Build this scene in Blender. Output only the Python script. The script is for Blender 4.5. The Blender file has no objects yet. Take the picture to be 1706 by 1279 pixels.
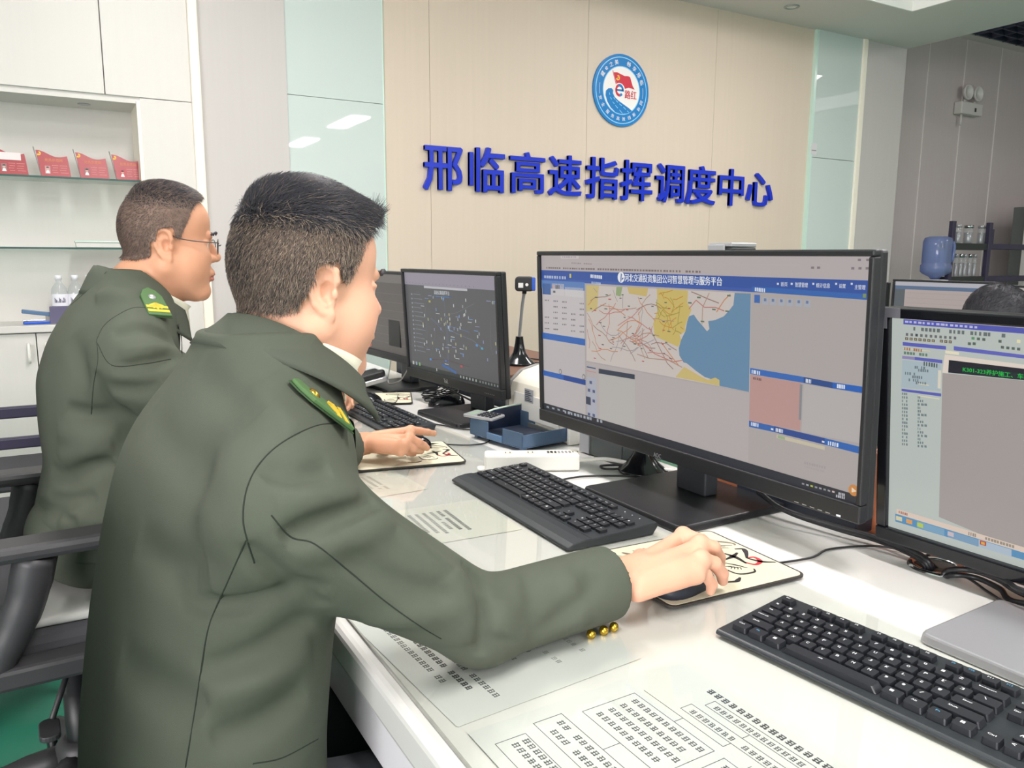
import bpy, bmesh, math, random
import numpy as np
from math import sin, cos, pi, radians, sqrt, atan2
from mathutils import Vector, Matrix, Quaternion
from mathutils.bvhtree import BVHTree

SC = bpy.context.scene
COL = SC.collection
random.seed(7)
RNG = np.random.default_rng(7)

# ------------------------------------------------------------------ camera
F_PX, YAW, PITCH, ROLL, CAM_Z = 1312.35, radians(30.08), radians(9.18), radians(.305), 1.215
_f = Vector((sin(YAW)*cos(PITCH), cos(YAW)*cos(PITCH), -sin(PITCH)))
_r = Vector((cos(YAW), -sin(YAW), 0)); _u = _r.cross(_f)
CR = _r*cos(ROLL) + _u*sin(ROLL); CU = -_r*sin(ROLL) + _u*cos(ROLL); CF = _f
cam_data = bpy.data.cameras.new('camera'); cam = bpy.data.objects.new('camera', cam_data); COL.objects.link(cam)
cam.matrix_world = Matrix(((CR.x, CU.x, -CF.x, 0), (CR.y, CU.y, -CF.y, 0), (CR.z, CU.z, -CF.z, CAM_Z), (0, 0, 0, 1)))
cam_data.sensor_fit = 'HORIZONTAL'; cam_data.sensor_width = 36; cam_data.lens = F_PX/1706*36
cam_data.clip_start = .02; cam_data.clip_end = 100
SC.camera = cam

# ------------------------------------------------------------------ world, lights, exposure
world = bpy.data.worlds.new('world'); SC.world = world; world.use_nodes = True
world.node_tree.nodes['Background'].inputs[0].default_value = (1, .96, .975, 1)
world.node_tree.nodes['Background'].inputs[1].default_value = 1.2
SC.view_settings.view_transform = 'Standard'; SC.view_settings.look = 'None'
SC.view_settings.gamma = 1; SC.view_settings.use_curve_mapping = False
SC.view_settings.exposure = 0.13

def area(name, loc, rot, sx, sy, power, col=(1, 1, 1)):
    l = bpy.data.lights.new(name, 'AREA'); l.shape = 'RECTANGLE'; l.size = sx; l.size_y = sy; l.energy = power; l.color = col
    o = bpy.data.objects.new(name, l); COL.objects.link(o); o.location = loc; o.rotation_euler = rot
    return o
PANEL_SPOTS = [(x, y) for x in (.6, 4.15) for y in (2.5, -.3, -3.1, -5.7)]
PANEL_Z = 3.28
for _i, (x, y) in enumerate(PANEL_SPOTS):           # the light each ceiling panel sheds
    area('panel_light', (x, y, PANEL_Z-.03), (0, 0, 0), .3, 1.2, 36, (1, .935, .93))
area('alcove_fill', (8.3, 1.5, 3.3), (radians(18), 0, 0), .6, 1.2, 30, (1, .93, .93))  # unseen fill lamp, added to brighten the alcove
# daylight from the windows on the entrance side of the room
area('window_daylight', (-4.0, -2.6, 1.75), (radians(90), 0, radians(-72)), 4.0, 1.6, 290, (1, .955, .98))

# ------------------------------------------------------------------ helpers
CAM_O = Vector((0, 0, CAM_Z))
def ray(px, py):
    return CR*((px-853)/F_PX) - CU*((py-639.5)/F_PX) + CF
def P(px, py, x=None, y=None, z=None):
    """the point of a plane x=, y= or z= of the room seen at a spot of the photograph"""
    d = ray(px, py)
    t = x/d.x if x is not None else y/d.y if y is not None else (z-CAM_Z)/d.z
    return CAM_O + d*t

def tag(o, label=None, cat=None, group=None, kind=None):
    if label: o['label'] = label
    if cat: o['category'] = cat
    if group: o['group'] = group
    if kind: o['kind'] = kind
    return o
def empty(name, loc=(0, 0, 0), rz=0, label=None, cat=None, group=None):
    o = bpy.data.objects.new(name, None); COL.objects.link(o); o.empty_display_size = .05
    o.location = loc; o.rotation_euler = (0, 0, rz)
    return tag(o, label, cat, group)
def copy_tree(o, parent=None):
    c = o.copy(); COL.objects.link(c); c.parent = parent
    for ch in list(o.children): copy_tree(ch, c)
    return c

class MB:
    """collects shapes into one mesh"""
    def __init__(s): s.v = []; s.f = []; s.m = []; s.sm = []
    def add(s, vs, fs, mat=0, smooth=False):
        o = len(s.v); s.v += [tuple(v) for v in vs]
        for f in fs: s.f.append(tuple(i+o for i in f)); s.m.append(mat); s.sm.append(smooth)
        return s
    def box(s, a, b, mat=0, M=None):
        x0, y0, z0 = a; x1, y1, z1 = b
        vs = [(x0,y0,z0),(x1,y0,z0),(x1,y1,z0),(x0,y1,z0),(x0,y0,z1),(x1,y0,z1),(x1,y1,z1),(x0,y1,z1)]
        if M is not None: vs = [M @ Vector(v) for v in vs]
        return s.add(vs, [(3,2,1,0),(4,5,6,7),(0,1,5,4),(1,2,6,5),(2,3,7,6),(3,0,4,7)], mat)
    def cbox(s, c, d, mat=0, M=None):
        return s.box([c[i]-d[i]/2 for i in range(3)], [c[i]+d[i]/2 for i in range(3)], mat, M)
    def quad(s, a, b, c, d, mat=0): return s.add([a, b, c, d], [(0, 1, 2, 3)], mat)
    def prism(s, pts, z0, z1, mat=0, M=None, smooth=False, top=None):
        """outline pts (x,y) extruded z0..z1; top scales the upper outline"""
        n = len(pts); cx = sum(p[0] for p in pts)/n; cy = sum(p[1] for p in pts)/n
        k = 1 if top is None else top
        vs = [(p[0], p[1], z0) for p in pts] + [(cx+(p[0]-cx)*k, cy+(p[1]-cy)*k, z1) for p in pts]
        if M is not None: vs = [M @ Vector(v) for v in vs]
        o = len(s.v)
        s.add(vs, [tuple(range(n-1, -1, -1)), tuple(range(n, 2*n))], mat)
        for i in range(n):
            j = (i+1) % n; s.f.append((o+i, o+j, o+n+j, o+n+i)); s.m.append(mat); s.sm.append(smooth)
        return s
    def lathe(s, prof, seg=24, mat=0, M=None, smooth=True, cap=True):
        n = len(prof); vs = []
        for r, z in prof:
            for k in range(seg):
                a = 2*pi*k/seg; vs.append((r*cos(a), r*sin(a), z))
        if M is not None: vs = [M @ Vector(v) for v in vs]
        fs = [(i*seg+k, i*seg+(k+1) % seg, (i+1)*seg+(k+1) % seg, (i+1)*seg+k) for i in range(n-1) for k in range(seg)]
        s.add(vs, fs, mat, smooth)
        if cap:
            o = len(s.v)-n*seg
            for ring, rev in ((0, True), (n-1, False)):
                if prof[ring][0] > 1e-6:
                    ids = [o+ring*seg+k for k in range(seg)]
                    s.f.append(tuple(reversed(ids)) if rev else tuple(ids)); s.m.append(mat); s.sm.append(False)
        return s
    def cyl(s, a, b, r, seg=16, mat=0, r2=None):
        a = Vector(a); b = Vector(b); d = b-a
        M = Matrix.Translation(a) @ d.to_track_quat('Z', 'Y').to_matrix().to_4x4()
        return s.lathe([(r, 0), (r if r2 is None else r2, d.length)], seg, mat, M)
    def tube(s, pts, r, seg=8, mat=0, closed=False, sub=0):
        pts = [Vector(p) for p in pts]
        if sub: pts = spline(pts, sub, closed)
        n = len(pts); vs = []; up = Vector((0, 0, 1)); prev = None
        for i, p in enumerate(pts):
            t = (pts[(i+1) % n]-pts[i-1]) if closed else (pts[min(i+1, n-1)]-pts[max(i-1, 0)])
            t = t.normalized() if t.length > 1e-9 else Vector((0, 0, 1))
            if prev is None:
                a = t.cross(up)
                if a.length < .1: a = t.cross(Vector((1, 0, 0)))
            else: a = prev - t*prev.dot(t)
            a.normalize(); prev = a; b = t.cross(a)
            rr = r[i*len(r)//n] if isinstance(r, (list, tuple)) else r
            for k in range(seg):
                an = 2*pi*k/seg; vs.append(p + (a*cos(an)+b*sin(an))*rr)
        fs = [(i*seg+k, i*seg+(k+1) % seg, ((i+1) % n)*seg+(k+1) % seg, ((i+1) % n)*seg+k) for i in range(n if closed else n-1) for k in range(seg)]
        s.add(vs, fs, mat, True)
        if not closed:
            o = len(s.v)-n*seg
            s.f.append(tuple(o+k for k in reversed(range(seg)))); s.m.append(mat); s.sm.append(False)
            s.f.append(tuple(o+(n-1)*seg+k for k in range(seg))); s.m.append(mat); s.sm.append(False)
        return s
    def ellipsoid(s, c, r, seg=20, rings=12, mat=0, M=None, half=False):
        vs = []; fs = []
        lo = 0 if half else -pi/2
        for i in range(rings+1):
            t = lo+(pi/2-lo)*i/rings
            for k in range(seg):
                a = 2*pi*k/seg; vs.append((c[0]+r[0]*cos(t)*cos(a), c[1]+r[1]*cos(t)*sin(a), c[2]+r[2]*sin(t)))
        if M is not None: vs = [M @ Vector(v) for v in vs]
        fs = [(i*seg+k, i*seg+(k+1) % seg, (i+1)*seg+(k+1) % seg, (i+1)*seg+k) for i in range(rings) for k in range(seg)]
        s.add(vs, fs, mat, True)
        if half:
            o = len(s.v)-(rings+1)*seg; s.f.append(tuple(o+k for k in reversed(range(seg)))); s.m.append(mat); s.sm.append(False)
        return s
    def text(s, body, M, w, h, ext=0, mat=0, bold=0):
        """the words drawn to fill w x h around the origin of M, in M's xy plane"""
        vs, fs = glyphs(body, 0, ext > 0); k = bold*h
        for q, (dx, dy) in enumerate(((0, 0), (k, k), (-k, k), (k, -k), (-k, -k), (k, 0), (-k, 0), (0, k), (0, -k)) if bold and ext else ((k, 0), (-k, 0)) if bold else ((0, 0),)):
            s.add([M @ Vector((v[0]*w+dx, v[1]*h+dy, v[2]*ext+q*(.0004 if ext else .00006))) for v in vs], fs, mat)
        return s
    def build(s, name, mats, parent=None, bevel=0, bseg=2, M=None):
        me = bpy.data.meshes.new(name); me.from_pydata(s.v, [], s.f)
        for m in (mats if isinstance(mats, (list, tuple)) else [mats]): me.materials.append(m)
        me.polygons.foreach_set('material_index', s.m); me.polygons.foreach_set('use_smooth', s.sm)
        me.update()
        o = bpy.data.objects.new(name, me); COL.objects.link(o)
        if parent is not None: o.parent = parent
        if M is not None: o.matrix_basis = M
        if bevel:
            b = o.modifiers.new('bevel', 'BEVEL'); b.width = bevel; b.segments = bseg; b.limit_method = 'ANGLE'; b.angle_limit = radians(40)
        return o

def spline(pts, sub, closed=False):
    n = len(pts); out = []
    for i in range(n if closed else n-1):
        p1, p2 = pts[i], pts[(i+1) % n]
        p0 = pts[i-1] if (closed or i > 0) else p1*2-p2
        p3 = pts[(i+2) % n] if (closed or i+2 < n) else p2*2-p1
        for k in range(sub):
            t = k/sub
            out.append(.5*((2*p1)+(p2-p0)*t+(2*p0-5*p1+4*p2-p3)*t*t+(3*p1-p0-3*p2+p3)*t**3))
    if not closed: out.append(pts[-1])
    return out
_G = {}
def glyphs(body, bold, ext):
    k = (body, bold, ext)
    if k not in _G:
        cu = bpy.data.curves.new('t', 'FONT'); cu.body = body; cu.size = 1; cu.offset = bold; cu.extrude = .5 if ext else 0; cu.resolution_u = 2
        o = bpy.data.objects.new('t', cu); me = o.to_mesh()
        vs = [tuple(v.co) for v in me.vertices]; fs = [tuple(p.vertices) for p in me.polygons]
        o.to_mesh_clear(); bpy.data.objects.remove(o); bpy.data.curves.remove(cu)
        if vs:
            x0 = min(v[0] for v in vs); x1 = max(v[0] for v in vs); y0 = min(v[1] for v in vs); y1 = max(v[1] for v in vs)
            vs = [((v[0]-(x0+x1)/2)/max(x1-x0, 1e-6), (v[1]-(y0+y1)/2)/max(y1-y0, 1e-6), v[2]+(.5 if ext else 0)) for v in vs]
        _G[k] = (vs, fs)
    return _G[k]
def rrect(w, h, r, seg=4, cx=0, cy=0):
    pts = []
    for sx, sy, a0 in ((1, 1, 0), (-1, 1, 90), (-1, -1, 180), (1, -1, 270)):
        for k in range(seg+1):
            a = radians(a0+90*k/seg); pts.append((cx+sx*(w/2-r)+r*cos(a), cy+sy*(h/2-r)+r*sin(a)))
    return pts
def circ(r, n=32, cx=0, cy=0): return [(cx+r*cos(2*pi*k/n), cy+r*sin(2*pi*k/n)) for k in range(n)]
def frame(o, x, y, z):
    M = Matrix.Identity(4)
    for i, a in enumerate((x, y, z)):
        a = Vector(a).normalized()
        for j in range(3): M[j][i] = a[j]
    for j in range(3): M[j][3] = o[j]
    return M

# ------------------------------------------------------------------ materials
def srgb(r, g, b):
    f = lambda c: (c/255/12.92) if c/255 <= .04045 else ((c/255+.055)/1.055)**2.4
    return (f(r), f(g), f(b), 1)
def mat(name, col, rough=.5, metal=0, spec=.5, emit=None, es=0, coat=0, bump=0, bscale=200, var=0, vscale=5, sheen=0, vstretch=(1, 1, 1), col2=None):
    m = bpy.data.materials.new(name); m.use_nodes = True; nt = m.node_tree; b = nt.nodes['Principled BSDF']
    b.inputs['Base Color'].default_value = col; b.inputs['Roughness'].default_value = rough
    b.inputs['Metallic'].default_value = metal; b.inputs['Specular IOR Level'].default_value = spec
    b.inputs['Coat Weight'].default_value = coat; b.inputs['Sheen Weight'].default_value = sheen
    if emit: b.inputs['Emission Color'].default_value = emit; b.inputs['Emission Strength'].default_value = es
    if bump or var:
        tc = nt.nodes.new('ShaderNodeTexCoord')
    if bump:
        n = nt.nodes.new('ShaderNodeTexNoise'); n.inputs['Scale'].default_value = bscale; n.inputs['Detail'].default_value = 3
        bp = nt.nodes.new('ShaderNodeBump'); bp.inputs['Strength'].default_value = bump; bp.inputs['Distance'].default_value = .002
        nt.links.new(tc.outputs['Object'], n.inputs['Vector']); nt.links.new(n.outputs['Fac'], bp.inputs['Height']); nt.links.new(bp.outputs['Normal'], b.inputs['Normal'])
    if var:
        mp = nt.nodes.new('ShaderNodeMapping'); mp.inputs['Scale'].default_value = vstretch
        n = nt.nodes.new('ShaderNodeTexNoise'); n.inputs['Scale'].default_value = vscale; n.inputs['Detail'].default_value = 4
        mx = nt.nodes.new('ShaderNodeMix'); mx.data_type = 'RGBA'
        c2 = col2 or tuple(c*(1-var) for c in col[:3])+(1,)
        mx.inputs[6].default_value = col; mx.inputs[7].default_value = c2
        nt.links.new(tc.outputs['Object'], mp.inputs['Vector']); nt.links.new(mp.outputs['Vector'], n.inputs['Vector'])
        nt.links.new(n.outputs['Fac'], mx.inputs[0]); nt.links.new(mx.outputs[2], b.inputs['Base Color'])
    return m
def screen_mat(name, rgb, s=1.0):
    """a lit patch of a display"""
    c = srgb(*rgb); m = mat(name, (.01, .01, .012, 1), .35, spec=.3, emit=c, es=s*.80)
    return m
def clear_mat(name, col, gloss=.12, rough=.03, opacity=.0):
    m = bpy.data.materials.new(name); m.use_nodes = True; nt = m.node_tree; nt.nodes.remove(nt.nodes['Principled BSDF'])
    out = nt.nodes['Material Output']; tr = nt.nodes.new('ShaderNodeBsdfTransparent'); tr.inputs[0].default_value = col
    gl = nt.nodes.new('ShaderNodeBsdfGlossy'); gl.inputs['Roughness'].default_value = rough
    lw = nt.nodes.new('ShaderNodeLayerWeight'); lw.inputs[0].default_value = .5
    pw = nt.nodes.new('ShaderNodeMath'); pw.operation = 'POWER'; pw.inputs[1].default_value = 5; nt.links.new(lw.outputs['Facing'], pw.inputs[0])
    fr = nt.nodes.new('ShaderNodeMath'); fr.operation = 'MULTIPLY_ADD'; fr.inputs[1].default_value = .9; fr.inputs[2].default_value = .04; nt.links.new(pw.outputs[0], fr.inputs[0])
    mx = nt.nodes.new('ShaderNodeMixShader'); nt.links.new(fr.outputs[0], mx.inputs[0]); nt.links.new(tr.outputs[0], mx.inputs[1]); nt.links.new(gl.outputs[0], mx.inputs[2])
    last = mx
    if opacity:
        df = nt.nodes.new('ShaderNodeBsdfDiffuse'); df.inputs[0].default_value = col
        m2 = nt.nodes.new('ShaderNodeMixShader'); m2.inputs[0].default_value = opacity
        nt.links.new(mx.outputs[0], m2.inputs[1]); nt.links.new(df.outputs[0], m2.inputs[2]); last = m2
    nt.links.new(last.outputs[0], out.inputs[0])
    return m

W = {}
W['beige'] = mat('beige_panel', srgb(214, 198, 181), .55, var=.06, vscale=3, vstretch=(14, 1, .25))
W['white_lam'] = mat('white_laminate', srgb(217, 214, 209), .45, var=.035, vscale=4, vstretch=(12, 12, .3))
W['white_paint'] = mat('white_paint', srgb(240, 238, 234), .5)
W['grey_lam'] = mat('grey_laminate', srgb(197, 192, 189), .5, var=.05, vscale=4, vstretch=(12, 12, .3))
W['trim_cream'] = mat('cream_trim', srgb(246, 238, 222), .35)
W['ceiling'] = mat('ceiling_paint', srgb(232, 220, 218), .8)
W['tray'] = mat('tray_paint', srgb(248, 246, 242), .8)
W['floor'] = mat('green_floor', srgb(44, 122, 98), .25, var=.12, vscale=3)
W['glassgreen'] = mat('painted_glass', srgb(200, 211, 207), .02, spec=.6)
W['glassedge'] = mat('glass_edge', srgb(200, 226, 214), .15)
W['dark'] = mat('dark_gap', srgb(60, 58, 56), .6)
W['navy'] = mat('navy_grille', srgb(36, 38, 56), .6)
W['lightgrille'] = mat('grille_bar', srgb(62, 64, 84), .5)
W['blackpl'] = mat('black_plastic', srgb(30, 31, 34), .42, bump=.08, bscale=900)
W['glossbl'] = mat('gloss_black', srgb(20, 21, 25), .16)
W['greybl'] = mat('charcoal_plastic', srgb(50, 53, 58), .45, bump=.08, bscale=900)
W['keybl'] = mat('key_plastic', srgb(36, 38, 43), .4)
W['keyedge'] = mat('keyboard_body', srgb(44, 48, 52), .42, bump=.05, bscale=700)
W['white'] = mat('white_plastic', srgb(240, 238, 232), .35)
W['legend'] = mat('white_print', srgb(238, 240, 242), .5)
W['legendblue'] = mat('blue_print', srgb(90, 170, 215), .5)
W['cream'] = mat('cream_plastic', srgb(232, 226, 212), .4)
W['greypl'] = mat('grey_plastic', srgb(142, 140, 138), .45)
W['silver'] = mat('silver_plastic', srgb(176, 176, 180), .32, metal=.5)
W['chrome'] = mat('chrome', srgb(205, 205, 208), .15, metal=1)
W['gold'] = mat('gold', srgb(214, 178, 70), .25, metal=1)
W['yellow'] = mat('yellow_thread', srgb(226, 190, 52), .6)
W['desk'] = mat('white_desk', srgb(224, 223, 219), .2, var=.03, vscale=2)
W['deskedge'] = mat('white_desk_edge', srgb(236, 234, 238), .3)
W['paper'] = mat('paper', srgb(206, 208, 205), .8)
W['paper2'] = mat('aged_paper', srgb(212, 212, 202), .8)
W['ink'] = mat('black_ink', srgb(86, 88, 90), .8)
W['inkfaint'] = mat('faded_ink', srgb(150, 152, 148), .8)
W['clear'] = clear_mat('clear_sheet', (.985, .99, .98, 1), rough=.04)
W['wood'] = mat('brown_wood', srgb(122, 88, 72), .5, var=.2, vscale=6, vstretch=(1, 8, 8))
W['orange'] = mat('orange_board', srgb(182, 112, 78), .5, var=.12, vscale=5)
W['pink'] = mat('pale_board_end', srgb(236, 186, 160), .6)
W['navybox'] = mat('navy_panel', srgb(34, 40, 52), .5)
W['signblue'] = mat('sign_blue', srgb(10, 46, 190), .3)
W['signside'] = mat('sign_side', srgb(16, 36, 130), .4)
W['emb_blue'] = mat('emblem_blue', srgb(16, 122, 192), .3)
W['emb_light'] = mat('emblem_light', srgb(150, 208, 240), .3)
W['emb_white'] = mat('emblem_white', srgb(238, 234, 232), .35)
W['red'] = mat('flag_red', srgb(204, 40, 60), .4)
W['plaque'] = mat('plaque_red', srgb(172, 70, 76), .3)
W['plaquetext'] = mat('plaque_print', srgb(222, 160, 155), .5)
W['orangegold'] = mat('gold_print', srgb(226, 150, 90), .5)
W['embyellow'] = mat('emblem_yellow', srgb(244, 205, 70), .5)
W['bluepl'] = mat('blue_plastic', srgb(52, 78, 128), .35)
W['brightblue'] = mat('bright_blue', srgb(40, 86, 190), .35)
W['bluegrey'] = mat('blue_grey_plastic', srgb(86, 116, 150), .4)
W['padcream'] = mat('pad_cloth', srgb(216, 212, 186), .8, var=.08, vscale=9)
W['padedge'] = mat('pad_stitching', srgb(52, 48, 44), .8)
W['padink'] = mat('pad_black', srgb(44, 36, 40), .8)
W['padred'] = mat('pad_red', srgb(186, 48, 60), .8)
W['padbrown'] = mat('pad_brown', srgb(128, 112, 98), .8)
W['padgreen'] = mat('pad_green', srgb(150, 176, 146), .8)
W['mesh'] = mat('black_mesh_cloth', srgb(40, 42, 48), .75, bump=.3, bscale=900)
W['seat'] = mat('grey_seat_cloth', srgb(66, 66, 70), .85, bump=.3, bscale=700)
W['chair'] = mat('chair_plastic', srgb(58, 57, 60), .45, bump=.06, bscale=500)
W['jug'] = clear_mat('blue_jug', (.36, .44, .72, 1), rough=.08, opacity=.35)
W['bottle'] = clear_mat('clear_bottle', (.9, .92, .93, 1), rough=.05, opacity=.12)
W['shelfglass'] = clear_mat('shelf_glass', (.86, .93, .9, 1), rough=.03, opacity=.1)
W['shelfedge'] = mat('shelf_glass_edge', srgb(58, 92, 88), .2)
W['water'] = mat('bottle_label', srgb(236, 236, 242), .6)
W['purple'] = mat('purple_tray', srgb(96, 92, 120), .4)
W['lamp'] = mat('lamp_diffuser', (1, 1, 1, 1), .5, emit=(1, .94, .935, 1), es=18.0)
W['alcove'] = mat('alcove_panel', srgb(206, 196, 194), .55, var=.07, vscale=3, vstretch=(14, 1, .25))
W['alcove_line'] = mat('alcove_joint', srgb(234, 228, 225), .4)
W['green_dark'] = mat('cabinet_grey_green', srgb(96, 100, 98), .5)
W['rack'] = mat('rack_navy', srgb(52, 48, 70), .45)
W['rackgreen'] = mat('rack_shelf', srgb(40, 46, 44), .45)
# ------------------------------------------------------------------ the room
WY = 4.6            # the wall with the lettering
ZS = 3.03           # soffit height
def struct(name, mb, m, bevel=0): return tag(mb.build(name, m, None, bevel), kind='structure')
struct('floor', MB().box((-4.2, -7.5, -.1), (11.2, 5.6, 0)), W['floor'])
# lettered wall in three panels with fine joints
mb = MB(); xs = [1.775, 2.075, 3.243, 4.41, 5.47]
for a, b in zip(xs[:-1], xs[1:]): mb.box((a+.0012, WY, 0), (b-.0012, WY+.12, ZS))
mb.box((1.775, WY+.01, 0), (5.47, WY+.12, ZS), 1)
struct('wall_back', mb, [W['beige'], W['dark']])
# painted glass strips either side
mb = MB(); mb.box((1.205, WY-.012, 0), (1.772, WY+.1, 2.098)); mb.box((1.205, WY-.012, 2.101), (1.772, WY+.1, ZS)); mb.box((1.766, WY-.013, 0), (1.775, WY+.1, ZS), 1)
struct('trim_1', mb, [W['glassgreen'], W['glassedge']])
zj = P(1385, 266, y=WY).z
mb = MB(); mb.box((5.49, WY-.03, 0), (6.03, WY+.1, zj-.002)); mb.box((5.49, WY-.03, zj+.002), (6.03, WY+.1, ZS)); mb.box((5.465, WY-.03, 0), (5.49, WY+.1, ZS), 1)
struct('trim_2', mb, [W['glassgreen'], W['glassedge']])
struct('trim_3', MB().box((6.03, WY-.045, 0), (6.085, WY+.1, ZS)), W['trim_cream'], .004)
# pale label stuck on the right glass
mb = MB(); pa = P(1352, 238, y=WY-.031); pb = P(1360, 258, y=WY-.031)
mb.box((pa.x, WY-.0325, pb.z), (pb.x, WY-.0305, pa.z)); mb.box((pa.x+.006, WY-.0335, pb.z+.03), (pb.x-.006, WY-.0325, pb.z+.037), 1)
tag(mb.build('wall_sticker', [mat('sticker_pale', srgb(208, 204, 208), .6), W['greypl']]), 'small pale sticker low on the right glass strip', 'sticker')
# column between the lettered wall and the alcove
struct('wall_column', MB().box((6.085, WY-.02, 0), (6.64, 5.3, ZS)), W['grey_lam'])
# pier left of the glass
struct('wall_pier', MB().box((.745, WY-.02, 0), (1.203, WY+.12, 3.3)), W['grey_lam'])
struct('trim_4', MB().box((.70, WY-.05, 0), (.748, WY+.02, 3.3)), W['trim_cream'], .006)
# alcove wall with vertical joints
mb = MB(); mb.box((6.64, 5.3, 0), (11.2, 5.4, 3.6))
for px in (1543, 1604, 1663):
    x = P(px, 150, y=5.3).x; mb.box((x-.006, 5.294, 0), (x+.006, 5.3, 3.6), 1)
struct('wall_alcove', mb, [W['alcove'], W['alcove_line']])
# the left wall with its band of windows, and the wall behind
mb = MB(); mb.box((-4.3, -7.5, 0), (-4.2, 5.4, .9)); mb.box((-4.3, -7.5, 2.6), (-4.2, 5.4, 3.6))
for y in (-7.5, -.4): mb.box((-4.3, y, .9), (-4.2, y+.6, 2.6))
mb.box((-4.3, .2, .9), (-4.2, 5.4, 2.6))
struct('wall_left', mb, W['white_paint'])
mb = MB()
for y in (-7.0, -5.4, -3.8, -2.2, -.48): mb.box((-4.28, y, .9), (-4.22, y+.08, 2.6))
for z in (.9, 2.53): mb.box((-4.28, -7.0, z), (-4.22, -.4, z+.07))
struct('window_1', mb, W['white_paint'])
struct('wall_front', MB().box((-4.3, -7.6, 0), (11.2, -7.5, 3.6)), W['white_paint'])
struct('wall_right', MB().box((11.1, -7.5, 0), (11.2, 5.4, 3.6)), W['grey_lam'])
# soffit with a recessed tray: near edge open to the room
tc = P(1519, 20, z=ZS)
mb = MB()
mb.box((-4.2, tc.y, ZS), (6.64, 5.3, ZS+.5)); mb.box((tc.x, -7.5, ZS), (6.64, tc.y, ZS+.5)); mb.box((-4.2, -7.5, ZS), (-2.2, tc.y, ZS+.5))
mb.box((-2.2, -7.5, PANEL_Z+.02), (tc.x, tc.y, PANEL_Z+.3), 1)
mb.box((-2.2, tc.y-.012, ZS+.001), (tc.x, tc.y, PANEL_Z+.02), 1); mb.box((tc.x-.012, -7.5, ZS+.001), (tc.x, tc.y-.012, PANEL_Z+.02), 1)
struct('ceiling', mb, [W['ceiling'], W['tray']])
# alcove ceiling: a border and an open grille
za = P(1580, 58, y=5.3).z
g0 = P(1600, 53, z=za)
mb = MB(); mb.box((6.64, g0.y, za), (11.1, 5.4, za+.1)); mb.box((6.64, -7.5, za), (g0.x, g0.y, za+.1))
struct('ceiling_alcove', mb, W['ceiling'])
mb = MB(); mb.box((g0.x, -3, za+.25), (11.1, g0.y, za+.3))
k = 0
while k*.13 < 3.0: mb.box((g0.x, g0.y-.03-k*.13, za-.0), (11.1, g0.y-.018-k*.13, za+.09), 1); k += 1
k = 0
while g0.x+k*.26 < 11: mb.box((g0.x+k*.26, g0.y-3.1, za-.0), (g0.x+k*.26+.012, g0.y, za+.09), 1); k += 1
tag(mb.build('ceiling_grille', [W['navy'], W['lightgrille']]), 'dark navy open-cell ceiling grille over the alcove', 'grille')
# the downlight in the soffit
c = P(1319, 11, z=ZS)
dl = empty('downlight', (c.x, c.y, ZS), 0, 'small round downlight in the soffit above the lettered wall', 'ceiling light')
MB().lathe([(.055, 0), (.055, -.006), (.04, -.008), (.038, 0)], 28).build('rim', W['silver'], dl)
MB().lathe([(.038, -.001), (.036, -.003)], 24).build('lens', W['white'], dl)
# lamps in the tray
for i, (x, y) in enumerate(PANEL_SPOTS):
    t = empty('ceiling_panel_light', (x, y, PANEL_Z+.02), 0, 'white rectangular panel light recessed in the ceiling tray', 'ceiling light', 'panel lights in the ceiling tray')
    MB().box((-.17, -.62, -.03), (.17, .62, 0)).build('housing', W['white_paint'], t)
    MB().box((-.15, -.6, -.034), (.15, .6, -.03)).build('diffuser', W['lamp'], t)

struct('wall_far', MB().box((-4.3, WY+.05, 0), (-1.26, WY+.15, 3.6)), W['white_paint'])
# ---- wall unit at the far left: cupboards above and below an open niche with glass shelves
nR = P(237, 235, y=WY).x; nT = P(120, 163, y=WY).z; ct = P(60, 541, y=WY).z
wu = empty('wall_cabinet', (.05, WY, 0), 0, 'white built-in wall cabinet with open niche behind the seated men', 'cabinet')
def wbox(name, a, b, m, bev=0, par=wu): 
    return MB().box((a[0]-.05, a[1]-WY, a[2]), (b[0]-.05, b[1]-WY, b[2])).build(name, m, par, bev)
seamx = P(169, 80, y=WY).x
wbox('body', (-1.3, WY+.30, 0), (.70, WY+.36, 3.2), W['white_lam'])
wbox('side_panel', (nR, WY-.015, 0), (.70, WY+.3, nT+.027), W['white_lam'])
wbox('niche_edge', (nR-.018, WY-.02, ct-.02), (nR, WY+.3, nT+.012), W['trim_cream'])
wbox('niche_top', (-1.3, WY-.005, nT), (nR, WY+.3, nT+.03), W['white_lam'])
for a, b in ((-1.3, -.22), (-.216, seamx-.002), (seamx+.002, .70)):
    wbox('upper_door', (a, WY-.02, nT+.03), (b, WY, 3.2), W['white_lam'], .002)
wbox('counter', (-1.3, WY-.05, ct-.035), (nR, WY+.3, ct), W['white_lam'], .004)
lx = P(63, 590, y=WY).x
for a, b, hx in ((-1.3, -.52, -.56), (-.516, lx-.002, lx-.035), (lx+.002, nR, lx+.04)):
    d = wbox('lower_door', (a, WY-.03, .10), (b, WY-.01, ct-.04), W['white_lam'], .002)
    h0 = P(55, 572, y=WY).z; h1 = P(55, 602, y=WY).z
    MB().tube([(hx-.05, -.03, h0), (hx-.05, -.055, h0-.012), (hx-.05, -.06, (h0+h1)/2), (hx-.05, -.055, h1+.012), (hx-.05, -.03, h1)], .007, 8, sub=4).build('handle', W['white'], d)
wbox('plinth', (-1.3, WY, 0), (nR, WY+.05, .10), W['white_lam'])
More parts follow.
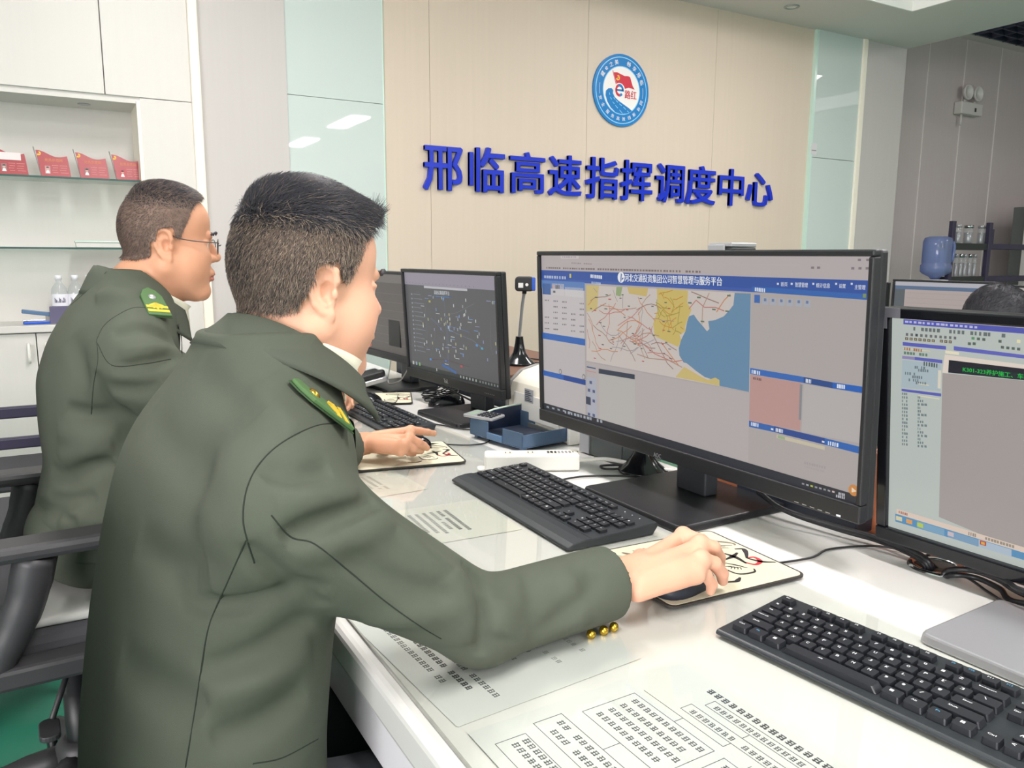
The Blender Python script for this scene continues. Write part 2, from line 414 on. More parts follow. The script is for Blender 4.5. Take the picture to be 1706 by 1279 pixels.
# little lamp disc in the niche top
MB().lathe([(.03, nT-.004), (.03, nT)], 20, M=Matrix.Translation((P(140, 176, y=WY+.15).x-.05, .15, 0))).build('niche_lamp', W['silver'], wu)
shelf_z = []
for q, lab in ((295, 'upper glass shelf in the niche holding red flag plaques'), (412, 'lower glass shelf in the niche above the water bottles')):
    z = P(120, q, y=WY+.02).z; shelf_z.append(z)
    s = empty('glass_shelf', (.05, WY, z), 0, lab, 'shelf')
    MB().box((-1.3, .03, -.008), (nR-.068, .29, 0)).build('pane', W['shelfglass'], s)
    MB().box((-1.3, .02, -.009), (nR-.068, .031, .0005)).build('front_edge', W['shelfedge'], s)
# pale box on the lower shelf
a = P(127, 410, y=WY+.06); b = P(205, 402, y=WY+.06)
bx = empty('storage_box', (0, 0, 0), 0, 'pale flat box lying on the lower glass shelf', 'box')
MB().box((a.x, WY+.06, shelf_z[1]+.001), (b.x+.1, WY+.22, shelf_z[1]+.026)).build('tray', W['white_lam'], bx, .003)
MB().box((a.x-.004, WY+.055, shelf_z[1]+.026), (b.x+.104, WY+.225, shelf_z[1]+.034)).build('lid', W['glassedge'], bx, .002)
# red flag plaques
def wave(n=14): return [(.035+.145*k/n, .135-.012*k/n*1.6+.011*sin(pi*(.35+1.75*k/n))) for k in range(n+1)]
def plaque(px, py, lab, photo, note=False):
    c = P(px, py, y=WY+.10)
    t = empty('flag_plaque', (c.x, WY+.10, shelf_z[0]+.001), 0, lab, 'plaque', 'red plaques on the glass shelf'); t.scale = (.84, .84, .9)
    Mx = Matrix(((1, 0, 0, 0), (0, .17, -1, 0), (0, 1, .17, 0), (0, 0, 0, 1)))   # stands upright, leaning back a little
    tilt = lambda z: Matrix(((1, 0, 0, -.09), (0, .12, -1, .002-z), (0, 1, .12, 0), (0, 0, 0, 1)))
    out = [(.045, 0), (.19, 0), (.178, .06), (.17, .1)] + list(reversed(wave()))[0:]
    out = [(.030, 0), (.185, 0)] + [(.185-.012*k/4, .112*k/4+.0) for k in range(1, 4)] + [(p[0]-.01-.02*(1-p[0]/.18), p[1]) for p in reversed(wave())]
    out = [(x, y) for x, y in out]
    MB().prism(out, 0, .008, M=tilt(0)).build('flag_board', W['plaque'], t, .001)
    MB().tube([tilt(0) @ Vector((.030, 0, .004)), tilt(0) @ Vector((-.002, .162, .004))], .0028, 8).build('pole', W['greypl'], t)
    e = MB(); T = tilt(.0085)
    arc = [(.024+.011*cos(a), .128+.011*sin(a)) for a in np.linspace(-2.6, 1.2, 12)] + [(.024+.007*cos(a)+.001, .128+.007*sin(a)+.002) for a in np.linspace(1.2, -2.6, 12)]
    e.prism(arc, 0, .0006, M=T); e.prism([(.016, .118), (.018, .116), (.03, .13), (.028, .132)], 0, .0006, M=T); e.prism([(.022, .136), (.03, .128), (.034, .131), (.026, .139)], 0, .0006, M=T)
    e.build('party_emblem', W['embyellow'], t)
    x = MB()
    x.text('党员示范岗', T @ Matrix.Translation((.098, .094, .0008)), .092, .016)
    x.build('title', W['orangegold'], t)
    l = MB()
    for r in range(4):
        for (u0, u1) in ((.088, .118), (.128, .168)):
            u = u0+.004*(r % 2)
            while u < u1-.003*(r % 3): l.box((u, .064-r*.013, 0), (u+.005, .0665-r*.013, .0005), 0, T); u += .0068
    l.build('print', W['plaquetext'], t)
    if photo:
        p = MB(); p.box((.05, .02, 0), (.078, .062, .0006), 0, T); p.prism(circ(.008, 14, .064, .046), .0006, .001, 1, T); p.prism([(.053, .021), (.075, .021), (.07, .037), (.058, .037)], .0006, .001, 2, T); p.prism([(.056, .05), (.072, .05), (.068, .057), (.06, .057)], .0008, .0013, 3, T)
        p.build('photo', [mat('photo_ground', srgb(*photo), .5), mat('photo_face', srgb(206, 172, 160), .6), W['emb_white'], mat('photo_hair', srgb(58, 50, 52), .6)], t)
    if note:
        p = MB(); p.box((.01, .082, .004), (.152, .122, .005), 0, T)
        p.build('paper_slip', mat('slip_pink', srgb(246, 222, 222), .7), t)
    return t
plaque(15, 272, 'red flag plaque half covered by a pale paper slip', (150, 120, 120), True)
plaque(87, 272, 'second red flag plaque from left, with tiny figure photo', (196, 150, 150))
plaque(152, 274, 'third red flag plaque from left, with dark grey photo', (150, 104, 108))
plaque(211, 276, 'rightmost red flag plaque, with white-shirted portrait', (190, 70, 80))
# things on the counter: water bottles, a purple holder, a blue stapler
def bottle(px, lab):
    c = P(px, 522, y=WY+.12)
    t = empty('water_bottle', (c.x, WY+.12, ct+.001), 0, lab, 'bottle', 'water bottles on the cabinet counter')
    MB().lathe([(.002, 0), (.036, .002), (.038, .012), (.038, .15), (.034, .175), (.017, .2), (.0135, .206), (.0135, .222)], 24).build('bottle_body', W['bottle'], t)
    MB().lathe([(.016, .218), (.016, .240), (.014, .242)], 20).build('cap', W['water'], t)
    MB().lathe([(.0385, .085), (.0387, .09), (.0387, .142), (.0385, .146)], 24, cap=False).build('label', W['water'], t)
    m = MB()
    for k in range(10):
        a = -pi/2+(k-4.5)*.14; r = .0392
        m.box((-.0012-.001*(k % 3), -.0004, .102), (.0012, .0004, .128-.006*(k % 4)), 0, Matrix.Translation((r*cos(a), r*sin(a), 0)) @ Matrix.Rotation(a+pi/2, 4, 'Z'))
    m.build('label_print', W['purple'], t)
bottle(102, 'clear water bottle behind the purple holder, left of three')
bottle(129, 'middle one of three water bottles on the counter')
bottle(153, 'water bottle nearest the shaved head of three')
c = P(103, 515, y=WY+.05)
hl = empty('bottle_holder', (c.x, WY+.055, ct+.001), 0, 'translucent purple holder in front of the leftmost water bottle', 'holder')
m = MB()
for (a, b) in (((-.055, -.03, 0), (.055, .02, .004)), ((-.055, -.03, .004), (.055, -.027, .085)), ((-.055, .017, .004), (.055, .02, .085)), ((-.055, -.027, .004), (-.052, .017, .085)), ((.052, -.027, .004), (.055, .017, .085))): m.box(a, b)
m.build('tray', W['purple'], hl, .001)
c = P(62, 521, y=WY+.02)
st = empty('stapler', (c.x, WY+.04, ct+.001), .12, 'blue stapler with open arm on the cabinet counter', 'stapler')
MB().prism(rrect(.13, .03, .008, 3), 0, .014).build('base', W['brightblue'], st, .003)
MB().box((-.065, -.012, .014), (.03, .012, .021)).build('plate', W['chrome'], st, .001)
MB().prism(rrect(.135, .028, .008, 3), 0, .02, M=Matrix.Translation((-.002, 0, .046)) @ Matrix.Rotation(radians(9), 4, 'Y')).build('arm', W['bluegrey'], st, .004)
MB().box((.035, -.011, .012), (.062, .011, .045)).build('hinge', W['greypl'], st, .002)

# ---- lettering on the wall
SIGN = [('邢', 705, 771, 243, 318, 'at the left end of the wall sign'), ('临', 781, 841, 245, 321, 'second from the left on the wall sign'),
        ('高', 849, 908, 253, 323, 'third on the wall sign'), ('速', 914, 969, 258, 327, 'fourth on the wall sign'),
        ('指', 976, 1031, 262, 332, 'fifth on the wall sign'), ('挥', 1034, 1087, 267, 335, 'sixth on the wall sign'),
        ('调', 1092, 1140, 273, 338, 'seventh on the wall sign'), ('度', 1143, 1192, 276, 341, 'eighth on the wall sign'),
        ('中', 1197, 1239, 281, 343, 'ninth on the wall sign'), ('心', 1244, 1288, 288, 344, 'at the right end of the wall sign')]
for ch, x0, x1, y0, y1, w in SIGN:
    cx, cy = (x0+x1)/2, (y0+y1)/2
    a = P(x0, cy, y=WY-.02); b = P(x1, cy, y=WY-.02); t_ = P(cx, y0, y=WY-.02); d_ = P(cx, y1, y=WY-.02)
    m = MB().text(ch, Matrix(((1, 0, 0, 0), (0, 0, -1, 0), (0, 1, 0, 0), (0, 0, 0, 1))), b.x-a.x-.012, t_.z-d_.z-.012, .024, 0, .016)
    o = m.build('sign_character', W['signblue']); o.location = ((a.x+b.x)/2, WY-.001, (t_.z+d_.z)/2)
    tag(o, 'blue raised character %s, %s' % (ch, w), 'lettering', 'blue characters of the wall sign')
# ---- round emblem
c = P(1035, 151, y=WY-.01); R0 = (P(1081, 151, y=WY).x-P(989, 151, y=WY).x)/2
em = empty('wall_emblem', (c.x, WY-.001, c.z), 0, 'round blue and white road emblem above the wall lettering', 'emblem')
EM = Matrix(((1, 0, 0, 0), (0, 0, -1, 0), (0, 1, 0, 0), (0, 0, 0, 1)))
def lay(k): return EM @ Matrix.Translation((0, 0, .012+k*.0012))
MB().prism(circ(R0, 64), 0, .012, 0, EM).build('disc', W['emb_blue'], em)
def ringmesh(r0, r1, k, mm, name):
    m = MB(); n = 72; T = lay(k)
    vs = [T @ Vector((r*cos(2*pi*i/n), r*sin(2*pi*i/n), 0)) for r in (r0, r1) for i in range(n)]
    m.add(vs, [(i, (i+1) % n, n+(i+1) % n, n+i) for i in range(n)])
    return m.build(name, mm, em)
ringmesh(R0*.90, R0*.925, .3, W['emb_light'], 'outer_ring')
ringmesh(R0*.0, R0*.655, .3, W['emb_white'], 'inner_disc')
ringmesh(R0*.645, R0*.67, .6, W['emb_light'], 'inner_ring')
m = MB(); T = lay(.6)
def around(words, a0, a1, top=True, size=.115):
    n = len(words)
    for i, ch in enumerate(words):
        if ch == ' ': continue
        a = radians(a0+(a1-a0)*i/(n-1)); rot = a-pi/2 if top else a+pi/2
        m.text(ch, T @ Matrix.Translation((R0*.785*cos(a), R0*.785*sin(a), 0)) @ Matrix.Rotation(rot, 4, 'Z'), R0*size*(.8 if ch == 'e' else 1.15), R0*size*(.8 if ch == 'e' else 1.15), 0, 0, .012)
around('藏e之美', 150, 105); around('畅享邢临', 72, 22)
for wd, a in (('安全', 207), ('服务', 240), ('高效', 270), ('创新', 300), ('协同', 332)):
    around(wd, a-7.5, a+7.5, False, .095)
for sgn in (-1, 1):
    aa = np.linspace(-.2, .18, 8) if sgn > 0 else np.linspace(pi-.18, pi+.2, 8)
    m.add([T @ Vector((R0*r*cos(t), R0*r*sin(t), 0)) for r in (.78, .79) for t in aa], [(i, i+1, 8+i+1, 8+i) for i in range(7)])
m.build('ring_lettering', W['emb_white'], em)
s = R0
flagpts = [(-.30, .47), (-.18, .485), (-.05, .45), (.1, .41), (.22, .42), (.30, .40), (.34, .30), (.40, .16), (.48, .07), (.38, .09), (.25, .10), (.12, .06), (-.0, .09), (-.18, .14)]
m = MB(); m.add([lay(1) @ Vector((p[0]*s, p[1]*s, 0)) for p in flagpts], [tuple(range(len(flagpts)))])
m.add([lay(1) @ Vector((p[0]*s, p[1]*s, 0)) for p in ((-.345, .52), (-.325, .525), (-.19, .14), (-.21, .14))], [(0, 1, 2, 3)])
m.build('flag', W['red'], em)
m = MB(); T = lay(1.5)
arc = [(-.15+.075*cos(a), .34+.075*sin(a)) for a in np.linspace(-2.7, 1.3, 14)] + [(-.145+.05*cos(a), .35+.05*sin(a)) for a in np.linspace(1.3, -2.7, 14)]
m.add([T @ Vector((x*s, y*s, 0)) for x, y in arc], [(i, i+1, 26-i, 27-i) for i in range(13)])
for q in (((-.2, .29), (-.19, .275), (-.11, .37), (-.125, .38)), ((-.17, .39), (-.1, .33), (-.085, .35), (-.15, .41))): m.add([T @ Vector((x*s, y*s, 0)) for x, y in q], [(0, 1, 2, 3)])
m.build('party_emblem', W['embyellow'], em)
road = [(-.36, .03), (-.30, -.02), (-.31, -.10), (-.24, -.2), (-.1, -.29), (.1, -.38), (.28, -.46), (.40, -.53), (.32, -.58), (.2, -.62), (.0, -.65), (-.2, -.62), (-.38, -.5), (-.5, -.35), (-.57, -.18), (-.56, -.06), (-.48, .01)]
m = MB(); m.add([lay(1) @ Vector((p[0]*s, p[1]*s, 0)) for p in road], [tuple(range(len(road)))]); m.build('road', W['emb_blue'], em)
m = MB(); T = lay(1.4)
for (x0, y0, x1, y1) in ((-.44, -.1, -.42, -.16), (-.4, -.22, -.35, -.28), (-.31, -.34, -.25, -.39), (-.21, -.43, -.12, -.5), (-.06, -.54, .05, -.63), (-.28, -.22, -.22, -.27), (-.2, -.29, -.12, -.34), (-.07, -.37, .02, -.42), (.08, -.45, .17, -.51), (.22, -.54, .28, -.58)):
    d = Vector((y0-y1, x1-x0)).normalized()*.009
    m.add([T @ Vector((x*s, y*s, 0)) for x, y in ((x0-d.x, y0-d.y), (x1-d.x, y1-d.y), (x1+d.x, y1+d.y), (x0+d.x, y0+d.y))], [(0, 1, 2, 3)])
m.build('lane_marks', W['emb_light'], em)
m = MB(); m.add([lay(1.6) @ Vector((-.08*s+.2*s*cos(a), .0*s+.2*s*sin(a), 0)) for a in np.linspace(0, 2*pi, 33)[:-1]], [tuple(range(32))]); m.build('letter_ground', W['emb_white'], em)
m = MB(); T = lay(2)
e0, e1 = .10, .175
aa = np.linspace(radians(0), radians(318), 40)
vs = [T @ Vector((-.08*s+r*s*cos(a)*.88, r*s*sin(a), 0)) for r in (e0, e1) for a in aa]
m.add(vs, [(i, i+1, 41+i, 40+i) for i in range(39)])
for i in range(39): m.m[i] = 1 if 12 < i < 34 else 0
m.add([T @ Vector((x*s, y*s, 0)) for x, y in ((-.19, -.025), (.075, -.025), (.074, .03), (-.19, .03))], [(0, 1, 2, 3)], 0)
m.build('letter', [W['emb_blue'], W['red']], em)
MB().text('路红', lay(2) @ Matrix.Translation((.33*s, -.09*s, 0)), .42*s, .24*s, 0, 0, .02).build('red_lettering', W['red'], em)
# ------------------------------------------------------------------ the desk
DX0, DX1, DZ = .278, 1.19, .75
dk = empty('desk', (.7, 1.5, 0), 0, 'long white control desk the uniformed men sit at', 'desk')
Md = Matrix.Translation((-.7, -1.5, 0))
def dpart(name, a, b, m, bev=0): return MB().box(a, b, 0, Md).build(name, m, dk, bev, 3)
dpart('desktop', (DX0, -1.0, DZ-.052), (DX1, 4.0, DZ-.0005), W['desk'], .010)
dpart('front_apron', (DX0+.012, -1.0, DZ-.125), (DX0+.03, 4.0, DZ-.0525), W['deskedge'], .003)
for y in (-.98, .32, 1.42, 2.35, 3.2, 3.96): dpart('leg_panel', (DX0+.14, y, 0), (DX1-.06, y+.025, DZ-.053), W['deskedge'])
dpart('back_panel', (DX1-.06, -1.0, .02), (DX1-.04, 4.0, DZ-.053), W['navybox'])
# cable grommet set in the desk top
g = P(1560, 944, z=DZ)
gr = empty('cable_grommet', (g.x, g.y, DZ), 0, 'round metal cable grommet in the desk below the right monitor', 'grommet')
MB().lathe([(.030, .0012), (.031, .004), (.039, .004), (.041, 0)], 36, cap=False).build('rim', W['chrome'], gr)
MB().lathe([(.030, .0006), (.0, .0006)], 30, cap=False).build('hole', W['dark'], gr)

# papers lying under the clear sheet
ZP = DZ+.0003
def glyph_row(m, T, u0, v, n, s, seed, bold=1, mi=0, gaps=()):
    """a row of small dense printed marks, each as wide as a character"""
    r = random.Random(seed)
    for i in range(n):
        if i in gaps or r.random() < .06: continue
        u = u0+i*s
        for k in range(3):
            hh = s*.085*bold; vv = v+s*(.08+.30*k)
            m.box((u+s*.08*r.random(), vv, 0), (u+s*(.56+.25*r.random()), vv+hh, .0002), mi, T)
        for k in range(2):
            uu = u+s*(.12+.4*k+.1*r.random()); m.box((uu, v+s*.02, 0), (uu+s*.10*bold, v+s*(.6+.25*r.random()), .0002), mi, T)
def sheet_paper(name, c, w, h, rz, lab, mm, draw, z=0.0):
    t = empty(name, (c[0], c[1], ZP+z), rz, lab, 'paper', 'papers under the clear desk sheet')
    MB().prism(rrect(w, h, .002, 1), 0, .0003).build('sheet', mm, t)
    m = MB(); draw(m, Matrix.Translation((0, 0, .00035))); m.build('print', [W['ink'], W['inkfaint']], t)
    return t
def outline(m, T, u0, v0, u1, v1, th=.0006, mi=0):
    for a, b in (((u0, v0), (u1, v0+th)), ((u0, v1-th), (u1, v1)), ((u0, v0), (u0+th, v1)), ((u1-th, v0), (u1, v1))): m.box((a[0], a[1], 0), (b[0], b[1], .0002), mi, T)
def linep(m, T, pts, th=.0006, mi=0):
    for (x0, y0), (x1, y1) in zip(pts[:-1], pts[1:]): m.box((min(x0, x1)-th/2, min(y0, y1)-th/2, 0), (max(x0, x1)+th/2, max(y0, y1)+th/2, .0002), mi, T)
def flow(m, T):
    # read from the far side of the desk edge: title, boxes and arrows of a procedure chart
    glyph_row(m, T, -.085, .118, 15, .0105, 1, 1.5)
    outline(m, T, -.066, .098, .062, .113); glyph_row(m, T, -.058, .101, 13, .0088, 2)
    outline(m, T, -.075, .072, .058, .088); glyph_row(m, T, -.066, .075, 13, .0088, 3)
    linep(m, T, [(-.005, .098), (-.005, .088)]); linep(m, T, [(-.005, .072), (-.005, .062), (-.12, .062)]); 
    outline(m, T, -.122, -.02, -.004, .05)
    for r in range(4): glyph_row(m, T, -.112, .036-r*.0155, 11-(r % 2), .0095, 10+r)
    outline(m, T, .008, -.03, .135, .05)
    for r in range(5): glyph_row(m, T, .016, .036-r*.0155, 12-(r % 3), .0095, 20+r)
    linep(m, T, [(.03, .062), (.03, .05)]); linep(m, T, [(-.06, .062), (-.06, .05)])
    outline(m, T, -.13, -.075, -.012, -.04)
    for r in range(2): glyph_row(m, T, -.12, -.054-r*.0145, 11, .0095, 30+r)
    outline(m, T, .008, -.085, .135, -.045)
    for r in range(2): glyph_row(m, T, .016, -.06-r*.0145, 12, .0095, 40+r)
    linep(m, T, [(-.06, -.02), (-.06, -.04)]); linep(m, T, [(.07, -.03), (.07, -.045)])
    outline(m, T, -.12, -.125, -.03, -.09); glyph_row(m, T, -.112, -.112, 8, .0095, 51); glyph_row(m, T, -.112, -.124+.024, 7, .0095, 52)
    outline(m, T, .0, -.13, .12, -.098); glyph_row(m, T, .01, -.114, 11, .0095, 53); linep(m, T, [(.07, -.085), (.07, -.098)])
ang = -pi/2+radians(-2)
sheet_paper('paper_sheet', (.462, .49), .30, .278, -pi/2+radians(1), 'printed flowchart sheet under the clear cover in the near corner', W['paper'], flow, .0008)
def notes(m, T):
    glyph_row(m, T, -.085, .115, 14, .0085, 61, .8); glyph_row(m, T, -.085, .09, 6, .0085, 62, .8)
    glyph_row(m, T, -.02, .075, 12, .0085, 68, .8, 1); glyph_row(m, T, -.06, .05, 10, .0085, 63, .8)
    glyph_row(m, T, .02, .035, 9, .0085, 69, .8, 1); glyph_row(m, T, -.08, .02, 16, .0085, 64, .8)
    for r in range(3): glyph_row(m, T, -.10, -.005-r*.015, 18-2*r, .0085, 65+r, .8)
    for r in range(3): glyph_row(m, T, -.12, -.065-r*.017, 24-3*r, .0095, 75+r, 1.7 if r == 1 else 1)
sheet_paper('paper_sheet', (.432, .79), .26, .25, -pi/2+radians(4), 'note page under the clear cover beneath the near sleeve', W['paper'], notes, .0)
def notes2(m, T):
    for r in range(6): glyph_row(m, T, -.06, .05-r*.014, 14-(r % 3), .0085, 81+r, .9 if r > 1 else 1.5)
    for r in range(4): glyph_row(m, T, .03, -.06-r*.013, 9-(r % 3), .0085, 91+r, .8)
sheet_paper('paper_sheet', (.54, 1.22), .19, .27, -pi/2+radians(-3), 'faded note page under the clear cover left of the palm-rest keyboard', W['paper2'], notes2, .0)
def notes3(m, T):
    for r in range(5): glyph_row(m, T, -.06, .05-r*.014, 13-(r % 3), .0085, 101+r, .8, 1)
    for r in range(3): glyph_row(m, T, .0, -.05-r*.014, 9, .0085, 111+r, .8, 1)
sheet_paper('paper_sheet', (.50, 1.50), .18, .24, -pi/2+radians(3), 'faint note page under the clear cover behind the foreground shoulder', W['paper2'], notes3, .0)
cs = tag(MB().prism(rrect(.60, 4.3, .01, 3, .598, 1.55), DZ+.0018, DZ+.0032).build('clear_desk_sheet', W['clear']), 'clear glossy protective sheet covering the front of the desk', 'desk mat')
tag(MB().box((.2965, -.6, DZ), (.2985, 3.7, DZ+.0034)).build('sheet_edge_strip', mat('grimy_edge', srgb(176, 176, 168), .7, var=.5, vscale=60)), 'grimy narrow edge line along the clear sheet', 'edging')

# board standing along the back of the desk
pt = empty('desk_divider', (1.24, .1, 0), 0, 'orange-brown board divider standing behind the right monitors', 'divider')
MB().box((-.04, -1.1, DZ-.2), (-.005, 1.12, .885)).build('board', W['orange'], pt, .002)
MB().box((-.005, -1.1, 0), (.03, 1.12, .88)).build('back_board', W['wood'], pt, .002)
MB().box((-.042, .735, .838), (-.02, .79, .888)).build('end_block', W['pink'], pt, .002)
tag(MB().box((1.150, .815, DZ+.0004), (1.192, 1.09, DZ+.040)).build('cable_duct', W['navybox'], None, .003), 'low dark navy cable duct on the desk below the right end of the wide monitor', 'cable duct')
sb = empty('side_cabinet', (1.36, 2.45, 0), 0, 'dark cabinet with brown wooden top behind the map monitor', 'cabinet')
MB().box((-.15, -.36, 0), (.22, .6, .835)).build('body', W['navybox'], sb, .003)
MB().box((-.165, -.375, .8355), (.23, .61, .857)).build('top_board', W['wood'], sb, .003)

# ------------------------------------------------------------------ monitors
def monitor(name, c, yaw, tilt, w, h, bez, label, thick=.05, frame_m=None, group=None, stand=None, screen=None, base_m=None):
    """bez = side, top, bottom widths of the frame; stand = base centre x,y,width,depth; screen(S, M) draws the display"""
    a = Vector((-sin(yaw), cos(yaw), 0)); n = Vector((-cos(yaw)*cos(tilt), -sin(yaw)*cos(tilt), sin(tilt)))
    up = n.cross(-a); up = up if up.z > 0 else -up
    M = frame(c, -a, up, n)
    t = empty(name, (c[0], c[1], 0), 0, label, 'monitor', group)
    L = Matrix.Translation((-c[0], -c[1], 0)) @ M
    fm = frame_m or W['blackpl']
    s, tp, bt = bez; x, y = w/2, h/2
    mb = MB()
    for p, q in (((-x, y-tp, -.012), (x, y, .004)), ((-x, -y, -.012), (x, -y+bt, .0055)), ((-x, -y+bt, -.012), (-x+s, y-tp, .004)), ((x-s, -y+bt, -.012), (x, y-tp, .004))): mb.box(p, q, 0, L)
    mb.build('bezel', fm, t, .0025)
    MB().box((-x+.001, -y+.001, -.03), (x-.001, y-.001, -.0125), 0, L).build('rear_shell', W['glossbl'] if fm is W['glossbl'] else W['blackpl'], t, .004)
    if thick > .035: MB().prism(rrect(w*.72, h*.66, .03, 4), -thick, -.0305, 0, L @ Matrix.Translation((0, -h*.08, 0)), top=1.06).build('rear_housing', W['blackpl'], t, .006)
    sc = MB(); mats = []; ids = {}
    def S(col, pts, k=1, s=1.0):
        key = (col, s)
        if key not in ids:
            ids[key] = len(mats); mats.append(screen_mat('display_%d_%d_%d' % col, col, s))
        sc.add([L @ Vector((p[0], p[1], -.004+k*.00035)) for p in pts], [tuple(range(len(pts)))], ids[key])
    Mi = M.inverted()
    def pix(px, py):
        d = Mi.to_3x3() @ ray(px, py); o = Mi @ CAM_O; q = o - d*(o.z/d.z); return (q.x, q.y)
    def T(col, words, p0, p1, p2, k=3, bold=0.0, s=1.0):     # words filling a box given by left-top, right-top, left-bottom
        key = (col, s)
        if key not in ids: ids[key] = len(mats); mats.append(screen_mat('display_%d_%d_%d' % col, col, s))
        ww = p1[0]-p0[0]; hh = p0[1]-p2[1]
        sc.text(words, L @ Matrix.Translation(((p0[0]+p1[0])/2, (p0[1]+p2[1])/2+(p1[1]-p0[1])/2, -.004+k*.00035)), ww, hh, 0, ids[key], bold)
    S.rect = lambda col, x0, y0, x1, y1, k=1, s=1.0: S(col, ((x0, y1), (x0, y0), (x1, y0), (x1, y1)), k, s)
    screen(S, T, pix, (-x+s, -y+bt, x-s, y-tp))
    sc.build('screen', mats, t)
    if stand:
        bx_, by_, bw, bd, nb = stand
        rz = yaw
        Ms = Matrix.Translation((bx_-c[0], by_-c[1], 0)) @ Matrix.Rotation(rz, 4, 'Z')
        MB().prism(rrect(bd, bw, .012, 3), DZ+.0005, DZ+.014, 0, Ms, top=.985).build('base', base_m or fm, t, .003)
        nx = -(n.x)*.034
        z1 = c[2]-h*.18
        Mn = Matrix.Translation((nb[0]-c[0], nb[1]-c[1], 0)) @ Matrix.Rotation(rz, 4, 'Z')
        MB().prism(rrect(.035, nb[2], .006, 3), DZ+.0142, z1, 0, Mn, top=1).build('neck', W['greybl'] if fm is not W['glossbl'] else W['silver'], t, .003)
        MB().box((-.06, -.05, z1-.05), (.012, .05, z1+.05), 0, Mn).build('mount', W['blackpl'], t, .004)
    return t, L, pix

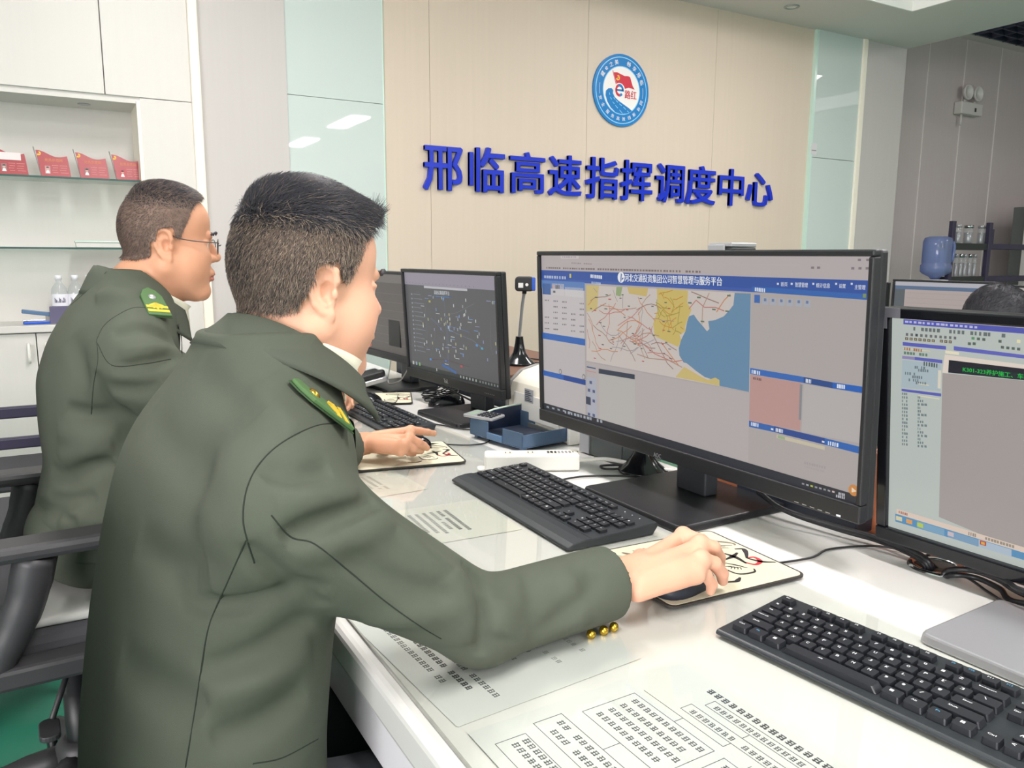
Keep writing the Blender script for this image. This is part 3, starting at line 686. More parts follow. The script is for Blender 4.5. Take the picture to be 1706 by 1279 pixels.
G1 = (176, 168, 166); G2 = (166, 160, 158)
def aoc(S, T, pix, b):
    x0, y0, x1, y1 = b
    S.rect((181, 173, 170), x0, y0, x1, y1, 0, .92)
    # browser bars
    X = lambda u: x0+(x1-x0)*u
    Y = lambda v: y1-(y1-y0)*v
    def R(col, px0, py0, px1, py1, k=1, s=.95):           # a rectangle between two photo points (left-top, right-bottom)
        a = pix(px0, py0); c = pix(px1, py1); S.rect(col, a[0], c[1], c[0], a[1], k, s)
    def row(col, pa, pb, n, hgt, k=3, fill=.62, seed=1):    # a line of small illegible print
        r = random.Random(seed); a = pix(*pa); c = pix(*pb)
        for i in range(n):
            if r.random() > fill+.25: continue
            u0 = a[0]+(c[0]-a[0])*i/n; u1 = u0+(c[0]-a[0])/n*(.45+.4*r.random()); v = a[1]+(c[1]-a[1])*i/n
            S.rect(col, u0, v-hgt/2, u1, v+hgt/2, k)
    tbtop = pix(906, 450)[1]; tbbot = pix(980, 474)[1]
    S.rect((188, 178, 178), x0, tbtop, x1, y1, 1, .92)
    R((204, 194, 196), 932, 424, 962, 431, 2)
    R((202, 192, 192), 934, 436, 1330, 442, 2)
    row((120, 108, 104), (905, 446), (1168, 453), 60, .0035, 3, .7, 2)
    row((150, 140, 138), (950, 438), (985, 440), 10, .0025, 3, .7, 3)
    row((150, 140, 138), (935, 428), (958, 428), 8, .0025, 3, .7, 4)
    for px, py in ((1352, 446), (1362, 446), (1419, 447), (1431, 447), (1443, 447), (1430, 433), (1444, 433)): R((132, 124, 126), px-3, py-2, px+2, py+2, 3)
    # the blue banner
    bt_, bb = pix(980, 452.5)[1], pix(1240, 486)[1]
    S.rect((52, 84, 158), x0, bb, x1, bt_, 2)
    S.rect((62, 92, 168), x0, bb, x1, bb+.006, 2.2)
    T((236, 238, 240), '河北交通投资集团公司智慧管理与服务平台', pix(1039, 456.5), pix(1201, 460.5), pix(1039, 469.5), 4, .018)
    a = pix(1033, 462); S((236, 238, 240), [(a[0]+.011*cos(t)*1.0, a[1]+.0105*sin(t)) for t in np.linspace(0, 2*pi, 20)[:-1]], 4)
    S((52, 84, 158), [(a[0]-.002, a[1]-.009), (a[0]+.0005, a[1]-.009), (a[0]+.003, a[1]+.006), (a[0], a[1]+.009)], 5)
    S((52, 84, 158), [(a[0]+.002, a[1]-.006), (a[0]+.008, a[1]-.002), (a[0]+.007, a[1]), (a[0]+.003, a[1]-.002)], 5)
    row((178, 190, 214), (905, 461), (943, 463), 9, .006, 4, .7, 5); R((206, 200, 96), 947, 456, 950, 463, 4)
    row((220, 224, 232), (982, 460), (1002, 462), 6, .007, 4, .8, 6); row((190, 200, 220), (984, 471), (1000, 473), 5, .005, 4, .7, 7)
    T((222, 226, 234), '首页', pix(1299, 470), pix(1310, 470), pix(1299, 477), 4, .01)
    T((222, 226, 234), '智慧管理', pix(1323, 470), pix(1344, 471), pix(1323, 478), 4, .01)
    T((222, 226, 234), '统计信息', pix(1358, 471), pix(1381, 472), pix(1358, 479), 4, .01)
    T((222, 226, 234), '设置', pix(1396, 473), pix(1407, 473), pix(1396, 480), 4, .01)
    T((222, 226, 234), '主管理', pix(1422, 474), pix(1440, 475), pix(1422, 482), 4, .01)
    for px in (1294, 1317, 1353, 1391, 1417): R((222, 226, 234), px-1.5, 471, px+1.5, 474.5, 4)
    # left column
    xl0, xl1 = x0, pix(973, 560)[0]
    y_a = pix(974, 470)[1]; y_b = pix(974, 565)[1]; y_c = pix(974, 576)[1]; y_d = pix(974, 633)[1]; y_e = pix(974, 642)[1]; y_t = pix(990, 704)[1]
    S.rect((92, 128, 184), xl0, pix(940, 473)[1]-.012, xl1, pix(940, 464)[1]-.006, 3)
    S.rect((196, 190, 190), xl0+.004, y_b, xl1-.003, pix(940, 473)[1]-.011, 2)
    R((70, 104, 160), 902, 472, 916, 491, 4)
    R((206, 200, 200), 918, 472, 938, 493, 3); R((220, 160, 140), 919, 475, 922, 479, 5); R((100, 100, 110), 920, 484, 924, 488, 5)
    row((110, 104, 104), (924, 478), (932, 478), 3, .008, 5, .8, 8)
    R((206, 202, 202), 939, 478, 970, 496, 3)
    r = random.Random(5)
    for i in range(6):
        for j in range(5):
            px, py = 906+j*14.5, 500+i*9.4+j*1.4
            if r.random() < .85: row((128, 122, 124), (px, py), (px+8, py+.4), 3, .003, 4, .9, i*7+j)
    S.rect((56, 104, 180), xl0, y_c, xl1, y_b, 3); S.rect((188, 182, 182), xl0+.003, y_d, xl1-.002, y_c, 2)
    S.rect((52, 100, 178), xl0, y_e, (xl0+xl1)/2, y_d, 3); S.rect((46, 76, 146), (xl0+xl1)/2, y_e, xl1, y_d, 3); S.rect((186, 180, 180), xl0+.003, y_t, xl1-.002, y_e, 2)
    for p in ((932, 619), (971, 628)):
        q = pix(*p); S((120, 116, 116), [(q[0]+.006*cos(t), q[1]+.006*sin(t)) for t in np.linspace(0, 2*pi, 14)[:-1]], 4); S((188, 182, 182), [(q[0]+.004*cos(t), q[1]+.004*sin(t)) for t in np.linspace(0, 2*pi, 14)[:-1]], 5)
    # the map
    def poly(col, pts, k=2, s=.95): S(col, [pix(*p) for p in pts], k, s)
    poly((206, 196, 190), [(975, 475), (1249, 489), (1246, 653), (975, 601)], 2)
    poly((206, 186, 124), [(975, 475), (996, 476), (993, 516), (975, 519)], 3)
    poly((204, 180, 112), [(1043, 478), (1078, 480), (1075, 494), (1046, 489)], 3)
    poly((150, 168, 120), [(1025, 478), (1035, 478), (1032, 494), (1024, 492)], 3)
    poly((206, 184, 106), [(1092, 481), (1144, 484), (1143, 505), (1150, 516), (1145, 528), (1139, 545), (1140, 552), (1130, 558), (1133, 566), (1128, 578), (1110, 570), (1089, 560), (1086, 540), (1094, 515)], 3)
    sea = [(1222, 488), (1249, 489), (1246, 653), (1197, 643), (1190, 634), (1172, 628), (1158, 618), (1142, 605), (1137, 604), (1130, 592), (1129, 580), (1133, 566), (1140, 552), (1143, 536), (1146, 527), (1154, 524), (1160, 533), (1168, 542), (1176, 552), (1180, 548), (1178, 535), (1190, 533), (1204, 527), (1213, 517), (1220, 508)]
    poly((106, 142, 172), sea, 4)
    poly((206, 186, 120), [(1124, 628), (1138, 611), (1150, 618), (1165, 627), (1178, 633), (1190, 629), (1197, 633), (1197, 643), (1160, 635)], 5)
    def road(col, pts, wd=.0008, k=5):
        q = [Vector(pix(*p)).to_2d() for p in pts]
        for a, c in zip(q[:-1], q[1:]):
            d = c-a; nrm = Vector((-d.y, d.x)).normalized()*wd if d.length > 1e-6 else Vector((0, 0))
            S(col, [a-nrm, c-nrm, c+nrm, a+nrm], k)
    rr = random.Random(11); RC = [(186, 120, 110), (150, 120, 110), (172, 140, 120), (196, 132, 84), (160, 150, 150)]
    land = [(978, 480, 1090, 600)]
    for i in range(46):
        px = 978+rr.random()*110; py = 482+rr.random()*108; an = rr.random()*pi*2; pts = [(px, py)]
        for k in range(5):
            an += rr.uniform(-.5, .5); px += 9*cos(an); py += 9*sin(an)*1.2
            if not (976 < px < 1126 and 479+.05*(px-976) < py < 598+.17*(px-976)): break
            pts.append((px, py))
        if len(pts) > 1: road(RC[i % 5], pts)
    for i in range(26):
        px = 1092+rr.random()*40; py = 486+rr.random()*66; an = rr.random()*pi*2; pts = [(px, py)]
        for k in range(4):
            an += rr.uniform(-.5, .5); px += 6*cos(an); py += 7*sin(an)
            if not (1088 < px < 1138 and 483 < py < 560): break
            pts.append((px, py))
        if len(pts) > 1: road([(190, 140, 60), (160, 150, 70)][i % 2], pts)
    for k, pts in enumerate(([(1146, 515), (1158, 500), (1172, 512), (1190, 512), (1205, 518)], [(1150, 486), (1160, 490), (1178, 498), (1196, 505)], [(1168, 540), (1169, 512), (1180, 488)], [(1192, 520), (1205, 500), (1215, 490)], [(1060, 565), (1090, 590), (1120, 603), (1136, 600)], [(1080, 545), (1095, 575), (1110, 605), (1120, 615)], [(1060, 590), (1080, 597), (1112, 600), (1135, 612)], [(1100, 570), (1118, 595), (1130, 610)])): road(RC[k % 4], pts, .0009)
    for i in range(44):
        px, py = 980+rr.random()*135, 484+rr.random()*118
        if py < 596+.16*(px-976): R([(96, 110, 96), (110, 104, 104), (190, 90, 84)][i % 3], px, py, px+3+2*rr.random(), py+2.2, 6)
    for px, py in ((1160, 494), (1185, 514), (1207, 517), (1166, 534), (1210, 491), (1145, 503)): R((100, 120, 96), px, py, px+6, py+3, 6)
    S.rect((172, 166, 164), pix(975, 600)[0], y_t, pix(1247, 655)[0], min(pix(975, 602)[1], pix(1247, 654)[1])-.0, 1)
    poly((184, 176, 174), [(975, 603), (1246, 655), (1244, 770), (980, 702)], 1.5)
    poly((58, 66, 82), [(996, 614), (1056, 624), (1056, 632), (996, 622)], 5)
    poly((186, 182, 178), [(996, 622), (1056, 632), (1057, 722), (997, 706)], 4)
    R((60, 84, 130), 976, 610, 991, 615, 5); R((214, 110, 104), 976, 617, 991, 621, 5)
    poly((176, 178, 190), [(976, 628), (992, 630), (993, 704), (977, 700)], 4)
    R((66, 74, 92), 975, 660, 983, 675, 6)
    for p in ((983, 637), (980, 650), (988, 652), (988, 668), (980, 690), (988, 692)): R((84, 96, 130), p[0]-2, p[1]-3, p[0]+2, p[1]+3, 6)
    # right column
    poly((56, 104, 178), [(1251, 477), (1446, 491), (1446, 500), (1251, 486)], 3); row((220, 226, 236), (1256, 482), (1274, 484), 6, .006, 5, .8, 21)
    R((130, 150, 90), 1436, 489, 1441, 496, 5)
    R((64, 108, 178), 1255, 491, 1264, 505, 4)
    for i, px in enumerate((1273, 1286, 1300, 1314, 1329, 1343)): R((172, 176, 186), px-5, 495+i*.8, px+5, 508+i*.8, 4); R((110, 126, 160), px-2, 497+i*.8, px+2, 502+i*.8, 5)
    poly((58, 108, 184), [(1248, 613), (1337, 628), (1337, 638), (1248, 623)], 4); poly((46, 78, 140), [(1337, 628), (1385, 637), (1385, 647), (1337, 638)], 4); poly((40, 100, 188), [(1385, 637), (1440, 645), (1440, 656), (1385, 647)], 4)
    row((224, 230, 238), (1251, 619), (1266, 622), 5, .006, 6, .8, 22); row((224, 230, 238), (1341, 634), (1351, 636), 4, .006, 6, .8, 23); row((224, 230, 238), (1393, 643), (1407, 645), 5, .006, 6, .8, 24)
    poly((192, 152, 146), [(1248, 624), (1333, 638), (1331, 718), (1246, 702)], 3); row((120, 90, 90), (1253, 630), (1268, 633), 5, .004, 5, .8, 25)
    poly((186, 180, 178), [(1337, 640), (1440, 658), (1437, 740), (1333, 720)], 3); poly((140, 142, 146), [(1331, 640), (1335, 640.6), (1333, 700), (1329, 699)], 5)
    poly((56, 104, 178), [(1246, 701), (1288, 710), (1288, 720), (1246, 711)], 4); poly((46, 76, 146), [(1288, 710), (1372, 730), (1372, 741), (1288, 720)], 4); poly((48, 104, 182), [(1372, 730), (1433, 745), (1433, 757), (1372, 741)], 4)
    row((224, 230, 238), (1250, 706), (1263, 709), 5, .006, 6, .8, 26); row((224, 230, 238), (1291, 716), (1304, 719), 5, .006, 6, .8, 27); row((224, 230, 238), (1378, 738), (1396, 742), 5, .006, 6, .8, 28)
    for p in ((1285, 715), (1370, 736)): R((226, 226, 226), p[0]-2, p[1]-2, p[0]+2, p[1]+2, 6)
    poly((204, 194, 170), [(1292, 724), (1372, 744), (1372, 750), (1292, 730)], 4); poly((160, 180, 140), [(1294, 725), (1306, 728), (1306, 733), (1294, 730)], 5)
    row((164, 156, 154), (1338, 771), (1375, 780), 9, .004, 4, .8, 29); row((170, 162, 160), (1338, 777), (1372, 786), 9, .003, 4, .8, 30)
    # taskbar
    yb = pix(1250, 779)[1]
    S.rect((46, 48, 54), x0, y0, x1, y0+.0140, 6)
    for i in range(5): R((150, 158, 170), 912+i*9-2, 676+i*2.2, 912+i*9+2, 680+i*2.2, 8)
    row((160, 166, 176), (940, 686), (1005, 703), 12, .006, 8, .5, 31)
    for i, cc in enumerate(((150, 150, 156), (170, 174, 180), (190, 200, 60), (150, 150, 156), (170, 170, 176), (150, 150, 150), (160, 160, 166), (214, 190, 186))): R(cc, 1337+i*7.2-2, 806+i*1.9-2, 1337+i*7.2+2, 806+i*1.9+2, 8)
    row((190, 190, 196), (1396, 822), (1408, 825), 4, .004, 8, .8, 33); row((190, 190, 196), (1392, 826), (1408, 830), 5, .004, 8, .8, 34)
    q = pix(1421, 817); S((206, 138, 70), [(q[0]+.0085*cos(t), q[1]+.0085*sin(t)) for t in np.linspace(0, 2*pi, 20)[:-1]], 7); S((236, 216, 190), [(q[0]-.003, q[1]-.004), (q[0]+.005, q[1]), (q[0]-.003, q[1]+.004)], 8)
am, aL, apix = monitor('monitor', (.97, 1.115, 1.032), radians(.58), radians(-2.08), .853, .391, (.009, .0095, .0275), 'wide black monitor showing a road map in front of the foreground man', .06, None, None, (1.02, 1.105, .285, .27, (1.062, 1.11, .082)), aoc)
m = MB()
q0 = apix(1091, 748); q1 = apix(1107, 752); q2 = apix(1091, 757)
m.text('AOC', aL @ Matrix.Translation(((q0[0]+q1[0])/2, (q0[1]+q2[1])/2-.003, .0058)), .021, .0085, 0, 0, .03); m.build('brand_lettering', W['silver'], am)
m = MB()
for i in range(5): q = apix(1331+i*13, 835+i*4.4); m.box((q[0]-.004, q[1]-.0006, .0056), (q[0]+.004, q[1]+.0006, .0059), 0, aL)
m.build('button_marks', W['greypl'], am)
q = apix(1401, 857.5); MB().box((q[0]-.0035, q[1]-.0014, .0056), (q[0]+.0035, q[1]+.0014, .0062), 0, aL).build('power_light', screen_mat('power_glow', (245, 250, 255), 1.2), am)

def darkmap(S, T, pix, b):
    x0, y0, x1, y1 = b; w = x1-x0; h = y1-y0
    S.rect((98, 98, 100), x0, y0, x1, y1, 0, .9)
    U = lambda u, v: (x0+w*u, y1-h*v)
    def R(col, u0, v0, u1, v1, k=2, s=.9): a = U(u0, v0); c = U(u1, v1); S.rect(col, a[0], c[1], c[0], a[1], k, s)
    R((158, 152, 164), 0, 0, 1, .125); R((196, 194, 200), .24, .127, .72, .15, 3)
    r = random.Random(3)
    for i in range(40): R((140, 134, 146), .02+i*.02, .1+.01*(i % 2), .03+i*.02, .112, 3)
    T((206, 210, 214), '高速公路指挥平台', U(.36, .165), U(.53, .165), U(.36, .205), 4, .01)
    R((66, 108, 160), .34, .218, .55, .226, 4); R((96, 150, 206), .38, .219, .52, .223, 5)
    def ln(col, pts, wd=.0007, k=3):
        q = [Vector(U(*p)) for p in pts]
        for a, c in zip(q[:-1], q[1:]):
            d = c-a; nn = Vector((-d.y, d.x)).normalized()*wd; S(col, [a-nn, c-nn, c+nn, a+nn], k, .9)
    ln((112, 122, 130), [(.24, .34), (.245, .66)]); ln((110, 120, 130), [(.47, .26), (.47, .95)]); ln((110, 132, 160), [(.49, .4), (.48, .9)])
    ln((116, 122, 120), [(.3, .44), (.4, .5), (.5, .39), (.6, .36), (.78, .26)]); ln((104, 128, 170), [(.3, .45), (.37, .5), (.43, .56)]); ln((120, 130, 140), [(.48, .52), (.58, .56), (.75, .6), (.85, .66)])
    ln((98, 126, 166), [(.48, .5), (.62, .51), (.72, .53)]); ln((106, 112, 110), [(.37, .3), (.35, .5), (.33, .66), (.29, .78), (.26, .9)]); ln((110, 116, 116), [(.93, .4), (.92, .6), (.94, .7)]); ln((100, 60, 60), [(.28, .87), (.45, .84), (.7, .86)], .0005)
    ln((70, 110, 170), [(.4, .9), (.48, .92), (.56, .95)], .004)
    for i in range(90):
        u = min(.97, max(.2, r.gauss(.55, .22))); v = min(.95, max(.22, r.gauss(.55, .2)))
        c = [(212, 214, 212), (170, 176, 180), (120, 160, 210), (196, 190, 140), (150, 156, 190), (210, 214, 214)][i % 6]
        if i % 4: R(c, u, v, u+.008, v+.028, 4)
        else: R(c, u-.012, v, u+.03, v+.006, 4)
    for (u, v, c) in ((.79, .63, (90, 150, 210)), (.84, .65, (80, 170, 200)), (.62, .86, (200, 80, 90)), (.3, .27, (190, 180, 90)), (.45, .84, (90, 120, 190)), (.27, .86, (90, 150, 220))): R(c, u-.01, v, u+.012, v+.02, 5)
    for i in range(14): ln((126, 132, 138), [(.1, .22+i*.045), (.19+.02*(i % 3), .222+i*.045)], .0012); R((150, 158, 166), .075, .215+i*.045, .09, .232+i*.045, 4)
    R((58, 62, 60), 0, .955, 1, 1, 3)
    for i in range(3): R([(200, 196, 190), (150, 170, 180), (140, 180, 120)][i], .04+i*.04, .93, .06+i*.04, .965, 5)
    for i in range(6): R((178, 184, 180), .60+i*.032, .962, .612+i*.032, .985, 5)
    for i in range(7): R((136, 142, 140), .80+i*.028, .965, .812+i*.028, .985, 5)
mm, mL, mpix = monitor('monitor', (1.0, 2.107, 1.002), radians(4.14), radians(-3.15), .563, .347, (.012, .011, .030), 'black monitor with dark road network map, brand letters on lower bezel', .055, None, None, (1.03, 2.02, .25, .23, (1.085, 2.05, .085)), darkmap)
q = mpix(746, 638); m = MB(); m.text('TaiL', mL @ Matrix.Translation((q[0], -.1735+.016, .0058)), .026, .012, 0, 0, .03); m.build('brand_lettering', W['silver'], mm)
m = MB()
for i in range(6): m.box((.2+i*.009, -.1625, .0056), (.203+i*.009, -.1605, .0059), 0, mL)
m.build('button_marks', W['greypl'], mm)

def blank(S, T, pix, b):
    x0, y0, x1, y1 = b
    S.rect((104, 98, 94), x0, y0, x1, y1, 0, .8); S.rect((128, 122, 118), x0, y1-.03, x1, y1, 1, .8)
    for i in range(7): S.rect((122, 116, 112), x0+.04, y1-.07-i*.03, x1-.05, y1-.068-i*.03, 1, .8)
monitor('monitor', (1.03, 2.74, 1.002), radians(3), radians(-3), .56, .32, (.012, .011, .026), 'black monitor with plain grey-brown screen, partly behind the map monitor', .05, None, None, (1.05, 2.62, .24, .2, (1.10, 2.64, .08)), blank)

def editor(S, T, pix, b):
    x0, y0, x1, y1 = b
    S.rect((196, 204, 198), x0, y0, x1, y1, 0, .9)
    def poly(col, pts, k=1, s=.95): S(col, [pix(*p) for p in pts], k, s)
    def R(col, px0, py0, px1, py1, k=2, s=.95): a = pix(px0, py0); c = pix(px1, py1); S.rect(col, a[0], c[1], c[0], a[1], k, s)
    def row(col, pa, pb, n, hgt, k=3, fill=.6, seed=1):
        r = random.Random(seed); a = pix(*pa); c = pix(*pb)
        for i in range(n):
            if r.random() > fill+.25: continue
            u0 = a[0]+(c[0]-a[0])*i/n; u1 = u0+(c[0]-a[0])/n*(.45+.4*r.random()); v = a[1]+(c[1]-a[1])*i/n
            S.rect(col, u0, v-hgt/2, u1, v+hgt/2, k)
    sl = lambda px, py, px1: py+(px1-px)*.068     # screen rows fall gently to the right
    def band(col, py, hgt, k=2, xa=1503, xb=None):
        a = pix(xa, py); h = pix(xa, py+hgt)
        S.rect(col, a[0], h[1], x1 if xb is None else pix(xb, py)[0], a[1], k)
    band((222, 214, 196), 530, 2); band((84, 90, 176), 532, 8.5)
    row((190, 190, 226), (1506, 536), (1630, 546), 16, .003, 4, .8, 1)
    row((104, 112, 112), (1507, 547), (1690, 561), 26, .005, 3, .5, 2)
    for i in range(11): R([(110, 112, 112), (70, 76, 80)][i == 2], 1507+i*8, 555+i*.6, 1511+i*8, 560+i*.6, 3)
    for i in range(10): R((110, 96, 78), 1506+i*7.4+(6 if i > 6 else 0), 562+i*.6, 1511+i*7.4+(6 if i > 6 else 0), 567+i*.6, 3); R((176, 168, 140), 1507.4+i*7.4+(6 if i > 6 else 0), 563.4+i*.6, 1509.6+i*7.4+(6 if i > 6 else 0), 565.6+i*.6, 4)
    for i, (px, py) in enumerate(((1619, 564), (1628, 565), (1637, 566), (1664, 569), (1613, 573), (1621, 573), (1668, 579), (1677, 580), (1686, 581), (1695, 582))): R([(92, 104, 96), (96, 150, 110)][i == 0], px-2.5, py-2.5, px+2.5, py+2.5, 3)
    R((232, 226, 180), 1692, 566, 1698, 572, 3)
    poly((96, 100, 188), [(1502, 570), (1574, 577), (1574, 583), (1502, 576)], 3)
    poly((100, 104, 190), [(1587, 577), (1706, 592), (1706, 598), (1587, 584)], 3)
    R((226, 214, 170), 1503, 580, 1548, 586, 3); row((170, 110, 70), (1505, 581), (1540, 585), 9, .004, 5, .6, 4)
    row((104, 130, 116), (1504, 588), (1545, 592), 8, .004, 4, .6, 5)
    poly((98, 102, 186), [(1522, 595), (1568, 600), (1568, 606), (1522, 600)], 3); poly((150, 140, 186), [(1501, 593), (1522, 595), (1522, 600), (1501, 598)], 3)
    poly((176, 192, 198), [(1501, 600), (1566, 607), (1564, 652), (1499, 646)], 1.5)
    for i, (px, py) in enumerate(((1522, 612), (1528, 617), (1506, 622), (1518, 628), (1512, 633), (1524, 638))): row((110, 124, 130), (px, py), (px+18, py+1.5), 5, .004, 4, .6, 40+i)
    R((226, 218, 200), 1561, 617, 1565, 648, 3); R((232, 222, 180), 1528, 639, 1546, 643, 4)
    row((80, 90, 90), (1537, 606), (1562, 610), 6, .006, 4, .5, 7)
    poly((96, 100, 184), [(1500, 648), (1566, 656), (1566, 661), (1500, 652)], 3)
    R((230, 222, 190), 1528, 659, 1563, 666, 3)
    for i in range(15): row((120, 132, 134), (1501, 656+i*6), (1511, 657+i*6), 3, .0035, 4, .7, 60+i); row((120, 132, 134), (1527, 662+i*5.8), (1532+6*(i % 3), 663+i*5.8), 3, .0035, 4, .7, 80+i)
    poly((232, 218, 206), [(1572, 591), (1706, 608), (1706, 616), (1579, 600), (1577, 622), (1568, 621)], 3)
    poly((238, 228, 200), [(1573, 584), (1596, 587), (1596, 592), (1573, 589)], 4)
    poly((24, 24, 36), [(1579, 600), (1706, 615), (1706, 634), (1578, 621)], 4)
    poly((18, 40, 40), [(1601, 611), (1706, 622), (1706, 633), (1601, 622)], 5)
    T((30, 196, 70), 'K301-323养护施工、车辆减速慢行', pix(1603, 612.5), pix(1760, 628), pix(1603, 621), 6, .015)
    poly((168, 160, 156), [(1568, 622), (1706, 635), (1706, 922), (1562, 862)], 2)
    poly((226, 206, 190), [(1492, 848), (1706, 913), (1706, 922), (1492, 856)], 4)
    row((170, 110, 96), (1496, 853), (1512, 858), 5, .004, 6, .7, 90); row((150, 140, 126), (1612, 889), (1626, 893), 4, .005, 6, .7, 91); row((150, 140, 126), (1640, 897), (1690, 912), 10, .004, 6, .6, 92)
    poly((86, 146, 190), [(1490, 856), (1706, 922), (1706, 934), (1490, 869)], 5)
    poly((124, 166, 196), [(1527, 868), (1572, 882), (1572, 893), (1527, 879)], 6); poly((124, 160, 190), [(1578, 884), (1628, 899), (1628, 911), (1578, 895)], 6); poly((176, 192, 208), [(1629, 899), (1684, 916), (1684, 928), (1629, 911)], 6)
    for (px, py, c) in ((1497, 864, (220, 210, 170)), (1514, 869, (226, 160, 90)), (1532, 875, (186, 206, 80)), (1583, 890, (206, 190, 196)), (1637, 905, (190, 56, 46))): R(c, px-5, py-5, px+5, py+5, 8)
    R((222, 178, 70), 1634, 902, 1640, 908, 9)
rc = (1.068+.0, .73-.28, 1.145-.18)
em2, eL, epix = monitor('monitor', (1.074, .452, .966), radians(1.84), radians(-6.1), .56, .36, (.0165, .0145, .021), 'gloss black monitor at right showing sign editing software', .06, W['glossbl'], None, (.985, .42, .235, .19, (1.13, .40, .08)), editor, W['silver'])

# a band of black tape on the upper left corner of the right monitor
m = MB(); m.box((-.2805, .150, .0042), (-.266, .1805, .0050), 0, eL); m.box((-.266, .1665, .0042), (-.246, .1805, .0050), 0, eL); m.build('corner_tape', mat('tape_grey', srgb(98, 98, 104), .7), em2)

# ------------------------------------------------------------------ keyboards
ROWS = [(0, 1.35, [(0, 1), (2, 1), (3, 1), (4, 1), (5, 1), (6.5, 1), (7.5, 1), (8.5, 1), (9.5, 1), (11, 1), (12, 1), (13, 1), (14, 1), (15.25, 1), (16.25, 1), (17.25, 1)]),
        (1, 0, [(i, 1) for i in range(13)]+[(13, 2), (15.25, 1), (16.25, 1), (17.25, 1), (18.5, 1), (19.5, 1), (20.5, 1), (21.5, 1)]),
        (2, 0, [(0, 1.5)]+[(1.5+i, 1) for i in range(12)]+[(13.5, 1.5), (15.25, 1), (16.25, 1), (17.25, 1), (18.5, 1), (19.5, 1), (20.5, 1), (21.5, 1)]),
        (3, 0, [(0, 1.75)]+[(1.75+i, 1) for i in range(11)]+[(12.75, 2.25), (18.5, 1), (19.5, 1), (20.5, 1), (21.5, 1)]),
        (4, 0, [(0, 2.25)]+[(2.25+i, 1) for i in range(10)]+[(12.25, 2.75), (16.25, 1), (18.5, 1), (19.5, 1), (20.5, 1), (21.5, 1)]),
        (5, 0, [(0, 1.25), (1.25, 1.25), (2.5, 1.25), (3.75, 6.25), (10, 1.25), (11.25, 1.25), (12.5, 1.25), (13.75, 1.25), (15.25, 1), (16.25, 1), (17.25, 1), (18.5, 2), (20.5, 1), (21.5, 1)])]
LEG = {0: ['Esc', 'F1', 'F2', 'F3', 'F4', 'F5', 'F6', 'F7', 'F8', 'F9', 'F10', 'F11', 'F12', 'PrtSc', 'ScrLk', 'Pause'],
       1: ['~', '1', '2', '3', '4', '5', '6', '7', '8', '9', '0', '-', '=', 'Backspace', 'Ins', 'Home', 'PgUp', 'Num', '/', '*', '-'],
       2: ['Tab', 'Q', 'W', 'E', 'R', 'T', 'Y', 'U', 'I', 'O', 'P', '[', ']', '\\', 'Del', 'End', 'PgDn', '7', '8', '9', '+'],
       3: ['CapsLock', 'A', 'S', 'D', 'F', 'G', 'H', 'J', 'K', 'L', ';', "'", 'Enter', '4', '5', '6', '+'],
       4: ['Shift', 'Z', 'X', 'C', 'V', 'B', 'N', 'M', ',', '.', '/', 'Shift', '^', '1', '2', '3', 'Ent'],
       5: ['Ctrl', 'Fn', '', 'Alt', '', 'Alt', 'Fn', '', 'Ctrl', '<', 'v', '>', '0', '.', 'Ent']}
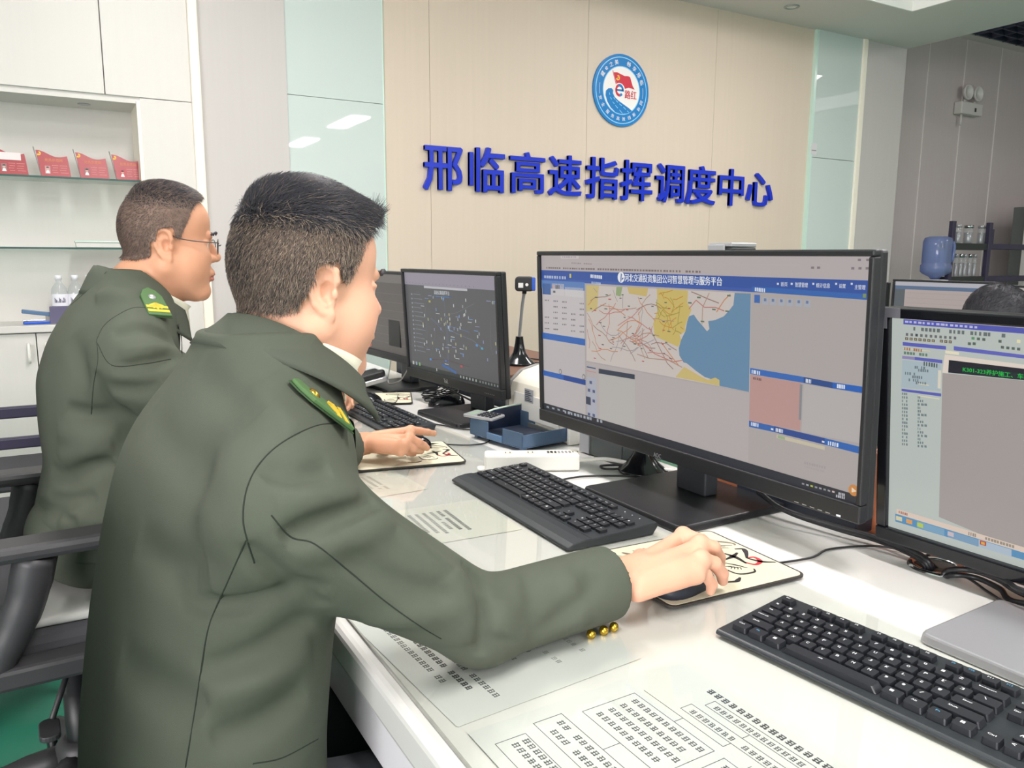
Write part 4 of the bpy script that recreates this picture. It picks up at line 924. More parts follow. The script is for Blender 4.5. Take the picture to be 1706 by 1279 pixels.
def keyboard(loc, rz, lab, style, cable=None):
    """local x runs to the typist's right, local y away from him"""
    t = empty('keyboard', (loc[0], loc[1], DZ+.001), rz, lab, 'keyboard', None)
    U = .0189; KW = 22.5*U
    palm = .045 if style == 'palm' else .008
    D = palm+6.4*U+.018; Wd = KW+.022
    Z = .016 if style != 'slab' else .017
    slope = .055
    z = lambda y: Z*.55+slope*y
    mb = MB(); n = 7
    if style == 'palm':
        prof = [(0, .002), (0, .006), (.012, .011), (.03, .014), (palm, .0145), (palm+.004, .0135), (D-.004, z(D)+.002), (D, z(D)-.004), (D-.012, 0), (.01, 0)]
    else:
        prof = [(0, .003), (0, z(0)-.002), (.004, z(0)), (D-.006, z(D)), (D, z(D)-.003), (D-.006, 0), (.012, 0)]
    m = len(prof)
    vs = [(x, p[0], p[1]) for x in (-Wd/2, Wd/2) for p in prof]
    mb.add(vs, [tuple(range(m)), tuple(range(2*m-1, m-1, -1))]+[(i, m+i, m+(i+1) % m, (i+1) % m) for i in range(m)])
    mb.build('body', W['keyedge'], t, .0025)
    x0 = -KW/2; ytop = D-.010
    proto = {}
    for r, off, keys in ROWS:
        yc = palm+.006+(5-r)*U+U/2+(.0055 if r == 0 else 0)
        for i, (u, wu) in enumerate(keys):
            leg = LEG[r][i] if i < len(LEG[r]) else ''
            tall = r == 4 and i == len(keys)-1
            if r == 3 and i == len(keys)-1 or (r == 5 and i == len(keys)-1): 
                continue
            kw, kd = wu*U-.0028, (.0158 if r else .0135)
            k = (wu, r == 0, leg)
            if k not in proto:
                b = MB(); b.prism(rrect(kw, kd, .0022, 2), 0, .0052 if style != 'slab' else .0068, top=.91 if style != 'palm' else .95)
                h = .0053 if style != 'slab' else .0069
                col = 2 if leg in ('Fn', 'F9', 'F10', 'F12') else 1
                if leg:
                    lw = min(kw*.55, .0034*max(1, len(leg)*.55)); lh = .0040 if len(leg) == 1 else .0026
                    if style == 'palm': b.text(leg, Matrix.Translation((-kw*.16, kd*.14, h)), lw*.85, lh*.8, 0, 1, .02)
                    else: b.text(leg, Matrix.Translation((-kw*.12, kd*.16, h)), lw, lh, 0, col, .02)
                elif r == 5 and wu < 2:
                    for qx in (0, .0022):
                        for qy in (0, .0022): b.box((-kw*.2+qx, qy, h-.0003), (-kw*.2+qx+.0018, qy+.0018, h), 1)
                proto[k] = b.build('key', [W['keybl'], W['legend'], W['legendblue']], t)
                o = proto[k]
            else: o = proto[k].copy(); COL.objects.link(o); o.parent = t
            o.location = (x0+(u+wu/2)*U, yc, z(yc)+.0004 if style != 'palm' else .0135+(yc-palm)*(z(D)+.002-.0135)/(D-palm)-.0006)
            o.rotation_euler = (slope, 0, 0)
            
    b = MB()
    for i in range(3): b.lathe([(.0012, 0), (.001, .0006)], 8, 0, Matrix.Translation((x0+(19.3+i*1.1)*U, D-.018, z(D-.018)+(.001 if style != 'palm' else .0022))))
    b.build('status_lights', W['legend'], t)
    if cable: MB().tube(cable, .0022, 8, sub=8).build('cable', W['blackpl'], t, M=(Matrix.Translation((loc[0], loc[1], DZ+.001)) @ Matrix.Rotation(rz, 4, 'Z')).inverted())
    return t
def mid(a, b): return ((a[0]+b[0])/2, (a[1]+b[1])/2)
keyboard((.682, 1.213), radians(-91.4), 'black palm-rest keyboard in front of the wide map monitor', 'palm', [(.852, 1.30, .757), (.87, 1.325, .754), (.95, 1.33, .7535), (1.05, 1.275, .7535), (1.12, 1.2, .7535), (1.165, 1.18, .7535)])
keyboard((.676+.051*.5+.004, .656-.42*.5-.002), radians(-83.2), 'black keyboard with white letters in the near right corner', 'slab')
keyboard((.725, 2.135), radians(-90), 'black keyboard under the left hand of the man wearing glasses', 'plain', [(.872, 1.96, .757), (.9, 1.95, .7535), (.94, 1.86, .7535), (1.05, 1.82, .7535)])
keyboard((.74, 2.92), radians(-90), 'black keyboard furthest along the desk beside the telephone', 'plain')

# ------------------------------------------------------------------ mouse pads and mice
def pad(c, w, d, rz, lab, grow):
    t = empty('mouse_pad', (c[0], c[1], DZ+.0036), rz, lab, 'mouse pad', 'cream landscape mouse pads')
    MB().prism(rrect(w, d, .014, 4), 0, .0028).build('edge_stitching', W['padedge'], t)
    MB().prism(rrect(w-.008, d-.008, .011, 4), .0028, .0032).build('cloth', W['padcream'], t)
    m = MB(); T = Matrix.Translation((0, 0, .0034))
    def stroke(pts, wd, mi=0, taper=True):
        p = spline([Vector((a, b, 0)) for a, b in pts], 6); n = len(p); L = []; Rr = []
        for i, q in enumerate(p):
            dd = (p[min(i+1, n-1)]-p[max(i-1, 0)]).normalized(); k = wd*(1-.6*abs(2*i/(n-1)-1)) if taper else wd
            L.append(T @ (q+Vector((-dd.y, dd.x, 0))*k)); Rr.append(T @ (q-Vector((-dd.y, dd.x, 0))*k))
        m.add(L+Rr, [(i, i+1, n+i+1, n+i) for i in range(n-1)], mi)
    grow(stroke, m, T)
    m.build('printed_art', [W['padink'], W['padred'], W['padbrown'], W['padgreen']], t)
    return t
def art(stroke, m, T):
    # a brush-written character at the lower right, a little pavilion at the upper right, a leaf spray at the left
    stroke([(.055, -.01), (.075, -.005), (.093, .004)], .0042); stroke([(.072, .012), (.077, -.01), (.074, -.036)], .0042)
    stroke([(.100, .018), (.112, .012), (.105, -.002), (.09, -.02)], .0045); stroke([(.074, -.028), (.083, -.045), (.1, -.038), (.103, -.022), (.09, -.02)], .004, 1); stroke([(.09, -.02), (.1, -.04), (.118, -.052)], .004)
    stroke([(.045, -.018), (.056, -.035), (.063, -.05)], .002); stroke([(.03, -.028), (.034, -.06), (.06, -.066), (.07, -.056)], .0026)
    for k in range(4): stroke([(.035+.004*k, -.03-.004*k), (.045+.003*k, -.035-.003*k), (.038+.004*k, -.042-.003*k)], .0011)
    stroke([(-.005, -.075), (.012, -.08), (.02, -.077), (.028, -.072)], .004); 
    for i in range(5): stroke([(.03+.007*i, .085-.012*i), (.06+.007*i, .078-.012*i), (.095, .064-.010*i)], .0014, 2)
    stroke([(.02, .088), (.06, .083), (.10, .055), (.115, .038), (.112, .03)], .0035, 2); stroke([(.03, .05), (.07, .045), (.108, .032)], .003, 2); stroke([(.035, .07), (.04, .045)], .0028, 2); stroke([(.075, .06), (.078, .036)], .0028, 2)
    m.add([T @ Vector(p) for p in ((.042, .066, -.0001), (.073, .06, -.0001), (.075, .044, -.0001), (.044, .05, -.0001))], [(0, 1, 2, 3)], 3)
    for i in range(6): stroke([(-.11+.02*i, .085), (-.095+.018*i, .06), (-.1+.016*i, .035)], .006, 3 if i % 2 else 2)
pa = P(1113, 1003, z=DZ); pb = P(1343, 962, z=DZ); pc = P(1195, 887, z=DZ)
def padframe(pa, pb, pc, w, d):
    ex = (pb-pa).normalized(); a = atan2(ex.y, ex.x); ey = Vector((-ex.y, ex.x, 0))
    c = pb-ex*(w/2)+ey*(d/2); return (c.x, c.y), a
pxa, pxb = P(1135, 1016, z=DZ), P(1345, 964, z=DZ)
c1, a1 = padframe(pxa, pxb, None, .25, .215)
pad(c1, .25, .215, a1, 'cream mouse pad under the foreground man\'s hand, brush character showing', art)
pxa, pxb = P(630, 786, z=DZ), P(779, 773, z=DZ)
c2, a2 = padframe(pxa, pxb, None, .25, .215)
pad(c2, .25, .215, a2, 'cream mouse pad under the hand with the cuff hidden behind the shoulder board', art)
pxb = P(688, 674, z=DZ); c3, a3 = padframe(P(600, 676, z=DZ), pxb, None, .24, .2)
pad((c3[0]-.0, c3[1]), .24, .2, a3, 'cream mouse pad lying beyond the middle keyboard', art)

def mouse(c, rz, lab, cable=None, z=DZ+.007, mm=None, s=1.0):
    t = empty('computer_mouse', (c[0], c[1], z), rz, lab, 'mouse')
    b = MB(); seg, rg = 28, 10
    vs = []; 
    for i in range(rg+1):
        u = i/rg; th = u*pi/2
        for k in range(seg):
            a = 2*pi*k/seg; ca, sa = cos(a), sin(a)
            rx = .056*s*(abs(cos(th))**.7); ry = .031*s*(abs(cos(th))**.7)*(1-.10*(1-abs(ca)))
            zz = .034*s*sin(th)**.9*(1-.22*ca*cos(th))
            vs.append((rx*(abs(ca)**.85)*(1 if ca > 0 else -1), ry*(abs(sa)**.85)*(1 if sa > 0 else -1), zz))
    b.add(vs, [(i*seg+k, i*seg+(k+1) % seg, (i+1)*seg+(k+1) % seg, (i+1)*seg+k) for i in range(rg) for k in range(seg)]+[tuple(reversed(range(seg)))], 0, True)
    b.build('shell', mm or W['glossbl'], t)
    w = MB(); w.lathe([(.004, -.003), (.009, -.0025), (.009, .0025), (.004, .003)], 16, 0, Matrix.Translation((.028*s, 0, .023*s)) @ Matrix.Rotation(pi/2, 4, 'X')); w.build('scroll_wheel', W['greybl'], t)
    if cable: MB().tube(cable, .0019, 8, sub=8).build('cable', W['blackpl'], t, M=(Matrix.Translation((c[0], c[1], z)) @ Matrix.Rotation(rz, 4, 'Z')).inverted())
    return t
# ------------------------------------------------------------------ soft bodies: blended shapes turned into one skin
def V3(p): return np.array(p, np.float32)
class Field:
    def __init__(s): s.ops = []
    def add(s, fn, c, r, k=.01, op='u'): s.ops.append((fn, V3(c), float(r), k, op)); return s
    def cone(s, a, b, ra, rb, k=.01, op='u'):
        a = V3(a); b = V3(b); ba = b-a; L2 = float(ba@ba)+1e-12
        def fn(p):
            h = np.clip(((p-a)@ba)/L2, 0, 1); return np.linalg.norm(p-a-h[:, None]*ba, axis=1)-(ra+(rb-ra)*h)
        return s.add(fn, (a+b)/2, sqrt(L2)/2+max(ra, rb), k, op)
    def chain(s, pts, rs, k=.006, op='u'):
        for i in range(len(pts)-1): s.cone(pts[i], pts[i+1], rs[i], rs[i+1], k if i == 0 else min(k, .005), op)
        return s
    def ell(s, c, r, R=None, k=.01, op='u'):
        c = V3(c); r = V3(r); Rm = None if R is None else np.array(R, np.float32)
        def fn(p):
            q = p-c
            if Rm is not None: q = q@Rm
            k0 = np.linalg.norm(q/r, axis=1); k1 = np.linalg.norm(q/(r*r), axis=1)+1e-9
            return np.where(k0 < 1e-3, -r.min(), k0*(k0-1)/k1)
        return s.add(fn, c, float(r.max()), k, op)
    def box(s, c, h, R, rad, k=.01, op='u'):
        c = V3(c); h = V3(h); Rm = np.array(R, np.float32)
        def fn(p):
            q = np.abs((p-c)@Rm)-(h-rad); return np.linalg.norm(np.maximum(q, 0), axis=1)+np.minimum(q.max(1), 0)-rad
        return s.add(fn, c, float(np.linalg.norm(h)), k, op)
    def crease(s, pts, amp, wd):
        """a raised (amp>0) or sunk (amp<0) line along pts"""
        pts = [V3(p) for p in pts]
        for a, b in zip(pts[:-1], pts[1:]): pass
        P0 = np.array(pts[:-1]); P1 = np.array(pts[1:]); c = (P0.min(0)+P1.max(0))/2; c = np.mean(np.array(pts), 0); r = max(np.linalg.norm(q-c) for q in pts)+3*wd
        def fn(p):
            dm = np.full(len(p), 9., np.float32); n = len(P0)
            tt = np.zeros(len(p), np.float32)
            for i in range(n):
                ba = P1[i]-P0[i]; h = np.clip(((p-P0[i])@ba)/(ba@ba+1e-12), 0, 1); dd = np.linalg.norm(p-P0[i]-h[:, None]*ba, axis=1)
                u = (i+h)/n; tt = np.where(dd < dm, u, tt); dm = np.minimum(dm, dd)
            return -amp*np.exp(-(dm/wd)**2)*(np.clip(np.sin(np.pi*np.clip(tt, 0, 1)), 0, 1)**.5)
        return s.add(fn, c, r, 0, 'd')
    def eval(s, p):
        d = np.full(len(p), 1., np.float32)
        for fn, c, r, k, op in s.ops:
            pad = .045 if op != 'd' else .0
            m = ((p-c)**2).sum(1) < (r+pad)**2
            if not m.any(): continue
            f = fn(p[m]).astype(np.float32); dm = d[m]
            if op == 'u':
                if k > 0: h = np.maximum(k-np.abs(dm-f), 0)/k; d[m] = np.minimum(dm, f)-h*h*h*k/6
                else: d[m] = np.minimum(dm, f)
            elif op == 's':
                if k > 0: h = np.maximum(k-np.abs(dm+f), 0)/k; d[m] = np.maximum(dm, -f)+h*h*h*k/6
                else: d[m] = np.maximum(dm, -f)
            elif op == 'i': d[m] = np.maximum(dm, f)
            elif op == 'd': d[m] = dm+f
        return d
def skin(field, lo, hi, h, smooth=2):
    """surface nets over the blocks of the grid that meet the surface"""
    B = 8; lo = V3(lo); hi = V3(hi); nb = np.ceil((hi-lo)/(B*h)).astype(int)
    g = np.stack(np.meshgrid(*[np.arange(n) for n in nb], indexing='ij'), -1).reshape(-1, 3)
    cen = lo+(g+.5).astype(np.float32)*B*h
    dc = np.concatenate([field.eval(cen[i:i+400000]) for i in range(0, len(cen), 400000)])
    g = g[np.abs(dc) < B*h*1.15]
    off = np.stack(np.meshgrid(*[np.arange(B+1)]*3, indexing='ij'), -1).reshape(-1, 3)
    N = nb*B+2
    key = lambda ijk: (ijk[..., 0].astype(np.int64)*N[1]+ijk[..., 1])*N[2]+ijk[..., 2]
    keys = []; verts = []; edges = [[], [], []]
    corners = np.array([(a, b, c) for a in (0, 1) for b in (0, 1) for c in (0, 1)])
    ce = [(i, j) for i in range(8) for j in range(i+1, 8) if np.abs(corners[i]-corners[j]).sum() == 1]
    for s0 in range(0, len(g), 600):
        gb = g[s0:s0+600]
        base = gb*B
        pts = (lo+(base[:, None, :]+off[None]).astype(np.float32)*h).reshape(-1, 3)
        d = field.eval(pts).reshape(-1, B+1, B+1, B+1)
        c8 = np.stack([d[:, a:a+B, b:b+B, c:c+B] for a, b, c in corners], -1)
        neg = c8 < 0; act = neg.any(-1) & ~neg.all(-1)
        bi, i, j, k = np.nonzero(act)
        if len(bi) == 0: continue
        vals = c8[bi, i, j, k]; ijk = base[bi]+np.stack([i, j, k], -1)
        acc = np.zeros((len(bi), 3), np.float32); cnt = np.zeros(len(bi), np.float32)
        for a, b in ce:
            va, vb = vals[:, a], vals[:, b]; m = (va < 0) != (vb < 0)
            t = np.where(m, va/(va-vb+1e-20), 0)[:, None]
            acc += np.where(m[:, None], corners[a]+(corners[b]-corners[a])*t, 0); cnt += m
        verts.append(lo+(ijk+acc/cnt[:, None]).astype(np.float32)*h); keys.append(key(ijk))
        for ax, cj in ((0, 4), (1, 2), (2, 1)):
            m = (vals[:, 0] < 0) != (vals[:, cj] < 0)
            edges[ax].append((ijk[m], vals[m, 0] < 0))
    keys = np.concatenate(keys); verts = np.concatenate(verts)
    o = np.argsort(keys); keys = keys[o]; verts = verts[o]
    def find(k):
        q = np.clip(np.searchsorted(keys, k), 0, len(keys)-1); return np.where(keys[q] == k, q, -1)
    quads = []
    for ax in range(3):
        ijk = np.concatenate([e[0] for e in edges[ax]]); inside = np.concatenate([e[1] for e in edges[ax]])
        u = np.zeros(3, int); v = np.zeros(3, int); u[(ax+1) % 3] = 1; v[(ax+2) % 3] = 1
        q = np.stack([find(key(ijk)), find(key(ijk-u)), find(key(ijk-u-v)), find(key(ijk-v))], -1)
        ok = (q >= 0).all(1); q = q[ok]; f = ~inside[ok]; q[f] = q[f][:, ::-1]; quads.append(q)
    quads = np.concatenate(quads)
    for _ in range(smooth):
        acc = np.zeros_like(verts); cnt = np.zeros(len(verts), np.float32)
        for a in range(4):
            b = (a+1) % 4
            for s, t in ((a, b), (b, a)):
                for c in range(3): acc[:, c] += np.bincount(quads[:, s], verts[quads[:, t], c], len(verts))
                cnt += np.bincount(quads[:, s], minlength=len(verts))
        verts = verts*.5+.5*acc/np.maximum(cnt, 1)[:, None]
    return verts, quads
def skin_obj(name, verts, quads, mats, parent=None, pick=None):
    me = bpy.data.meshes.new(name); me.vertices.add(len(verts)); me.vertices.foreach_set('co', verts.astype(np.float32).ravel())
    me.loops.add(quads.size); me.loops.foreach_set('vertex_index', quads.astype(np.int32).ravel())
    me.polygons.add(len(quads)); me.polygons.foreach_set('loop_start', np.arange(0, quads.size, 4, dtype=np.int32)); 
    me.update(calc_edges=True)
    me.polygons.foreach_set('use_smooth', np.ones(len(quads), bool))
    for m in mats: me.materials.append(m)
    if pick is not None: me.polygons.foreach_set('material_index', pick(verts[quads].mean(1)).astype(np.int32))
    me.update()
    o = bpy.data.objects.new(name, me); COL.objects.link(o); o.parent = parent
    return o
def basis(x, up=(0, 0, 1)):
    """columns: forward, left, up"""
    x = V3(x); x = x/np.linalg.norm(x); y = np.cross(V3(up), x); y /= np.linalg.norm(y); return np.stack([x, y, np.cross(x, y)], 1)
def rotm(ax, a): return np.array(Matrix.Rotation(a, 3, ax), np.float32)

W['skin'] = mat('skin', srgb(222, 176, 149), .55, spec=.25, var=.10, vscale=14, bump=.05, bscale=350, col2=srgb(220, 162, 136))
W['skin2'] = mat('skin_tan', srgb(216, 164, 132), .5, spec=.35, var=.12, vscale=14, bump=.05, bscale=350, col2=srgb(202, 144, 114))
for _m in ('skin', 'skin2'):
    b_ = W[_m].node_tree.nodes['Principled BSDF']; b_.inputs['Subsurface Weight'].default_value = .12; b_.inputs['Subsurface Radius'].default_value = (.9, .35, .2); b_.inputs['Subsurface Scale'].default_value = .006
W['lip'] = mat('lips', srgb(186, 118, 104), .45)
W['eyewhite'] = mat('eye_white', srgb(225, 220, 214), .2); W['iris'] = mat('iris', srgb(38, 26, 22), .15)
W['nail'] = mat('nail', srgb(232, 186, 166), .3)
W['wool'] = mat('green_wool', srgb(86, 91, 80), .85, spec=.2, var=.14, vscale=7, bump=.25, bscale=1400, col2=srgb(77, 82, 71))
W['collar'] = mat('collar_wool', srgb(80, 85, 75), .9, spec=.2, bump=.25, bscale=1400)
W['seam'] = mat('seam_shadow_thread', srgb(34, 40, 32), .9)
W['shirt'] = mat('shirt_cotton', srgb(228, 226, 206), .75)
W['tie'] = mat('tie_black', srgb(38, 38, 42), .6)
W['trouser'] = mat('trouser_navy', srgb(34, 38, 44), .85)
W['shoe'] = mat('black_leather', srgb(24, 24, 26), .3)
W['epaulet'] = mat('epaulet_green', srgb(74, 108, 62), .7); W['epaulet_edge'] = mat('epaulet_dark', srgb(52, 76, 46), .8)

def head_field(F, O, R, k, wide=1.0, jowl=0.0, sc=1.0, lx=1.0):
    """O centre between the ears, R columns forward,left,up"""
    T = lambda p: O+R@V3((p[0]*sc*lx, p[1]*wide*sc, p[2]*sc))
    E = lambda c, r, kk=.02, op='u', rot=None: F.ell(T(c), (r[0]*sc*lx, r[1]*wide*sc, r[2]*sc), R if rot is None else R@rot, kk, op)
    E((-.008, 0, .040), (.083, .077, .082))
    E((-.010, 0, .014), (.070, .073, .062), .03)
    E((.028, 0, .050), (.066, .066, .062), .03)
    E((.032, 0, -.022), (.062, .064, .075), .03)
    E((.040, 0, -.060), (.052, .050+jowl*.3, .050), .03)
    for s in (-1, 1):
        F.cone(T((-.004, s*.056, -.045)), T((.062, s*.022, -.096)), (.022+jowl*.5)*sc, .019*sc, .025)
        E((.040+jowl*.5, s*.036, -.034), (.038+jowl*.2, .034+jowl*.5, .040+jowl), .025)
        E((.070, s*.032, -.018), (.020, .022, .016), .02)
    E((.078, 0, -.094), (.020, .026, .020), .02)
    F.cone(T((.086, .030, .026)), T((.090, .012, .024)), .008*sc, .008*sc, .012); F.cone(T((.086, -.030, .026)), T((.090, -.012, .024)), .008*sc, .008*sc, .012)
    for s in (-1, 1):
        E((.098, s*.031, .008), (.014, .017, .010), .012, 's')
        E((.074, s*.031, .006), (.0135, .0135, .0125), .002)
        E((.0765, s*.031, .0125), (.0125, .0155, .0065), .003)
        E((.0755, s*.031, -.0005), (.012, .0145, .0050), .003)
    F.chain([T((.086, 0, .020)), T((.097, 0, .002)), T((.108, 0, -.018))], [.008*sc, .0085*sc, .0115*sc], .010)
    for s in (-1, 1): E((.097, s*.0125, -.023), (.012, .009, .0085), .006)
    E((.092, 0, -.052), (.014, .026, .010), .012); E((.0985, 0, -.0565), (.0085, .022, .0052), .004); E((.0965, 0, -.0655), (.0090, .019, .0062), .004)
    F.crease([T((.100, -.022, -.0612)), T((.106, 0, -.0605)), T((.100, .022, -.0612))], -.003, .0022)
    # ears: rim, inner fold, hollow, lobe
    for s in (-1, 1):
        fl = rotm('Z', radians(s*24))@rotm('Y', radians(-10))
        eo = V3((-.004, s*.0725, -.002)); ER = fl
        Q = lambda u, v, w: O+R@((eo+ER@V3((u, s*w, v)))*V3((sc*lx, wide*sc, sc)))
        EE = lambda c, r, kk, op='u': F.ell(Q(*c), (r[0]*sc, r[2]*sc, r[1]*sc), R@ER, kk, op)
        EE((-.004, .002, .002), (.0165, .030, .0055), .006)
        F.chain([Q(.006, .000, .004), Q(.0125, .012, .006), Q(.012, .024, .007), Q(.002, .0325, .008), Q(-.011, .0305, .009), Q(-.0195, .019, .010), Q(-.0205, .002, .010), Q(-.0155, -.014, .008), Q(-.008, -.024, .006)],
                [.0035, .0040, .0042, .0044, .0046, .0046, .0044, .0040, .0050], .003)
        EE((-.001, -.028, .004), (.0085, .0095, .0050), .005)
        EE((.000, .000, .0085), (.0088, .0140, .0095), .003, 's')
        EE((-.004, .0195, .0105), (.011, .0075, .0050), .003, 's')
        F.chain([Q(-.006, .022, .005), Q(-.0125, .008, .006), Q(-.0115, -.008, .006), Q(-.003, -.017, .006)], [.0028, .0032, .0034, .0030], .003)
        EE((.0085, -.004, .005), (.0042, .0065, .0048), .003)

def person_body(O, HR, neck_base, sh, el, wr, hands, wide, jowl, spine, name, sk, h=.0022, sc=1.0, lx=1.0):
    F = Field()
    head_field(F, O, HR, 0, wide, jowl, sc, lx)
    a = O+HR@V3((-.006*sc, 0, -.040)); b = V3(neck_base)
    F.cone(a, b, .054+jowl*.4, .062+jowl*.4, .03)
    F.cone(O+HR@V3((.0, 0, -.065)), b+V3((.02, 0, 0)), .050+jowl*.4, .055, .03)
    # trunk and arms beneath the clothes
    for i in range(len(spine)-1): F.ell((V3(spine[i])+V3(spine[i+1]))/2, (.085, .125, np.linalg.norm(V3(spine[i])-V3(spine[i+1]))*.75), None, .04)
    for s_, e_, w_ in zip(sh, el, wr):
        F.cone(b-V3((0, 0, .04)), s_, .055, .045, .04); F.cone(s_, e_, .042, .036, .02); F.cone(e_, w_, .036, .026, .015)
    for hf in hands: hf(F)
    lo = np.min([c-r for _, c, r, _, op in F.ops if op == 'u'], 0)-.03; hi = np.max([c+r for _, c, r, _, op in F.ops if op == 'u'], 0)+.03
    v, q = skin(F, lo, hi, h, 1)
    def pick(c):
        l = (c-O)@HR/sc; l[:, 1] /= wide; l[:, 0] /= lx; m = np.zeros(len(c), int)
        for s in (-1, 1):
            e = l-V3((.074, s*.031, .006)); r = np.linalg.norm(e, axis=1); front = (e[:, 0] > .0095) & (r < .0152) & (np.abs(e[:, 2]) < .0052)
            m[front] = 2; m[front & (np.hypot(e[:, 1], e[:, 2]) < .0052)] = 3
        lipz = (np.abs(l[:, 1]) < .021) & (l[:, 0] > .093) & (l[:, 2] < -.0535+.0) & (l[:, 2] > -.0705); m[lipz] = 1
        return m
    o = skin_obj(name, v, q, [sk, W['lip'], W['eyewhite'], W['iris']], None, pick)
    return o, F

def hand(wrist, knuckles, fingers, thumb, r=.0088, back=.012):
    """fingers: joint chains from knuckle to tip; thumb a chain from the palm side"""
    def f(F):
        w = V3(wrist); K = [V3(k) for k in knuckles]
        for i, k_ in enumerate(K):
            F.cone(w+(K[i]-np.mean(K, 0))*.45, k_-V3((0, 0, .003)), .0150, .0112, .014)
        for a, b in zip(K[:-1], K[1:]): F.cone(a-V3((0, 0, .004)), b-V3((0, 0, .004)), .0105, .0105, .012)
        F.ell((w+np.mean(K, 0))/2-V3((0, 0, .004)), (.036, .036, .0155), None, .02)
        for fi, ch in enumerate(fingers):
            rr = r*(1.0, 1.05, 1.0, .88)[fi]
            F.chain([K[fi]]+[V3(c) for c in ch], [rr*1.12, rr*1.06, rr*.95, rr*.82][:len(ch)+1], .004)
        for k_, ch in zip(K, fingers):
            F.ell(k_+V3((0, 0, .004)), (.0085, .0080, .0065), None, .010)
            m_ = w+(k_-np.mean(K, 0))*.5; t0 = k_+(m_-k_)*.15+V3((0, 0, .006)); F.crease([t0, (t0+m_)/2+V3((0, 0, .007)), m_+V3((0, 0, .011))], .0012, .0045)
        for a, b in zip(K[:-1], K[1:]): F.crease([(a+b)/2+V3((0, 0, .006)), ((a+b)/2*.7+w*.3)+V3((0, 0, .008))], -.0012, .0045)
        for k_, ch in zip(K, fingers):          # creases over the finger joints
            q = V3(ch[0]); d = V3(ch[1])-k_; d /= np.linalg.norm(d)+1e-9; sd = np.cross(d, V3((0, 0, 1))); sd /= np.linalg.norm(sd)+1e-9
            F.crease([q-sd*.007+V3((0, 0, .007)), q+V3((0, 0, .0095)), q+sd*.007+V3((0, 0, .007))], -.0010, .0016)
        th = [V3(c) for c in thumb]
        F.chain(th, [r*1.7, r*1.35, r*1.12, r*.95][:len(th)], .012)
    return f

def nails(hand_pts, parent, mm='nail', r=.0088):
    for ch in hand_pts:
        a, b = Vector(ch[-2]), Vector(ch[-1]); d = (b-a).normalized(); up = Vector((0, 0, 1)); n = (up-d*up.dot(d)).normalized()
        if n.z < 0: n = -n
        s_ = d.cross(n); c = b-d*.001+n*(r*.60)
        MB().ellipsoid((0, 0, 0), (.0068, .0052, .0022), 14, 8, 0, frame(c, d, s_, n)).build('fingernail', W[mm], parent)
def jacket(name, prof, yaw, sleeves, parent, creases, neck, label=None, h=.0032, shoulders=None):
    """prof rows: z, centre x, centre y, half depth, half width"""
    F = Field(); pr = np.array(prof, np.float32); pr = pr[np.argsort(pr[:, 0])]
    zz = np.linspace(pr[0, 0], pr[-1, 0], 120); tb = np.stack([np.interp(zz, pr[:, 0], pr[:, i]) for i in range(1, 5)], 1)
    kern = np.hanning(17); kern /= kern.sum()
    tb = np.stack([np.convolve(np.pad(tb[:, i], 8, mode='edge'), kern, 'valid') for i in range(4)], 1)
    c, s = cos(yaw), sin(yaw); R2 = np.array([[c, -s], [s, c]], np.float32)
    z0, z1 = float(pr[0, 0]), float(pr[-1, 0])
    def torso(p):
        z = np.clip(p[:, 2], z0, z1); t = [np.interp(z, zz, tb[:, i]) for i in range(4)]
        q = (p[:, :2]-np.stack(t[:2], 1))@R2
        u = np.abs(q[:, 0]/t[2]); v = np.abs(q[:, 1]/t[3]); n = 2.35
        k = (u**n+v**n)**(1/n); d = (k-1)*np.minimum(t[2], t[3])*.93
        w = np.abs(p[:, 2]-(z0+z1)/2)-(z1-z0)/2
        return np.where(w > 0, np.hypot(np.maximum(d, 0), w)+np.minimum(d, 0)*0, d)
    F.add(torso, (tb[:, 0].mean(), tb[:, 1].mean(), (z0+z1)/2), max((z1-z0)/2, tb[:, 3].max())+.15)
    for a, b, ra, rb, k in (shoulders or []): F.cone(a, b, ra, rb, k)
    for chain_pts, rs, kk in sleeves:
        for i in range(len(chain_pts)-1): F.cone(chain_pts[i], chain_pts[i+1], rs[i], rs[i+1], kk if i == 0 else .03)
    # sleeve ends cut square and hollow
    for chain_pts, rs, kk in sleeves:
        a, b = V3(chain_pts[-2]), V3(chain_pts[-1]); d = (b-a)/np.linalg.norm(b-a)
        F.cone(b-d*.0, b+d*.09, rs[-1]*1.5, rs[-1]*1.5, .008, 's')
        F.cone(b-d*.045, b+d*.05, rs[-1]-.009, rs[-1]-.005, .004, 's')
    F.cone(neck[0], neck[1], neck[2], neck[3], .01, 's')
    lo = np.array([tb[:, 0].min()-.3, tb[:, 1].min()-.35, z0-.02]); hi = np.array([tb[:, 0].max()+.3, tb[:, 1].max()+.35, z1+.06])
    for ch, rs, _ in sleeves:
        for q in ch: lo = np.minimum(lo, V3(q)-.09); hi = np.maximum(hi, V3(q)+.09)
    if creases:                                  # folds follow the cloth: find where they lie on a rough first surface
        v, qd = skin(F, lo, hi, .007, 1)
        bv = BVHTree.FromPolygons([Vector(c) for c in v.tolist()], qd.tolist())
        for pts, amp, wd in creases:
            hits = [bv.ray_cast(CAM_O, ray(*p).normalized())[0] for p in pts]; hits = [x for x in hits if x is not None]
            hits = spline(hits, 3) if len(hits) > 2 else hits
            if len(hits) > 1: F.crease(hits, amp*2.3, wd*.95)
    v, qd = skin(F, lo, hi, h, 2)
    return skin_obj(name, v, qd, [W['wool']], parent), F

